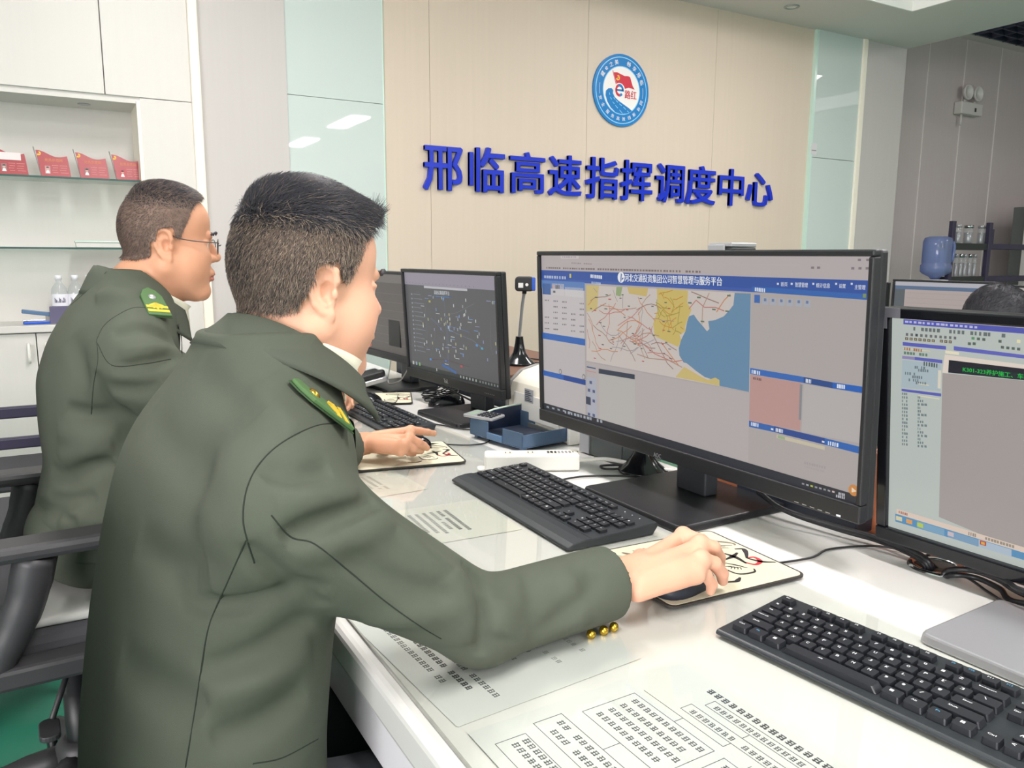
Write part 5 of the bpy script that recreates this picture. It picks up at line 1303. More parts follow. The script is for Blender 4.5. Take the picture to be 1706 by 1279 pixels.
def project(bvh, p, d, off=.0006):
    hit = bvh.ray_cast(Vector(p), Vector(d)); return None if hit[0] is None else hit[0]+hit[1]*off
def bvh_of(o):
    me = o.data; n = len(me.vertices); co = np.empty(n*3, np.float32); me.vertices.foreach_get('co', co)
    q = np.empty(len(me.loops), np.int32); me.loops.foreach_get('vertex_index', q)
    return BVHTree.FromPolygons([Vector(c) for c in co.reshape(-1, 3).tolist()], q.reshape(-1, 4).tolist())

def hair_obj(name, body, F, O, R, wide, parent, region, thick, flow, length, n, col_mats, seed=1, h=.0024, rad=.00032, shade=None, sc=1.0, lx=1.0):
    """a close cap of hair with separate strands standing out of it"""
    H = Field()
    def cap(p):
        l = (p-O)@R/sc; l[:, 1] /= wide; l[:, 0] /= lx
        base = F.eval(p); t = thick(l); d = base-t
        return np.maximum(d, region(l))
    H.add(cap, O+R@V3((-.01, 0, .03)), .16)
    c = O+R@V3((-.01, 0, .03)); v, q = skin(H, c-.16, c+.16, h, 2)
    rng = np.random.default_rng(seed)
    cen = v[q].mean(1); nrm = np.cross(v[q[:, 2]]-v[q[:, 0]], v[q[:, 3]]-v[q[:, 1]]); ar = np.linalg.norm(nrm, axis=1)+1e-12; nrm /= ar[:, None]
    fd = F.eval(cen.astype(np.float32)); lc = (cen-O)@R/sc; lc[:, 1] /= wide; lc[:, 0] /= lx
    out = (fd > thick(lc)*.6)
    idx = np.nonzero(out)[0]; w = ar[idx]*(length(lc[idx])[0]); idx = rng.choice(idx, n, p=w/w.sum())
    u = rng.random((n, 2)).astype(np.float32); A = v[q[idx]]
    base = (A[:, 0]*(1-u[:, :1])+A[:, 1]*u[:, :1])*(1-u[:, 1:])+(A[:, 3]*(1-u[:, :1])+A[:, 2]*u[:, :1])*u[:, 1:]
    nn = nrm[idx]; ll = (base-O)@R/sc; ll[:, 1] /= wide; ll[:, 0] /= lx
    fl = flow(ll)@R.T; fl = fl+rng.normal(0, .28, fl.shape); L = length(ll)[1]*rng.uniform(.6, 1.15, n)
    rise = np.broadcast_to(length(ll)[2], (n,))[:, None]
    d0 = fl-nn*(fl*nn).sum(1)[:, None]; d0 /= np.linalg.norm(d0, axis=1)[:, None]+1e-9
    p0 = base-nn*.002; p1 = base+(d0*.45+nn*rise*.5)*L[:, None]; p2 = base+(d0*.95+nn*(rise*.8-.08))*L[:, None]
    t = d0; sdir = np.cross(t, nn); 
    rings = []
    for p, r in ((p0, rad), (p1, rad*.85), (p2, rad*.25)):
        for k in range(3):
            a = 2*pi*k/3; rings.append(p+(sdir*cos(a)+nn*sin(a))*r)
    sv = np.stack(rings, 1).reshape(-1, 3); b9 = (np.arange(n)*9)[:, None]
    qs = []
    for ring in (0, 1):
        for k in range(3): qs.append(np.stack([b9[:, 0]+ring*3+k, b9[:, 0]+ring*3+(k+1) % 3, b9[:, 0]+ring*3+3+(k+1) % 3, b9[:, 0]+ring*3+3+k], 1))
    nv = len(v); allq = np.concatenate([q]+[x+nv for x in qs]); allv = np.concatenate([v, sv])
    o = skin_obj(name, allv, allq, col_mats, parent)
    mi = np.zeros(len(allq), np.int32)
    if shade is not None:
        base_i = shade(lc, None); mi[:len(q)] = np.where(base_i == 2, 1, base_i)
        sm = shade(ll, rng)
        mi[len(q):] = np.tile(sm, 6)
    o.data.polygons.foreach_set('material_index', mi); o.data.update()
    return o
def tassel(): pass
# ------------------------------------------------------------------ the two men
def ring_band(center, yaw, rows, a0, a1, n=40, thickness=.0022):
    """a band of cloth round the neck: rows of (radius forward, radius aside, z at back, z at front, forward shift); double skinned"""
    c, s = cos(yaw), sin(yaw); mb = MB(); m = len(rows)
    def pt(row, a, grow=0):
        rx, ry, zb, zf, sh = row; ca, sa = cos(a), sin(a); k = (1-ca)/2
        x = -(rx+grow)*ca+sh*k; y = -(ry+grow)*sa; z = zb+(zf-zb)*(k**1.25)
        return Vector((center[0]+x*c-y*s, center[1]+x*s+y*c, z))
    angs = np.linspace(a0, a1, n)
    A = [pt(r, a) for a in angs for r in rows]; B = [pt(r, a, -thickness) for a in angs for r in rows]
    N = len(A); fs = []
    for i in range(n-1):
        for j in range(m-1):
            q = (i*m+j, i*m+j+1, (i+1)*m+j+1, (i+1)*m+j); fs.append(q); fs.append(tuple(N+x for x in reversed(q)))
        fs.append((i*m, (i+1)*m, N+(i+1)*m, N+i*m)); j = m-1; fs.append((i*m+j, N+i*m+j, N+(i+1)*m+j, (i+1)*m+j))
    for i in (0, n-1):
        for j in range(m-1): fs.append((i*m+j, i*m+j+1, N+i*m+j+1, N+i*m+j))
    mb.add(A+B, fs, 0, True); return mb
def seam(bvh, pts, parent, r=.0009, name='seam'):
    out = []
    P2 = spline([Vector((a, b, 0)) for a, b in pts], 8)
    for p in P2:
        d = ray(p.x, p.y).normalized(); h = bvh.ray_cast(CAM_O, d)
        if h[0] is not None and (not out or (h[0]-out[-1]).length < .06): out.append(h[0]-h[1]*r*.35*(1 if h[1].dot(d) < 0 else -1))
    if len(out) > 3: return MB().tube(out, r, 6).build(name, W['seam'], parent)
def shoulder_board(bvh, pin, pout, width, parent, ends=(0, 0)):
    hs = []
    for p in (pin, pout):
        h = bvh.ray_cast(CAM_O, ray(*p).normalized()); hs.append(h)
    a, b = hs[0][0], hs[1][0]; x = (b-a).normalized(); nrm = (hs[0][1]+hs[1][1]+Vector((0, 0, 3))).normalized()
    y = nrm.cross(x).normalized(); nrm = x.cross(y); L = max((b-a).length, .07)
    M = frame(a+nrm*.0045, x, y, nrm)
    hw = width/2
    o = MB().prism([(0, -hw*.55), (.016, -hw*.92), (L, -hw), (L, hw), (.016, hw*.92), (0, hw*.55), (-.008, 0)], -.002, .0025, 0, M).build('shoulder_board', W['epaulet'], parent, .0012)
    MB().prism([(-.001, -hw*.57), (.016, -hw*.96), (L+.002, -hw*1.05), (L+.002, hw*1.05), (.016, hw*.96), (-.001, hw*.57), (-.01, 0)], -.0035, -.002, 0, M).build('board_backing', W['epaulet_edge'], o)
    MB().lathe([(0, .0055), (.004, .005), (.007, .003), (.0072, .002)], 20, 0, M @ Matrix.Translation((.02, 0, 0)), cap=False).build('button', W['silver'] if width < .046 else W['gold'], o)
    m = MB()
    for k in range(2): m.box((L-.014-k*.011, -hw*.92, .0024), (L-.008-k*.011, hw*.92, .0034), 0, M)
    m.build('rank_bars', W['yellow'], o)
    e = MB()
    for k in range(5):
        an = radians(-60+30*k); e.prism([(.0, -.0018), (.014, -.0028), (.017, 0), (.014, .0028), (0, .0018)], .0025, .0034, 0, M @ Matrix.Translation((L*.55, 0, 0)) @ Matrix.Rotation(an, 4, 'Z'))
    e.build('emblem', W['yellow'], o)
    return o
def front_patch(bvh, origin, yaw, outline, mm, name, parent, off, nx=14, nz=26):
    """cloth lying on the chest: outline(t) -> left and right offsets at height; cast from the front"""
    f = Vector((cos(yaw), sin(yaw), 0)); l = Vector((-sin(yaw), cos(yaw), 0)); mb = MB(); g = {}
    for j in range(nz+1):
        z, u0, u1 = outline(j/nz)
        for i in range(nx+1):
            p = Vector(origin)+l*(u0+(u1-u0)*i/nx); p.z = z
            h = bvh.ray_cast(p+f*.5, -f)
            if h[0] is not None: g[(i, j)] = h[0]+h[1]*off
    ids = {k: n for n, k in enumerate(g)}
    mb.add(list(g.values()), [(ids[(i, j)], ids[(i+1, j)], ids[(i+1, j+1)], ids[(i, j+1)]) for i in range(nx) for j in range(nz) if all(k in ids for k in ((i, j), (i+1, j), (i+1, j+1), (i, j+1)))], 0, True)
    if g: return mb.build(name, mm, parent)

def legs(name, hip, knees, ankles, mm, parent, r=.085):
    F = Field(); F.ell((hip[0]+.03, hip[1], hip[2]), (.12, .18, .10), None, .04)
    for k, (kn, an) in enumerate(zip(knees, ankles)):
        s = -1 if k == 0 else 1
        F.cone((hip[0]+.04, hip[1]+s*.09, hip[2]), kn, r, .066, .04); F.cone(kn, an, .062, .052, .02)
        F.crease([(kn[0]-.1, kn[1]-.06, kn[2]+.02), (kn[0]-.06, kn[1], kn[2]+.07)], -.006, .01)
    lo = np.array([hip[0]-.25, hip[1]-.35, .02]); hi = np.array([max(k[0] for k in knees)+.15, hip[1]+.35, hip[2]+.2])
    v, q = skin(F, lo, hi, .006, 2)
    o = skin_obj(name, v, q, [mm], parent)
    for k, an in enumerate(ankles):
        S = Field(); S.cone((an[0]-.03, an[1], .05), (an[0]+.16, an[1], .035), .045, .036, .01); S.cone((an[0], an[1], .06), (an[0], an[1], .12), .042, .045, .02)
        S.box((an[0]+.06, an[1], -.04), (.3, .2, .05), np.eye(3), .001, 0, 's')
        v, q = skin(S, (an[0]-.12, an[1]-.09, .0), (an[0]+.25, an[1]+.09, .19), .006, 2); skin_obj('shoe', v, q, [W['shoe']], parent)
    return o

# ---- the man in the foreground
AZ = radians(9); HRm = basis((cos(AZ), sin(AZ), -.12)); S1 = .93
O1 = V3((.258, .945, 1.176))
SH = [(.165, .742, .975), (.145, 1.10, .955)]; EL = [(.392, .746, .806), (.09, 1.21, .76)]; WR = [(.644, .775, .801), (.30, 1.10, .60)]
K1 = [P(1138, 890, z=.822), P(1166, 905, z=.824), P(1168, 930, z=.818), P(1160, 953, z=.806)]
F1 = [[P(1168, 900, z=.823), P(1190, 916, z=.806), P(1198, 930, z=.785)], [P(1188, 912, z=.818), P(1198, 928, z=.796), P(1199, 941, z=.780)],
      [P(1190, 938, z=.808), P(1203, 955, z=.788), P(1204, 967, z=.774)], [P(1176, 958, z=.797), P(1186, 973, z=.780), P(1184, 984, z=.768)]]
T1 = [(.665, .800, .795), (.700, .838, .790), (.735, .852, .783), (.762, .848, .776)]
h1 = hand(P(1062, 966, z=.803), K1, F1, T1, .0090)
hl_ = hand((.315, 1.09, .592), [(.375, 1.115, .585), (.382, 1.095, .588), (.382, 1.075, .587), (.376, 1.058, .583)],
           [[(.41, 1.12, .58), (.43, 1.12, .565), (.44, 1.118, .55)], [(.42, 1.097, .582), (.445, 1.097, .566), (.452, 1.096, .548)], [(.418, 1.073, .58), (.44, 1.072, .565), (.447, 1.072, .548)], [(.405, 1.052, .576), (.422, 1.05, .563), (.43, 1.05, .55)]],
           [(.335, 1.12, .585), (.36, 1.145, .58), (.385, 1.155, .572), (.4, 1.155, .565)])
man1, FB1 = person_body(O1, HRm, (.225, .935, 1.08), SH, EL, WR, [h1, hl_], 1.06, .009, [(.19, .93, 1.03), (.15, .925, .85), (.13, .92, .62), (.12, .92, .52)], 'person', W['skin'], sc=S1, lx=.96, h=.0018)
tag(man1, 'man in dark green uniform in the foreground, hand on mouse, seen from behind', 'person', 'uniformed men at the desk')
nails(F1[1:], man1)
Y1 = radians(13)
prof1 = [(.44, .104, .925, .136, .180), (.55, .108, .925, .126, .176), (.68, .114, .925, .120, .178), (.80, .128, .925, .114, .184), (.90, .146, .925, .110, .190), (.97, .164, .925, .110, .188), (1.02, .174, .925, .100, .168), (1.06, .186, .928, .086, .132), (1.095, .198, .93, .074, .098), (1.13, .206, .932, .064, .072)]
cre1 = [([(768, 936), (790, 962), (802, 1000), (804, 1050), (802, 1092)], -.0065, .008), ([(782, 946), (799, 966), (806, 988)], -.007, .007), ([(748, 955), (768, 1000), (770, 1075)], .005, .018), ([(832, 950), (838, 1000), (832, 1060)], .004, .018),
        ([(440, 800), (458, 788), (500, 794), (551, 784), (600, 790), (634, 812)], -.006, .011), ([(470, 902), (490, 890), (540, 868), (595, 849), (625, 836), (644, 826)], -.008, .010), ([(455, 840), (524, 830), (600, 822)], .004, .014), ([(480, 925), (560, 905), (620, 880), (655, 860)], .005, .016),
        ([(560, 905), (640, 960), (720, 990), (760, 990)], -.004, .012), ([(600, 1030), (680, 1030), (760, 1010)], .004, .016),
        ([(300, 1004), (350, 1009), (400, 1006), (447, 994), (500, 978), (545, 985)], -.007, .010), ([(320, 965), (390, 965), (440, 950)], .004, .02), ([(410, 905), (440, 940), (470, 965), (540, 1010)], -.006, .010),
        ([(250, 690), (320, 780), (395, 850)], -.003, .025), ([(230, 900), (300, 950), (360, 960)], -.004, .022), ([(330, 1120), (430, 1090), (520, 1030)], -.004, .016), ([(340, 1155), (430, 1130), (520, 1080)], .003, .018), ([(200, 1100), (280, 1160), (330, 1200)], -.004, .028), ([(350, 1230), (440, 1205), (510, 1150)], -.004, .018),
        ([(880, 1062), (950, 1015), (1000, 958)], -.004, .014), ([(925, 950), (960, 990), (965, 1050)], .003, .018), ([(660, 880), (720, 935), (765, 960)], .004, .012), ([(860, 945), (890, 990), (880, 1050)], -.003, .014), ([(330, 610), (380, 660), (440, 690)], -.003, .02), ([(420, 640), (470, 700), (500, 720)], .003, .02)]
jk1, FJ1 = jacket('jacket', prof1, Y1, [([SH[0], EL[0], WR[0]], [.064, .0475, .0475], .05), ([SH[1], EL[1], WR[1]], [.058, .054, .050], .05)], man1, cre1, ((.242, .936, 1.06), (.25, .938, 1.20), .058, .070),
                  shoulders=[((.194, .865, 1.070), (.180, .760, 1.012), .046, .048, .05), ((.195, 1.0, 1.050), (.165, 1.08, .985), .044, .046, .05)], h=.0030)
bv1 = bvh_of(jk1)
for pts in ([(424, 938), (412, 900), (405, 862), (411, 815), (431, 774), (470, 737), (530, 708), (585, 706)], [(410, 900), (378, 972), (349, 1040), (336, 1110), (322, 1200), (309, 1278)], [(452, 858), (484, 894), (524, 906), (580, 950), (640, 1000), (700, 1043), (735, 1064)], [(421, 1272), (470, 1262), (530, 1231)]):
    seam(bv1, pts, jk1)
shoulder_board(bv1, (492, 645), (568, 702), .046, jk1)
C1 = (.245, .938)
ring_band(C1, radians(16), [(.068, .072, 1.148, 1.045, .010), (.075, .078, 1.151, 1.043, .010), (.088, .091, 1.140, 1.025, -.004), (.107, .120, 1.127, 1.006, -.022), (.113, .128, 1.119, .996, -.028)], radians(-128), radians(128), 48, .006).build('jacket_collar', W['collar'], jk1)
sh1 = ring_band(C1, radians(16), [(.0660, .0690, 1.10, 1.03, .010), (.0635, .0675, 1.128, 1.070, .010), (.0655, .0710, 1.137, 1.080, .014)], radians(-172), radians(172), 48, .0018).build('shirt_collar', W['shirt'], man1)
front_patch(bv1, (.19, .934, 0), Y1, lambda t: (.80+.25*t, -.004-.055*t, .004+.055*t), W['shirt'], 'shirt_front', man1, .002)
front_patch(bv1, (.19, .934, 0), Y1, lambda t: (.80+.23*t, -.022+.006*t, .022-.006*t), W['tie'], 'necktie', man1, .004, 4)
for sd in (-1, 1): front_patch(bv1, (.19, .934, 0), Y1, lambda t, sd=sd: (.78+.25*t, sd*(.004+.055*t), sd*(.030+.085*t)), W['collar'], 'lapel', jk1, .004, 6)
for px, py in ((987, 1057), (1008, 1051), (1025, 1045)):
    h = bv1.ray_cast(CAM_O, ray(px, py-6).normalized())
    q = P(px, py-1, z=.7585)
    n_ = Vector((-.1, -.75, .35)).normalized(); M = Matrix.Translation(q-n_*.004) @ n_.to_track_quat('Z', 'Y').to_matrix().to_4x4()
    MB().lathe([(.004, -.004), (.0062, 0), (.0062, .0012), (.005, .002), (.0046, .0042), (.003, .0055), (0, .006)], 18, 0, M).build('cuff_button', W['gold'], jk1)
HX1 = np.array([-.14, -.085, -.06, -.036, -.028, -.022, .006, .012, .024, .031, .050, .068, .080, .11]); HZ1 = np.array([-.032, -.034, -.034, -.026, .005, .030, .036, .014, .016, .032, .072, .094, .106, .120])
sm = lambda x: np.clip(x, 0, 1)**2*(3-2*np.clip(x, 0, 1))
W['hairdark'] = mat('hair_dark', srgb(52, 51, 57), .5, spec=.4); W['hairmid'] = mat('hair_brown', srgb(108, 96, 86), .6); W['hairlight'] = mat('hair_grey_brown', srgb(164, 148, 130), .6); W['scalp'] = mat('hair_scalp', srgb(130, 112, 100), .7)
def region1(l): return -(l[:, 2]-np.interp(l[:, 0], HX1, HZ1))
def thick1(l): return .0030+.006*sm((l[:, 2]-.072)/.045)+.004*sm((l[:, 0]-.02)/.06)*sm((l[:, 2]-.08)/.03)
def len1(l):
    t = sm((l[:, 2]-.068)/.035); return 1+.5*t, .0088+.020*t, .70-.30*t
def flow1(l):
    t = sm((l[:, 2]-.062)/.035)[:, None]; return (1-t)*np.array([-.25, 0, -1.])+t*np.array([1, 0, .25])
def shade1(l, rng):
    t = sm((l[:, 2]-.060)/.03)*.8+sm((-l[:, 0]-.080)/.02)*.35; r = np.where((t > .05) & (t < .7), RNG.random(len(l)), .7) if rng is None else rng.random(len(l)); return np.where(r < .14+t, 0, np.where(r < .52+.6*t, 1, np.where(r < .84, 3, 2)))
hair_obj('hair', man1, FB1, O1, HRm, 1.06, man1, region1, thick1, flow1, len1, 42000, [W['hairdark'], W['hairmid'], W['hairlight'], W['scalp']], 3, shade=shade1, sc=S1, lx=.96)
legs('trousers', (.10, .92, .545), [(.54, .80, .545), (.54, 1.04, .545)], [(.50, .80, .10), (.50, 1.04, .10)], W['trouser'], man1)
for s in (-1, 1): MB().tube([O1+HRm@V3(p) for p in ((.078, s*.046, .026), (.088, s*.033, .0315), (.091, s*.016, .028))], [.0022, .0030, .0022], 6, sub=3).build('eyebrow', W['hairdark'], man1)

# ---- the man wearing glasses
AZ2 = radians(-1); HR2 = basis((cos(AZ2), sin(AZ2), -.06))
O2 = V3((.207, 1.790, 1.234))
S2 = [(.120, 1.59, 1.005), (.115, 1.99, 1.005)]; E2 = [(.345, 1.545, .815), (.38, 2.14, .815)]; W2 = [(.585, 1.668, .797), (.635, 2.30, .795)]
K2 = [P(684, 716, z=.818), P(682, 729, z=.819), P(673, 739, z=.812), P(668, 748, z=.80)]
F2 = [[P(700, 718, z=.812), P(713, 720, z=.803), P(723, 722, z=.794)], [P(697, 737, z=.806), P(706, 742, z=.794), P(711, 746, z=.785)],
      [P(687, 747, z=.797), P(696, 750, z=.783), P(702, 751, z=.776)], [P(680, 753, z=.786), P(686, 755, z=.776), P(690, 756, z=.768)]]
T2 = [(.63, 1.70, .79), (.665, 1.745, .788), (.70, 1.762, .782), (.725, 1.76, .776)]
h2 = hand(P(622, 736, z=.803), K2, F2, T2, .0088)
K3 = [P(566, 650, z=.815), P(570, 657, z=.816), P(572, 664, z=.811), P(570, 671, z=.802)]
F3 = [[P(576, 656, z=.806), P(588, 664, z=.796), P(599, 669, z=.788)], [P(583, 661, z=.808), P(587, 669, z=.795), P(586, 677, z=.785)], [P(579, 668, z=.802), P(582, 675, z=.79), P(579, 681, z=.782)], [P(571, 675, z=.795), P(572, 680, z=.787), P(569, 684, z=.78)]]
h3 = hand((.665, 2.315, .80), K3, F3, [(.68, 2.30, .79), (.72, 2.275, .79), (.745, 2.265, .786), (.765, 2.26, .78)], .0084)
man2, FB2 = person_body(O2, HR2, (.140, 1.79, 1.13), S2, E2, W2, [h2, h3], 1.02, .008, [(.135, 1.79, 1.05), (.09, 1.79, .85), (.07, 1.79, .76), (.06, 1.79, .74)], 'person', W['skin2'], .0026, sc=.97, lx=.94)
tag(man2, 'man in dark green uniform wearing glasses, in profile behind the foreground man', 'person', 'uniformed men at the desk')
nails(F2, man2); nails(F3[:3], man2)
prof2 = [(.645, .075, 1.79, .152, .200), (.70, .075, 1.79, .144, .196), (.80, .085, 1.79, .128, .192), (.88, .083, 1.79, .130, .198), (.97, .084, 1.79, .128, .205), (1.04, .098, 1.79, .118, .196), (1.09, .112, 1.79, .104, .168), (1.13, .125, 1.79, .088, .120), (1.165, .133, 1.79, .070, .080), (1.185, .136, 1.79, .060, .066)]
cre2 = [([(160, 618), (190, 680), (228, 700)], -.006, .014), ([(110, 680), (160, 692), (222, 688)], -.006, .014), ([(85, 780), (110, 797), (150, 780), (190, 770)], -.006, .016), ([(100, 765), (140, 748), (190, 738)], .005, .02), ([(95, 720), (140, 726), (200, 720)], .004, .018),
        ([(60, 842), (90, 852), (130, 870)], -.006, .014), ([(95, 866), (140, 850)], .004, .016), ([(190, 560), (235, 546), (290, 572)], -.007, .013), ([(186, 612), (250, 606), (290, 592)], -.006, .012), ([(200, 590), (250, 580), (300, 588)], .004, .014), ([(160, 500), (180, 490), (220, 500)], .005, .016), ([(120, 560), (150, 640)], -.003, .02), ([(170, 640), (230, 650), (270, 640)], -.005, .014), ([(80, 830), (120, 835), (160, 825)], -.004, .014)]
jk2, FJ2 = jacket('jacket', prof2, radians(4), [([S2[0], E2[0], W2[0]], [.072, .060, .050], .05), ([S2[1], E2[1], W2[1]], [.072, .060, .050], .05)], man2, cre2, ((.16, 1.79, 1.11), (.20, 1.79, 1.25), .060, .078),
                  shoulders=[((.130, 1.71, 1.115), (.125, 1.61, 1.052), .050, .052, .05), ((.130, 1.87, 1.115), (.122, 1.97, 1.052), .050, .052, .05)], h=.0042)
bv2 = bvh_of(jk2)
for pts in ([(161, 566), (172, 544), (192, 527), (225, 512), (262, 516)], [(161, 566), (163, 600), (156, 640), (152, 690)], [(161, 570), (186, 608), (240, 606), (285, 598)], [(178, 452), (150, 480), (118, 508)]): seam(bv2, pts, jk2)
shoulder_board(bv2, (246, 487), (258, 512), .045, jk2)
C2 = (.150, 1.79)
ring_band(C2, radians(6), [(.071, .074, 1.192, 1.08, .030), (.078, .080, 1.194, 1.078, .030), (.090, .096, 1.176, 1.052, .024), (.103, .121, 1.149, 1.024, .012), (.108, .128, 1.141, 1.014, .010)], radians(-130), radians(130), 48, .006).build('jacket_collar', W['collar'], jk2)
ring_band(C2, radians(6), [(.0685, .0705, 1.14, 1.06, .028), (.066, .069, 1.176, 1.100, .028), (.0675, .0725, 1.183, 1.106, .032)], radians(-172), radians(172), 48, .0018).build('shirt_collar', W['shirt'], man2)
front_patch(bv2, (.15, 1.79, 0), radians(4), lambda t: (.86+.23*t, -.004-.055*t, .004+.055*t), W['shirt'], 'shirt_front', man2, .002)
front_patch(bv2, (.15, 1.79, 0), radians(4), lambda t: (.86+.22*t, -.022+.006*t, .022-.006*t), W['tie'], 'necktie', man2, .004, 4)
for sd in (-1, 1): front_patch(bv2, (.15, 1.79, 0), radians(4), lambda t, sd=sd: (.84+.24*t, sd*(.004+.055*t), sd*(.030+.085*t)), W['collar'], 'lapel', jk2, .004, 6)
HZ2 = HZ1+np.array([.0, .0, .0, .0, 0, 0, 0, 0, 0, .004, .006, .006, .0, .0])
W['stubble'] = mat('hair_stubble', srgb(138, 115, 103), .75); W['hairgrey'] = mat('hair_grey', srgb(96, 92, 92), .55)
def region2(l): return -(l[:, 2]-np.interp(l[:, 0], HX1, HZ2))
def thick2(l): return .0022+.0035*sm((l[:, 2]-.08)/.04)+.002*sm((-l[:, 0]-.07)/.03)
def len2(l):
    t = sm((l[:, 2]-.085)/.03); return 1+.8*t+.6*sm((-l[:, 0]-.08)/.03), .0050+.007*t, .95
def flow2(l):
    t = sm((l[:, 2]-.08)/.03)[:, None]; return (1-t)*np.array([-.2, 0, -1.])+t*np.array([1, 0, .3])
def shade2(l, rng):
    t = sm((l[:, 2]-.065)/.05)*.6+sm((-l[:, 0]-.085)/.025)*.6; r = np.where((t > .08) & (t < .62), RNG.random(len(l)), .6) if rng is None else rng.random(len(l)); return np.where(r < .12+t, 0, np.where(r < .42+.6*t, 1, np.where(r < .5+.5*t, 2, 3)))
hair_obj('hair', man2, FB2, O2, HR2, 1.02, man2, region2, thick2, flow2, len2, 30000, [W['hairdark'], W['hairmid'], W['hairgrey'], W['stubble']], 5, shade=shade2, rad=.0003, sc=.97, lx=.94)
for s in (-1, 1): MB().tube([O2+HR2@V3(p) for p in ((.082, s*.049, .027), (.093, s*.036, .0325), (.096, s*.016, .029))], [.0022, .0030, .0022], 6, sub=3).build('eyebrow', W['hairdark'], man2)
gl = empty('glasses', tuple(float(x) for x in O2)); gl.parent = man2
gm = MB(); lens = MB(); H_ = lambda p: O2*0+HR2@V3(p)
for s in (-1, 1):
    ringp = [H_((.1015-.05*abs((.033+.021*cos(a))-.033)*.3-.006*(abs(.033+.021*cos(a))/.054), s*(.033+.021*cos(a)), .004+.0155*sin(a))) for a in np.linspace(0, 2*pi, 25)[:-1]]
    gm.tube(ringp, .0009, 6, closed=True); lens.add(ringp, [tuple(range(24))])
    gm.tube([H_(p) for p in ((.096, s*.055, .010), (.088, s*.0735, .011), (.05, s*.079, .011), (.02, s*.0795, .014), (.004, s*.0775, .019), (-.006, s*.0735, .018))], .0011, 6, sub=4)
gm.tube([H_(p) for p in ((.105, -.012, .006), (.109, 0, .009), (.105, .012, .006))], .0009, 6, sub=3)
gm.build('rim', W['chair'], gl); lens.build('lenses', W['clear'], gl)
legs('trousers', (.0, 1.79, .655), [(.50, 1.70, .545), (.50, 1.92, .545)], [(.46, 1.70, .10), (.46, 1.92, .10)], W['wool'], man2, .088)

# ---- mice: each under a hand, one loose on a pad's far side, one coiled under the map monitor
mouse((.738, .787), atan2(.22, .97), 'dark mouse under the foreground man\'s right hand', [(.775, .815, .762), (.81, .815, .755), (.98, .781, .753), (1.05, .79, .753), (1.13, .76, .753), (1.15, .70, .756)], DZ+.0072, W['navybox'])
mouse((.715, 1.715), atan2(.25, .97), 'black mouse under the right hand of the man wearing glasses', [(.77, 1.73, .762), (.80, 1.74, .755), (.87, 1.70, .753), (.93, 1.72, .753), (.97, 1.84, .753)], DZ+.0072)
q = P(606, 667, z=.765); mouse((q.x, q.y), radians(-28), 'glossy black mouse just beyond the curled left hand', [(q.x+.05, q.y-.03, .762), (q.x+.09, q.y-.04, .757), (q.x+.16, q.y+.12, .755), (q.x+.2, q.y+.3, .757)], DZ+.0075, None, 1.05)
q = P(744, 668, z=.765); mouse((q.x, q.y), radians(160), 'spare black mouse lying under its coiled cable below the map monitor', None, DZ+.001, None, 1.05)
# ------------------------------------------------------------------ the rest of the desk things
# coil of cable over the spare mouse
q = P(735, 662, z=.775)
m = MB()
rr = random.Random(4)
for k in range(6):
    a = radians(20)+rr.uniform(-.12, .12); L = .075+rr.uniform(-.01, .015); w_ = .016+rr.uniform(0, .014); z0 = .012+.006*k
    pts = [(L*cos(t)*cos(a)-w_*sin(t)*sin(a), L*cos(t)*sin(a)+w_*sin(t)*cos(a), z0+.012*abs(cos(t))+.006*sin(2*t)) for t in np.linspace(0, 2*pi, 20)[:-1]]
    m.tube(pts, .0021, 7, closed=True)
o = m.build('coiled_cable', W['glossbl']); o.location = (q.x, q.y, DZ+.003); tag(o, 'bunched black cable coil over the spare mouse under the map monitor', 'cable')
# cables behind the map monitor's neck
def cable(pts, r, lab, mm=None, sub=8, grp=None):
    return tag(MB().tube(pts, r, 8, sub=sub).build('cable', mm or W['blackpl']), lab, 'cable', grp)
cable([P(700, 612, x=1.05), P(735, 640, x=1.04), (1.06, 2.1, .79), (1.12, 2.0, .757), (1.16, 1.9, .756)], .003, 'black cable sagging across behind the map monitor neck')
cable([(1.10, 2.02, .86), (1.13, 1.98, .80), (1.13, 1.93, .765), (1.17, 1.9, .757), (1.17, 1.8, .756)], .004, 'thick black cable dropping right of the map monitor neck')
cable([(1.02, 2.62, .85), (1.0, 2.60, .79), (.99, 2.56, .775), (1.0, 2.48, .80), (1.02, 2.44, .86)], .0022, 'thin grey cable looping below the plain-screened monitor', W['greypl'])
cable([P(905, 812, z=.757), P(935, 803, z=.753), P(1010, 799, z=.753), P(1062, 796, z=.753), P(1090, 782, z=.754)], .0022, 'black keyboard lead curling toward the second microphone base') if False else None
# telephone at the far end
q = P(590, 628, z=.785)
ph = empty('telephone', (P(596, 633, z=.785).x, P(596, 633, z=.785).y, DZ), radians(-100), 'black and silver desk telephone with keypad, behind the foreground chin', 'telephone')
Mt = Matrix.Rotation(radians(13), 4, 'X')
MB().prism(rrect(.20, .19, .02, 4), 0, .018, 0, Matrix.Translation((0, 0, .022)) @ Mt).build('body', W['silver'], ph, .004)
MB().prism(rrect(.18, .17, .015, 4), 0, .004, 0, Matrix.Translation((0, 0, .0)) , top=.9).build('foot', W['greypl'], ph, .001)
m = MB(); m.prism(rrect(.13, .17, .012, 4, -.025, 0), .0185, .022, 0, Matrix.Translation((0, 0, .022)) @ Mt); m.build('face', W['blackpl'], ph)
for i in range(4):
    for j in range(5):
        k = MB().prism(rrect(.019, .013, .003, 2), 0, .005).build('key', W['greybl'], ph); k.matrix_basis = Matrix.Translation((0, 0, .022)) @ Mt @ Matrix.Translation((-.068+i*.027, -.062+j*.024, .0222))
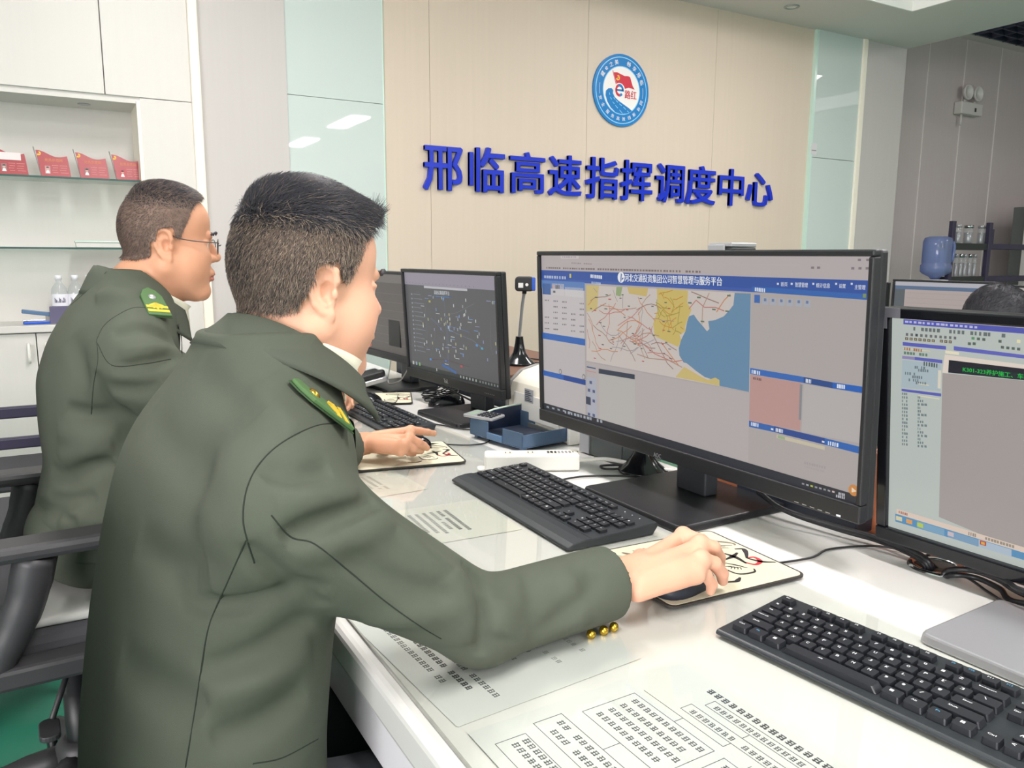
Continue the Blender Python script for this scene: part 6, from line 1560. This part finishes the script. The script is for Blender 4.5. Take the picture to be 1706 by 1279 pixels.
MB().box((.043, -.08, .019), (.052, .08, .0235), 0, Matrix.Translation((0, 0, .022)) @ Mt).build('trim', W['white'], ph)
MB().prism(rrect(.035, .18, .015, 4, .078, 0), .0185, .04, 0, Matrix.Translation((0, 0, .022)) @ Mt).build('handset', W['blackpl'], ph, .006)

# white power strip
a_, b_ = P(808, 787, z=DZ), P(966, 785, z=DZ)
d = (b_-a_); L = d.length; rz = atan2(d.y, d.x)
ps = empty('power_strip', ((a_.x+b_.x)/2, (a_.y+b_.y)/2, DZ+.001), rz, 'white power strip lying between the blue tray and the palm-rest keyboard', 'power strip')
MB().prism(rrect(L, .052, .006, 3, 0, .026), 0, .036).build('body', W['white'], ps, .004)
m = MB()
for i in range(4):
    m.box((-L/2+.04+i*.05, .014, .0362), (-L/2+.062+i*.05, .038, .0366), 0); 
    for dx in (.005, .015): m.box((-L/2+.04+i*.05+dx, .022, .0366), (-L/2+.0425+i*.05+dx, .031, .0369), 1)
m.build('sockets', [W['cream'], W['dark']], ps)
m = MB()
for i in range(7): m.box((L/2-.07+i*.008, .018, .0363), (L/2-.065+i*.008, .036, .0366))
m.build('rating_label', W['greypl'], ps)
MB().prism(rrect(.02, .03, .008, 3, -L/2-.006, .026), 0, .004).build('mount_tab', W['white'], ps, .001)
e0 = Vector((cos(rz), sin(rz), 0)); n0 = Vector((-sin(rz), cos(rz), 0)); c0 = Vector(ps.location)+e0*(L/2)+n0*.026+Vector((0, 0, .018))
MB().tube([c0, c0+e0*.02, Vector((1.04, 1.36, .772)), Vector((1.1, 1.30, .76)), Vector((1.15, 1.24, .757))], .0045, 10, sub=8).build('cord', W['white'], ps, M=(Matrix.Translation(ps.location) @ Matrix.Rotation(rz, 4, 'Z')).inverted())

# blue letter tray with a calculator resting on it
ta, tb, tc_ = P(783, 728, z=DZ), P(870, 755, z=DZ), P(944, 751, z=DZ)
ey = (ta-tb).normalized(); rz = atan2(ey.y, ey.x)-pi/2
tr = empty('letter_tray', (tb.x, tb.y, DZ+.001), rz, 'smoky blue plastic letter tray between printer and power strip', 'letter tray')
W['tray_blue'] = clear_mat('tray_smoky_blue', (.17, .26, .40, 1), rough=.12, opacity=.5)
tw, td, th = (tc_-tb).length*.98+.06, (ta-tb).length, .052
m = MB()
for (p, q_) in (((0, 0, .008), (tw, td, .011)), ((0, 0, .011), (tw, .003, .042)), ((0, 0, .011), (.003, td*.36, th*.9)), ((0, td*.64, .011), (.003, td, th)), ((0, td*.36, .011), (.003, td*.64, .026)), ((0, td-.003, .011), (tw, td, th)), ((tw-.003, 0, .011), (tw, td, th))): m.box(p, q_)
m.build('tray', W['tray_blue'], tr, .001)
m = MB()
for (x, y) in ((.01, .01), (.01, td-.02), (tw-.02, .01), (tw-.02, td-.02)): m.box((x, y, 0), (x+.012, y+.012, .008))
m.build('feet', W['bluegrey'], tr)
MB().box((-.004, td*.36, .010), (.0, td*.64, .026)).build('front_tab', W['bluegrey'], tr, .001)
MB().box((.02, .012, .0115), (tw-.02, td-.02, .016)).build('inner_shade', mat('tray_shade', srgb(26, 36, 56), .5), tr)  # dark sheet that paints in the shade inside the tray
# the tray's high back wall with a pale rim
bw = [(0, .052), (.025, .053), (.05, .058), (.075, .063), (.12, .066), (tw+.0, .068)]
n = len(bw); vs = [(x, td-.004+yy, z) for yy in (0, .004) for x, z in bw]+[(x, td-.004+yy, .011) for yy in (0, .004) for x, _ in bw]
MB().add(vs, [(i, i+1, 2*n+i+1, 2*n+i) for i in range(n-1)]+[(n+i+1, n+i, 3*n+i, 3*n+i+1) for i in range(n-1)]+[(i, n+i, n+i+1, i+1) for i in range(n-1)]).build('back_wall', mat('tray_navy', srgb(34, 44, 68), .35), tr)
MB().tube([(x, td-.002, z+.001) for x, z in bw], .0026, 8).build('rim', mat('case_rim', srgb(206, 222, 206), .4), tr)
ca = empty('calculator', (0, 0, 0), 0, 'grey calculator with dark keys lying on the near edge of the tray', 'calculator')
q = P(812, 697, z=.80); ca.location = (q.x-.01, q.y, .8055); ca.scale = (.74, .78, .6); ca.rotation_euler = (radians(2), radians(-2), rz+radians(18))
MB().prism(rrect(.085, .12, .01, 4), 0, .012).build('body', W['silver'], ca, .003)
MB().prism(rrect(.062, .024, .003, 3, 0, .036), .012, .0126).build('display', mat('lcd', srgb(150, 170, 150), .3), ca)
for i in range(4):
    for j in range(4):
        k = MB().prism(rrect(.012, .010, .003, 2), 0, .004).build('key', W['keybl'], ca); k.location = (-.025+i*.0168, -.045+j*.016, .0118)
# white printer behind
XP = 1.085; py0 = P(950, 735, x=XP).y; py1 = P(843, 640, x=XP).y
pr_ = empty('printer', (XP, (py0+py1)/2, DZ+.001), 0, 'white printer partly hidden behind the wide map monitor', 'printer')
hw_ = (py1-py0)/2
prf = [(0, 0), (0, .085), (.012, .120), (.045, .148), (.095, .160), (.22, .163), (.25, .14), (.25, 0)]
def pslab(y0, y1, mm, name, bev, sc=1.0):
    n = len(prf); pp = [(.12+(x-.12)*sc, z*(1+(sc-1)*.5)) for x, z in prf]; vs = [(x, y, z) for y in (y0, y1) for x, z in pp]
    return MB().add(vs, [tuple(range(n)), tuple(range(2*n-1, n-1, -1))]+[(i, n+i, n+(i+1) % n, (i+1) % n) for i in range(n)]).build(name, mm, pr_, bev)
pslab(-hw_+.012, hw_-.012, W['cream'], 'body', .006)
pslab(hw_-.0118, hw_, W['greypl'], 'side_cover', .002, 1.02)
pslab(-hw_, -hw_+.0118, W['white'], 'side_cover', .002, 1.02)
MB().box((-.004, -hw_+.05, .03), (-.0002, hw_-.05, .098)).build('front_panel', W['white'], pr_, .002)
MB().box((-.0045, -hw_+.03, .006), (-.0002, hw_-.07, .024)).build('paper_slot', W['green_dark'], pr_, .002)
m = MB(); q = P(881, 660, x=XP-.005); yy = q.y-(py0+py1)/2; zz_ = q.z-DZ
m.box((-.0052, yy-.022, zz_-.018), (-.0041, yy+.022, zz_+.018), 0)
for i in range(6): m.box((-.0058, yy-.017+.007*(i % 3), zz_-.014+i*.005), (-.0052, yy+.018, zz_-.0118+i*.005), 1)
m.build('rating_sticker', [mat('sticker_grey', srgb(170, 172, 180), .6), W['greybl']], pr_)
m = MB()
for i in range(6): m.box((.08+i*.02, -hw_+.06, .1600), (.088+i*.02, hw_-.06, .1655))
m.build('top_grille', W['greypl'], pr_)
# dark grey unit beside the printer, showing under the wide monitor
cu = empty('desktop_computer', (1.075, 1.44, DZ+.001), 0, 'small dark grey-green desktop unit between printer and gooseneck base', 'computer')
MB().box((0, -.085, 0), (.11, .085, .085)).build('case', mat('case_grey_green', srgb(92, 100, 98), .5), cu, .004)
MB().box((-.004, .045, .002), (-.0002, .083, .083)).build('pale_panel', mat('case_pale', srgb(176, 178, 184), .5), cu, .001)
MB().box((-.003, -.08, .006), (-.0002, .03, .079)).build('front_panel', mat('case_front', srgb(80, 88, 88), .4), cu, .001)
# microphones on flared bases
def gooseneck(base, hgt, lean, lab, head=True):
    t = empty('gooseneck_camera', base, 0, lab, 'desk camera')
    MB().lathe([(.052, 0), (.054, .004), (.052, .007), (.036, .020), (.022, .040), (.015, .07), (.0125, .092), (.0125, .094)], 40).build('base', W['glossbl'], t)
    top = Vector((0, lean, hgt))
    MB().tube([(0, 0, .09), (0, lean*.15, hgt*.5), (0, lean*.55, hgt*.8), top], .0052, 10, sub=8).build('gooseneck', W['silver'], t)
    if head:
        h = MB().prism(rrect(.062, .048, .012, 4), -.016, .016, 0, Matrix.Translation(top+Vector((0, 0, .026))) @ Matrix(((.86, 0, -.51, 0), (-.51, 0, -.86, 0), (0, 1, 0, 0), (0, 0, 0, 1)))).build('camera_head', W['blackpl'], t, .004)
        MB().prism(rrect(.012, .044, .004, 3, .030, 0), -.0165, .018, 0, Matrix.Translation(top+Vector((0, 0, .026))) @ Matrix(((.86, 0, -.51, 0), (-.51, 0, -.86, 0), (0, 1, 0, 0), (0, 0, 0, 1)))).build('blue_end', W['brightblue'], t, .002)
        m = MB(); T = Matrix.Translation(top+Vector((0, 0, .026))) @ Matrix(((.86, 0, -.51, 0), (-.51, 0, -.86, 0), (0, 1, 0, 0), (0, 0, 0, 1)))
        m.box((-.02, -.012, .0162), (-.004, .004, .0168), 0, T); m.prism(circ(.005, 16, .008, -.002), .0162, .0168, 0, T); m.build('sticker', W['emb_white'], h)
        MB().cyl(top-Vector((0, 0, .006)), top+Vector((0, 0, .008)), .0075, 14).build('swivel', W['blackpl'], t)
    return t
b1 = P(865, 607, z=.857); gooseneck((b1.x, b1.y, .858), .243, -.03, 'slim gooseneck camera with blue end standing beside the printer')
b2 = P(1064, 787, z=DZ); gooseneck((b2.x+.01, b2.y, DZ+.001), .22, .0, 'glossy black gooseneck base standing below the wide monitor')
cable([(b1.x+.05, b1.y-.02, .862), (b1.x+.09, b1.y-.06, .862), (b1.x+.12, b1.y-.02, .861), (b1.x+.1, b1.y+.1, .861)], .0022, 'black lead running from the gooseneck camera beside the printer')
# small tangle of leads and a red plug below the wide monitor
cable([(1.12, 1.26, .757), (1.08, 1.345, .756), (1.03, 1.375, .756), (1.02, 1.35, .756), (1.06, 1.33, .757), (1.12, 1.335, .757)], .0026, 'black lead looping left of the glossy gooseneck base')
tg = tag(MB().tube([(1.14, 1.25, .757), (1.09, 1.225, .757), (1.06, 1.215, .757)], .003, 8, sub=6).build('cable', W['red']), 'short red lead right of the glossy gooseneck base', 'cable')
# dark box standing behind the wide monitor
q = P(1214, 404, x=1.40); bxd = empty('desk_speaker', (1.40, q.y, 0), radians(4), 'dark box with silver grey face rising behind the wide map monitor', 'speaker')
MB().box((-.03, -.034, 0), (.06, .034, 1.240)).build('cabinet', W['blackpl'], bxd, .004)
MB().box((-.036, -.018, .1), (-.0305, .034, 1.246)).build('grille', W['silver'], bxd, .003)
MB().box((-.03, -.034, 1.2405), (.06, .034, 1.250)).build('lid', W['silver'], bxd, .002)
# bundle of cables to the grommet
g = Vector(gr.location)
paths = [[P(1262, 816, z=.80), P(1300, 845, z=.775), P(1380, 872, z=.768), P(1450, 892, z=.765), P(1510, 915, z=.765), P(1543, 938, z=.762), (g.x-.004, g.y+.005, .73)],
         [P(1262, 820, z=.79), P(1310, 852, z=.768), P(1390, 880, z=.762), P(1460, 900, z=.76), P(1515, 922, z=.76), P(1540, 940, z=.758), (g.x-.010, g.y+.008, .73)],
         [P(1264, 818, z=.80), P(1305, 848, z=.785), P(1385, 874, z=.775), P(1455, 893, z=.772), P(1515, 914, z=.77), P(1548, 936, z=.766), (g.x, g.y+.004, .73)]]
for pts, lab in zip(paths, ('uppermost black cable running from the wide monitor into the grommet', 'lowest black cable running from the wide monitor into the grommet', 'middle black cable running from the wide monitor into the grommet')): cable([Vector(p) for p in pts], .0040, lab, None, 8, 'cables into the desk grommet')
pr2 = [[(g.x+.006, g.y-.004, .73), P(1580, 950, z=.765), P(1620, 950, z=.775), P(1665, 966, z=.772), P(1706, 990, z=.77), (1.08, .40, .77)], [(g.x+.002, g.y-.008, .73), P(1585, 958, z=.760), P(1625, 962, z=.762), P(1665, 980, z=.76), P(1700, 1004, z=.76), (1.10, .40, .80)], [(g.x+.008, g.y, .73), P(1600, 948, z=.770), P(1640, 953, z=.78), P(1680, 970, z=.785), P(1706, 984, z=.79), (1.06, .42, .80)], [(g.x+.004, g.y-.008, .73), P(1605, 960, z=.758), P(1645, 985, z=.756), P(1675, 1003, z=.756), (1.09, .50, .756), (1.14, .47, .76)]]
for pts, lab, r in zip(pr2, ('thick black cable from grommet to right monitor, lower of the arching pair', 'black cable lying low between grommet and right monitor', 'highest arching black cable between grommet and right monitor', 'thin black cable nearest the silver stand, from the grommet'), (.0042, .0040, .0036, .0020)): cable([Vector(p) for p in pts], r, lab, None, 8, 'cables from grommet to right monitor')
cable([P(1506, 899, z=.79), P(1530, 918, z=.765), P(1549, 935, z=.76), (g.x+.0, g.y-.004, .745), (g.x+.004, g.y-.006, .72)], .0022, 'thin black cable dropping from the divider into the grommet')
cable([P(1558, 914, z=.78), P(1550, 922, z=.77), P(1540, 928, z=.765), P(1541, 940, z=.758), (g.x-.002, g.y+.002, .73)], .0022, 'short thin black cable curling below the right monitor edge')

# ------------------------------------------------------------------ chairs
def chair(name, x, y, rz, lab, arms=True, az=.714, sz=.42):
    """local x forward; seat, back, arms, gas column and five-star base"""
    t = empty(name, (x, y, 0), rz, lab, 'office chair', 'office chairs')
    MB().prism(rrect(.48, .46, .09, 5), sz, sz+.065).build('seat', W['seat'], t, .02, M=None)
    MB().prism(rrect(.34, .30, .05, 4), sz-.035, sz-.0005).build('seat_pan', W['chair'], t, .008)
    bb = MB(); n = 13; vs = []; th = .028
    for j in range(9):
        z = sz+.12+j*.058
        for i in range(n):
            u = -1+2*i/(n-1); vs.append((-.27-.05*sin(j/8*1.2)+.05*u*u, u*.235*(1-.1*(j/8)**2), z))
    fs = [(j*n+i, j*n+i+1, (j+1)*n+i+1, (j+1)*n+i) for j in range(8) for i in range(n-1)]
    o = bb.add(vs, fs, 0, True).build('backrest', W['mesh'], t); so = o.modifiers.new('thick', 'SOLIDIFY'); so.thickness = th
    MB().tube([(-.06, 0, sz-.015), (-.20, 0, sz-.02), (-.295, 0, sz+.04), (-.33, 0, sz+.2), (-.34, 0, sz+.38)], .022, 10, sub=6).build('back_support', W['chair'], t)
    MB().lathe([(.028, .10), (.028, .30), (.022, .301), (.022, sz-.036)], 20).build('gas_column', W['blackpl'], t)
    hub = MB().lathe([(.045, .10), (.055, .115), (.05, .185), (.034, .20)], 24).build('base', W['chair'], t)
    for k in range(5):
        a = 2*pi*k/5+.45
        MB().tube([(.03*cos(a), .03*sin(a), .155), (.17*cos(a), .17*sin(a), .125), (.30*cos(a), .30*sin(a), .075)], [.030, .026, .020], 10, sub=4).build('base_leg', W['chair'], t)
        c = MB()
        for s in (-1, 1): c.lathe([(.008, -.01), (.026, -.009), (.028, 0), (.026, .009), (.008, .01)], 18, 0, Matrix.Translation((.30*cos(a)-.016*s*sin(a), .30*sin(a)+.016*s*cos(a), .029)) @ Matrix.Rotation(a, 4, 'Z') @ Matrix.Rotation(pi/2, 4, 'X'))
        c.build('caster', W['blackpl'], t)
    lv = MB(); lv.tube([(.02, -.02, sz-.02), (-.02, -.16, sz-.06), (-.05, -.20, sz-.12)], .006, 8, sub=4); lv.prism(rrect(.035, .07, .015, 4, -.055, -.22), sz-.135, sz-.124); lv.build('tilt_lever', W['chair'], t, .002)
    if arms:
        for s in (-1, 1):
            MB().prism(rrect(.27, .075, .03, 5, .0, s*.262), az-.014, az+.014).build('armrest', W['chair'], t, .010)
            MB().tube([(-.05, s*.262, az-.014), (-.07, s*.262, az-.09), (-.10, s*.262, sz+.08), (-.125, s*.262, sz+.03)], [.034, .032, .030, .028], 8, sub=5).build('arm_post', W['chair'], t); MB().box((-.20, s*.262-.028, sz-.005), (.17, s*.262+.028, sz+.035)).build('arm_bar', W['chair'], t, .008)
    return t
chair('office_chair', -.02, 1.80, radians(2), 'dark office chair under the man wearing glasses, armrest showing at left', True, .716, .478)
chair('office_chair', .08, .93, radians(10), 'office chair beneath the foreground man', False)
chair('office_chair', -.27, 2.52, radians(20), 'empty dark office chair beyond the man wearing glasses', False)
# cloth on the seat
F_ = Field(); F_.box((.04, 1.79, .552), (.14, .205, .009), np.eye(3), .01, .004)
for k in range(7): F_.crease([(-.08+.04*k, 1.59, .558), (-.07+.04*k, 1.62, .561), (-.06+.04*k, 1.68, .561)], .005, .010)
v_, q_ = skin(F_, (-.25, 1.5, .52), (.33, 2.08, .60), .005, 2)
tag(skin_obj('seat_cloth', v_, q_, [mat('pale_cloth', srgb(206, 204, 200), .9)]), 'pale crumpled cloth on the seat under the man wearing glasses', 'cloth')
# slatted rails of a bench seen left of the far chair
bn = empty('waiting_bench', (-.60, 3.35, 0), 0, 'dark metal bench with two back rails standing by the cabinet', 'bench')
for z in (P(30, 737, y=3.57).z, P(30, 686, y=3.57).z): MB().prism(rrect(1.5, .035, .012, 3), z-.022, z+.022, 0, Matrix.Translation((0, .22, 0))).build('back_rail', W['rack'], bn, .006)
MB().prism(rrect(1.5, .42, .03, 4), .40, .44).build('seat', W['seat'], bn, .01)
for x in (-.7, .7):
    MB().box((x-.02, -.18, 0), (x+.02, -.14, .40)).build('leg', W['chair'], bn, .004)
    MB().box((x-.02, .20, 0), (x+.02, .24, .80)).build('rear_post', W['chair'], bn, .004)

# ------------------------------------------------------------------ second row of desks and the corner behind
d2 = empty('desk', (3.25, 1.2, 0), 0, 'white desk of the second row behind the wide monitor', 'desk')
MB().box((-.35, -2.2, .70), (.40, 1.6, .75)).build('desktop', W['desk'], d2, .006)
for y in (-2.15, -.3, 1.55): MB().box((-.25, y, 0), (.38, y+.03, .6995)).build('leg_panel', W['deskedge'], d2)
def page(S, T, pix, b):
    x0, y0, x1, y1 = b; S.rect((186, 172, 168), x0, y0, x1, y1, 0, .9); S.rect((180, 178, 186), x0, y1-.018, x1, y1, 1); S.rect((92, 112, 140), x0, y1-.034, x1, y1-.018, 1)
    S.rect((92, 98, 102), x0, y0, x0+.05, y1-.034, 2)
    for i in range(9): S.rect((168, 156, 152), x0+.06, y1-.05-i*.022, x1-.02, y1-.048-i*.022, 2)
def strip(S, T, pix, b):
    x0, y0, x1, y1 = b; S.rect((190, 186, 180), x0, y0, x1, y1, 0, .9); S.rect((96, 150, 160), x0, y1-.05, x1, y1-.03, 1); S.rect((110, 140, 110), x0, y1-.075, x0+.05, y1-.065, 1)
def night(S, T, pix, b):
    x0, y0, x1, y1 = b; S.rect((44, 60, 74), x0, y0, x1, y1, 0, .9)
    for i in range(6): S.rect((170, 180, 186), x1-.05, y1-.05-i*.03, x1-.03, y1-.04-i*.03, 1)
def farmon(pxl, pxr, pyt, w, lab, scr, x=3.3):
    a = P(pxl, pyt, x=x); b = P(pxr, pyt, x=x); w = w or (a.y-b.y); z1 = (a.z+b.z)/2
    yc = b.y+w/2 if pxl is None else a.y-w/2
    monitor('monitor', (x, yc, z1-.14), 0, 0, w, .28, (.010, .010, .02), lab, .03, None, 'monitors of the second row', (x+.04, yc, .2, .18, (x+.06, yc, .07)), scr)
farmon(1488, 1660, 467, None, 'second-row monitor with pale page, partly behind dark hair', page)
farmon(1677, 1780, 476, None, 'second-row monitor at the right edge of the picture', strip)
a = P(1480, 470, x=3.3); monitor('monitor', (3.3, a.y+.235, a.z-.14), 0, 0, .46, .28, (.010, .010, .02), 'dark second-row monitor just showing right of the wide map monitor', .03, None, 'monitors of the second row', (3.34, a.y+.235, .2, .18, (3.36, a.y+.235, .07)), night)
# the person in the second row, seen from behind: only the top of the head shows
O3 = V3((2.56, 1.385, 1.005)); HR3 = basis((.98, -.1, -.25))
b3, FB3 = person_body(O3, HR3, (2.52, 1.39, .92), [(2.48, 1.20, .84), (2.48, 1.58, .84)], [(2.58, 1.14, .66), (2.58, 1.64, .66)], [(2.78, 1.22, .80), (2.78, 1.56, .80)],
    [hand((2.80, 1.225, .80), [(2.86, 1.25, .80), (2.866, 1.235, .802), (2.866, 1.218, .80), (2.86, 1.203, .795)], [[(2.89, 1.252, .795), (2.91, 1.253, .785), (2.92, 1.253, .775)], [(2.90, 1.236, .797), (2.92, 1.236, .785), (2.93, 1.236, .775)], [(2.895, 1.216, .795), (2.915, 1.215, .783), (2.925, 1.215, .775)], [(2.885, 1.198, .79), (2.90, 1.196, .78), (2.908, 1.196, .773)]], [(2.82, 1.25, .795), (2.84, 1.275, .79), (2.865, 1.285, .785), (2.88, 1.285, .78)]),
     hand((2.80, 1.555, .80), [(2.86, 1.53, .80), (2.866, 1.545, .802), (2.866, 1.562, .80), (2.86, 1.577, .795)], [[(2.89, 1.528, .795), (2.91, 1.527, .785), (2.92, 1.527, .775)], [(2.90, 1.544, .797), (2.92, 1.544, .785), (2.93, 1.544, .775)], [(2.895, 1.564, .795), (2.915, 1.565, .783), (2.925, 1.565, .775)], [(2.885, 1.582, .79), (2.90, 1.584, .78), (2.908, 1.584, .773)]], [(2.82, 1.53, .795), (2.84, 1.505, .79), (2.865, 1.495, .785), (2.88, 1.495, .78)])],
    1.0, 0.0, [(2.50, 1.39, .86), (2.44, 1.39, .70), (2.42, 1.39, .55)], 'person', W['skin'], .004)
tag(b3, 'person with dark hair in the second row, only the crown showing above the right monitor', 'person')
jacket('jacket', [(.44, 2.44, 1.39, .14, .18), (.62, 2.45, 1.39, .12, .17), (.78, 2.47, 1.39, .11, .18), (.86, 2.49, 1.39, .09, .15), (.92, 2.51, 1.39, .065, .08)], 0, [([(2.48, 1.20, .84), (2.58, 1.14, .66), (2.78, 1.22, .80)], [.062, .052, .046], .05), ([(2.48, 1.58, .84), (2.58, 1.64, .66), (2.78, 1.56, .80)], [.062, .052, .046], .05)], b3, [], ((2.53, 1.39, .90), (2.56, 1.39, 1.0), .055, .07), h=.008)
hair_obj('hair', b3, FB3, O3, HR3, 1.0, b3, lambda l: -(l[:, 2]-np.interp(l[:, 0], [-.12, -.04, .0, .04, .07, .1], [-.06, -.06, -.03, .0, .07, .10])), lambda l: .012+0*l[:, 0], lambda l: np.tile(np.array([1., 0, 0, 0, 0, 0]), (len(l), 1))[:, [1, 1, 0]]*np.array([-.8, 0, -.6]) if False else np.stack([-.8+0*l[:, 0], 0*l[:, 0], -.6+0*l[:, 0]], 1), lambda l: (1+0*l[:, 0], .02+0*l[:, 0], .25+0*l[:, 0]), 5000, [W['hairdark']], 9, h=.004, rad=.0005)
legs('trousers', (2.44, 1.39, .54), [(2.86, 1.29, .54), (2.86, 1.49, .54)], [(2.82, 1.29, .10), (2.82, 1.49, .10)], W['trouser'], b3)
chair('office_chair', 2.42, 1.39, 0, 'office chair in the second row under the dark-haired person', False)

# water dispenser with its jug
j0, j1 = P(1537, 430, y=4.35), P(1583, 430, y=4.35); jt = P(1560, 395, y=4.35).z; jb = P(1560, 466, y=4.35).z
jr = .122; jx = (j0.x+j1.x)/2
wd = empty('water_dispenser', (jx, 4.35, 0), 0, 'white water dispenser below the blue jug in the corner', 'water dispenser')
MB().prism(rrect(.26, .28, .04, 4), .02, jb-.02).build('cabinet', W['white'], wd, .01)
MB().lathe([(.12, jb-.02), (.11, jb+.0), (.07, jb+.004)], 24, cap=False).build('collar', W['white'], wd)
MB().box((-.12, -.165, jb-.32), (.12, -.159, jb-.1)).build('tap_recess', W['greypl'], wd, .004)
jg = empty('water_jug', (jx, 4.35, jb+.006), 0, 'translucent blue water jug upturned on the dispenser', 'water jug')
hh = jt-jb
MB().lathe([(.035, 0), (.05, .02), (jr*.9, .05), (jr*1.06, .07), (jr*1.06, hh*.33), (jr*.97, hh*.36), (jr, hh*.40), (jr, hh*.88), (jr*.9, hh*.97), (jr*.6, hh), (0, hh)], 36).build('jug_body', W['jug'], jg)
MB().tube([(jr*.55, -jr*.86, hh*.88), (jr*.45, -jr*1.02, hh*.75), (jr*.4, -jr*1.0, hh*.5), (jr*.5, -jr*.88, hh*.42)], .012, 8, sub=5).build('handle', W['jug'], jg)
# rack of flasks
ra, rb = P(1588, 368, y=4.3), P(1650, 366, y=4.3); z1 = P(1600, 405, y=4.3).z; z2 = P(1600, 461, y=4.3).z; zt = ra.z
rk = empty('bottle_rack', (ra.x, 4.3, 0), 0, 'dark rack with two shelves of glass flasks beside the blue jug', 'rack')
rw = rb.x-ra.x
for x in (0, rw):
    for y in (0,): MB().box((x-.025, y-.02, 0), (x+.025, y+.02, zt)).build('post', W['rack'], rk, .003)
MB().box((-.02, -.01, z1-.06), (rw+.02, .10, z1)).build('shelf', W['rackgreen'], rk, .003)
MB().box((-.02, -.01, z2-.06), (rw+.02, .10, z2)).build('shelf', W['rackgreen'], rk, .003)
for z in (z1, z2): MB().box((rw+.0255, -.02, z-.05), (rw+1.3, .16, z)).build('side_shelf', W['rack'], rk, .003)
MB().box((rw+.06, .0, z1+.001), (rw+.09, .05, zt-.06)).build('upright', W['rack'], rk, .002)
def flask(px, zb, h_, lab, i, wide=1.0):
    c = P(px, 390, y=4.36); t = empty('flask', (c.x, 4.36, zb+.001), 0, lab, 'flask', 'glass flasks on the rack')
    r = .029*wide
    MB().lathe([(r*.9, 0), (r, .004), (r, h_*.78), (r*.8, h_*.84), (r*.8, h_*.86)], 20).build('glass_body', W['bottle'], t)
    MB().lathe([(r*.72, .004), (r*.82, .01), (r*.82, h_*.6), (0, h_*.6)], 16).build('liner', W['silver'], t)
    MB().lathe([(r*1.02, h_*.84), (r*1.02, h_*.99), (r*.9, h_)], 20).build('cap', W['chrome'] if i % 2 else W['silver'], t)
hu = (zt-.02)-z1; hl2 = (z1-.06)-z2
for i, (px, w_, lab) in enumerate(((1596, 1, 'leftmost'), (1613, 1.45, 'squat second'), (1634, 1, 'third'), (1643, .9, 'rightmost'))): flask(px, z1, hu*(.97 if i != 1 else .95), '%s steel-capped glass flask on the upper rack shelf' % lab, i, w_)
for i, (px, lab) in enumerate(((1597, 'leftmost'), (1605, 'second'), (1612, 'middle'), (1620, 'fourth'), (1628, 'rightmost'))): flask(px, z2, hl2*.85, '%s glass flask on the lower rack shelf' % lab, i, .62)
# tall cabinet at the right edge
ca_ = P(1697, 345, y=4.9)
gc = empty('tall_cabinet', (ca_.x+.45, 4.95, 0), 0, 'tall grey-green cabinet at the right edge beyond the rack', 'cabinet')
MB().box((-.45, -.2, 0), (.6, .0, ca_.z)).build('body', W['green_dark'], gc, .006)
MB().box((-.43, -.215, .05), (.05, -.2005, ca_.z-.03)).build('door', W['green_dark'], gc, .004)
MB().box((-.49, -.21, 0), (-.4505, -.15, ca_.z+.01)).build('side_panel', W['white_lam'], gc, .004)
# twin-head emergency light
e0 = P(1589, 170, y=5.3); e1 = P(1622, 196, y=5.3); ew = e1.x-e0.x; eh = e0.z-e1.z; ex, ez = (e0.x+e1.x)/2, (e0.z+e1.z)/2
el = empty('emergency_light', (ex, 5.294, ez), 0, 'white twin-head emergency light on the alcove wall', 'emergency light')
MB().box((-ew/2, -.09, -eh/2), (ew/2, 0, eh/2)).build('battery_box', W['greypl'] if False else W['white_lam'], el, .01)
for s in (-.22, .26):
    MB().cyl((ew*s, -.045, eh/2), (ew*s, -.045, eh/2+.03), .012, 12).build('stem', W['white_lam'], el)
    hd = MB().lathe([(0, .0), (.05, .004), (.078, .03), (.08, .05), (.07, .052), (.066, .045), (0, .03)], 26, 0, Matrix.Translation((ew*s, -.04, eh/2+.10)) @ Matrix.Rotation(radians(90), 4, 'X')).build('lamp_head', W['white_lam'], el)
MB().box((ew*.1, -.0925, -.03), (ew*.18, -.0905, .01)).build('indicator', W['dark'], el)
MB().tube([(-ew*.3, -.04, -eh/2), (-ew*.3, -.04, -eh/2-.11)], .014, 8).build('lead', W['white_lam'], el)
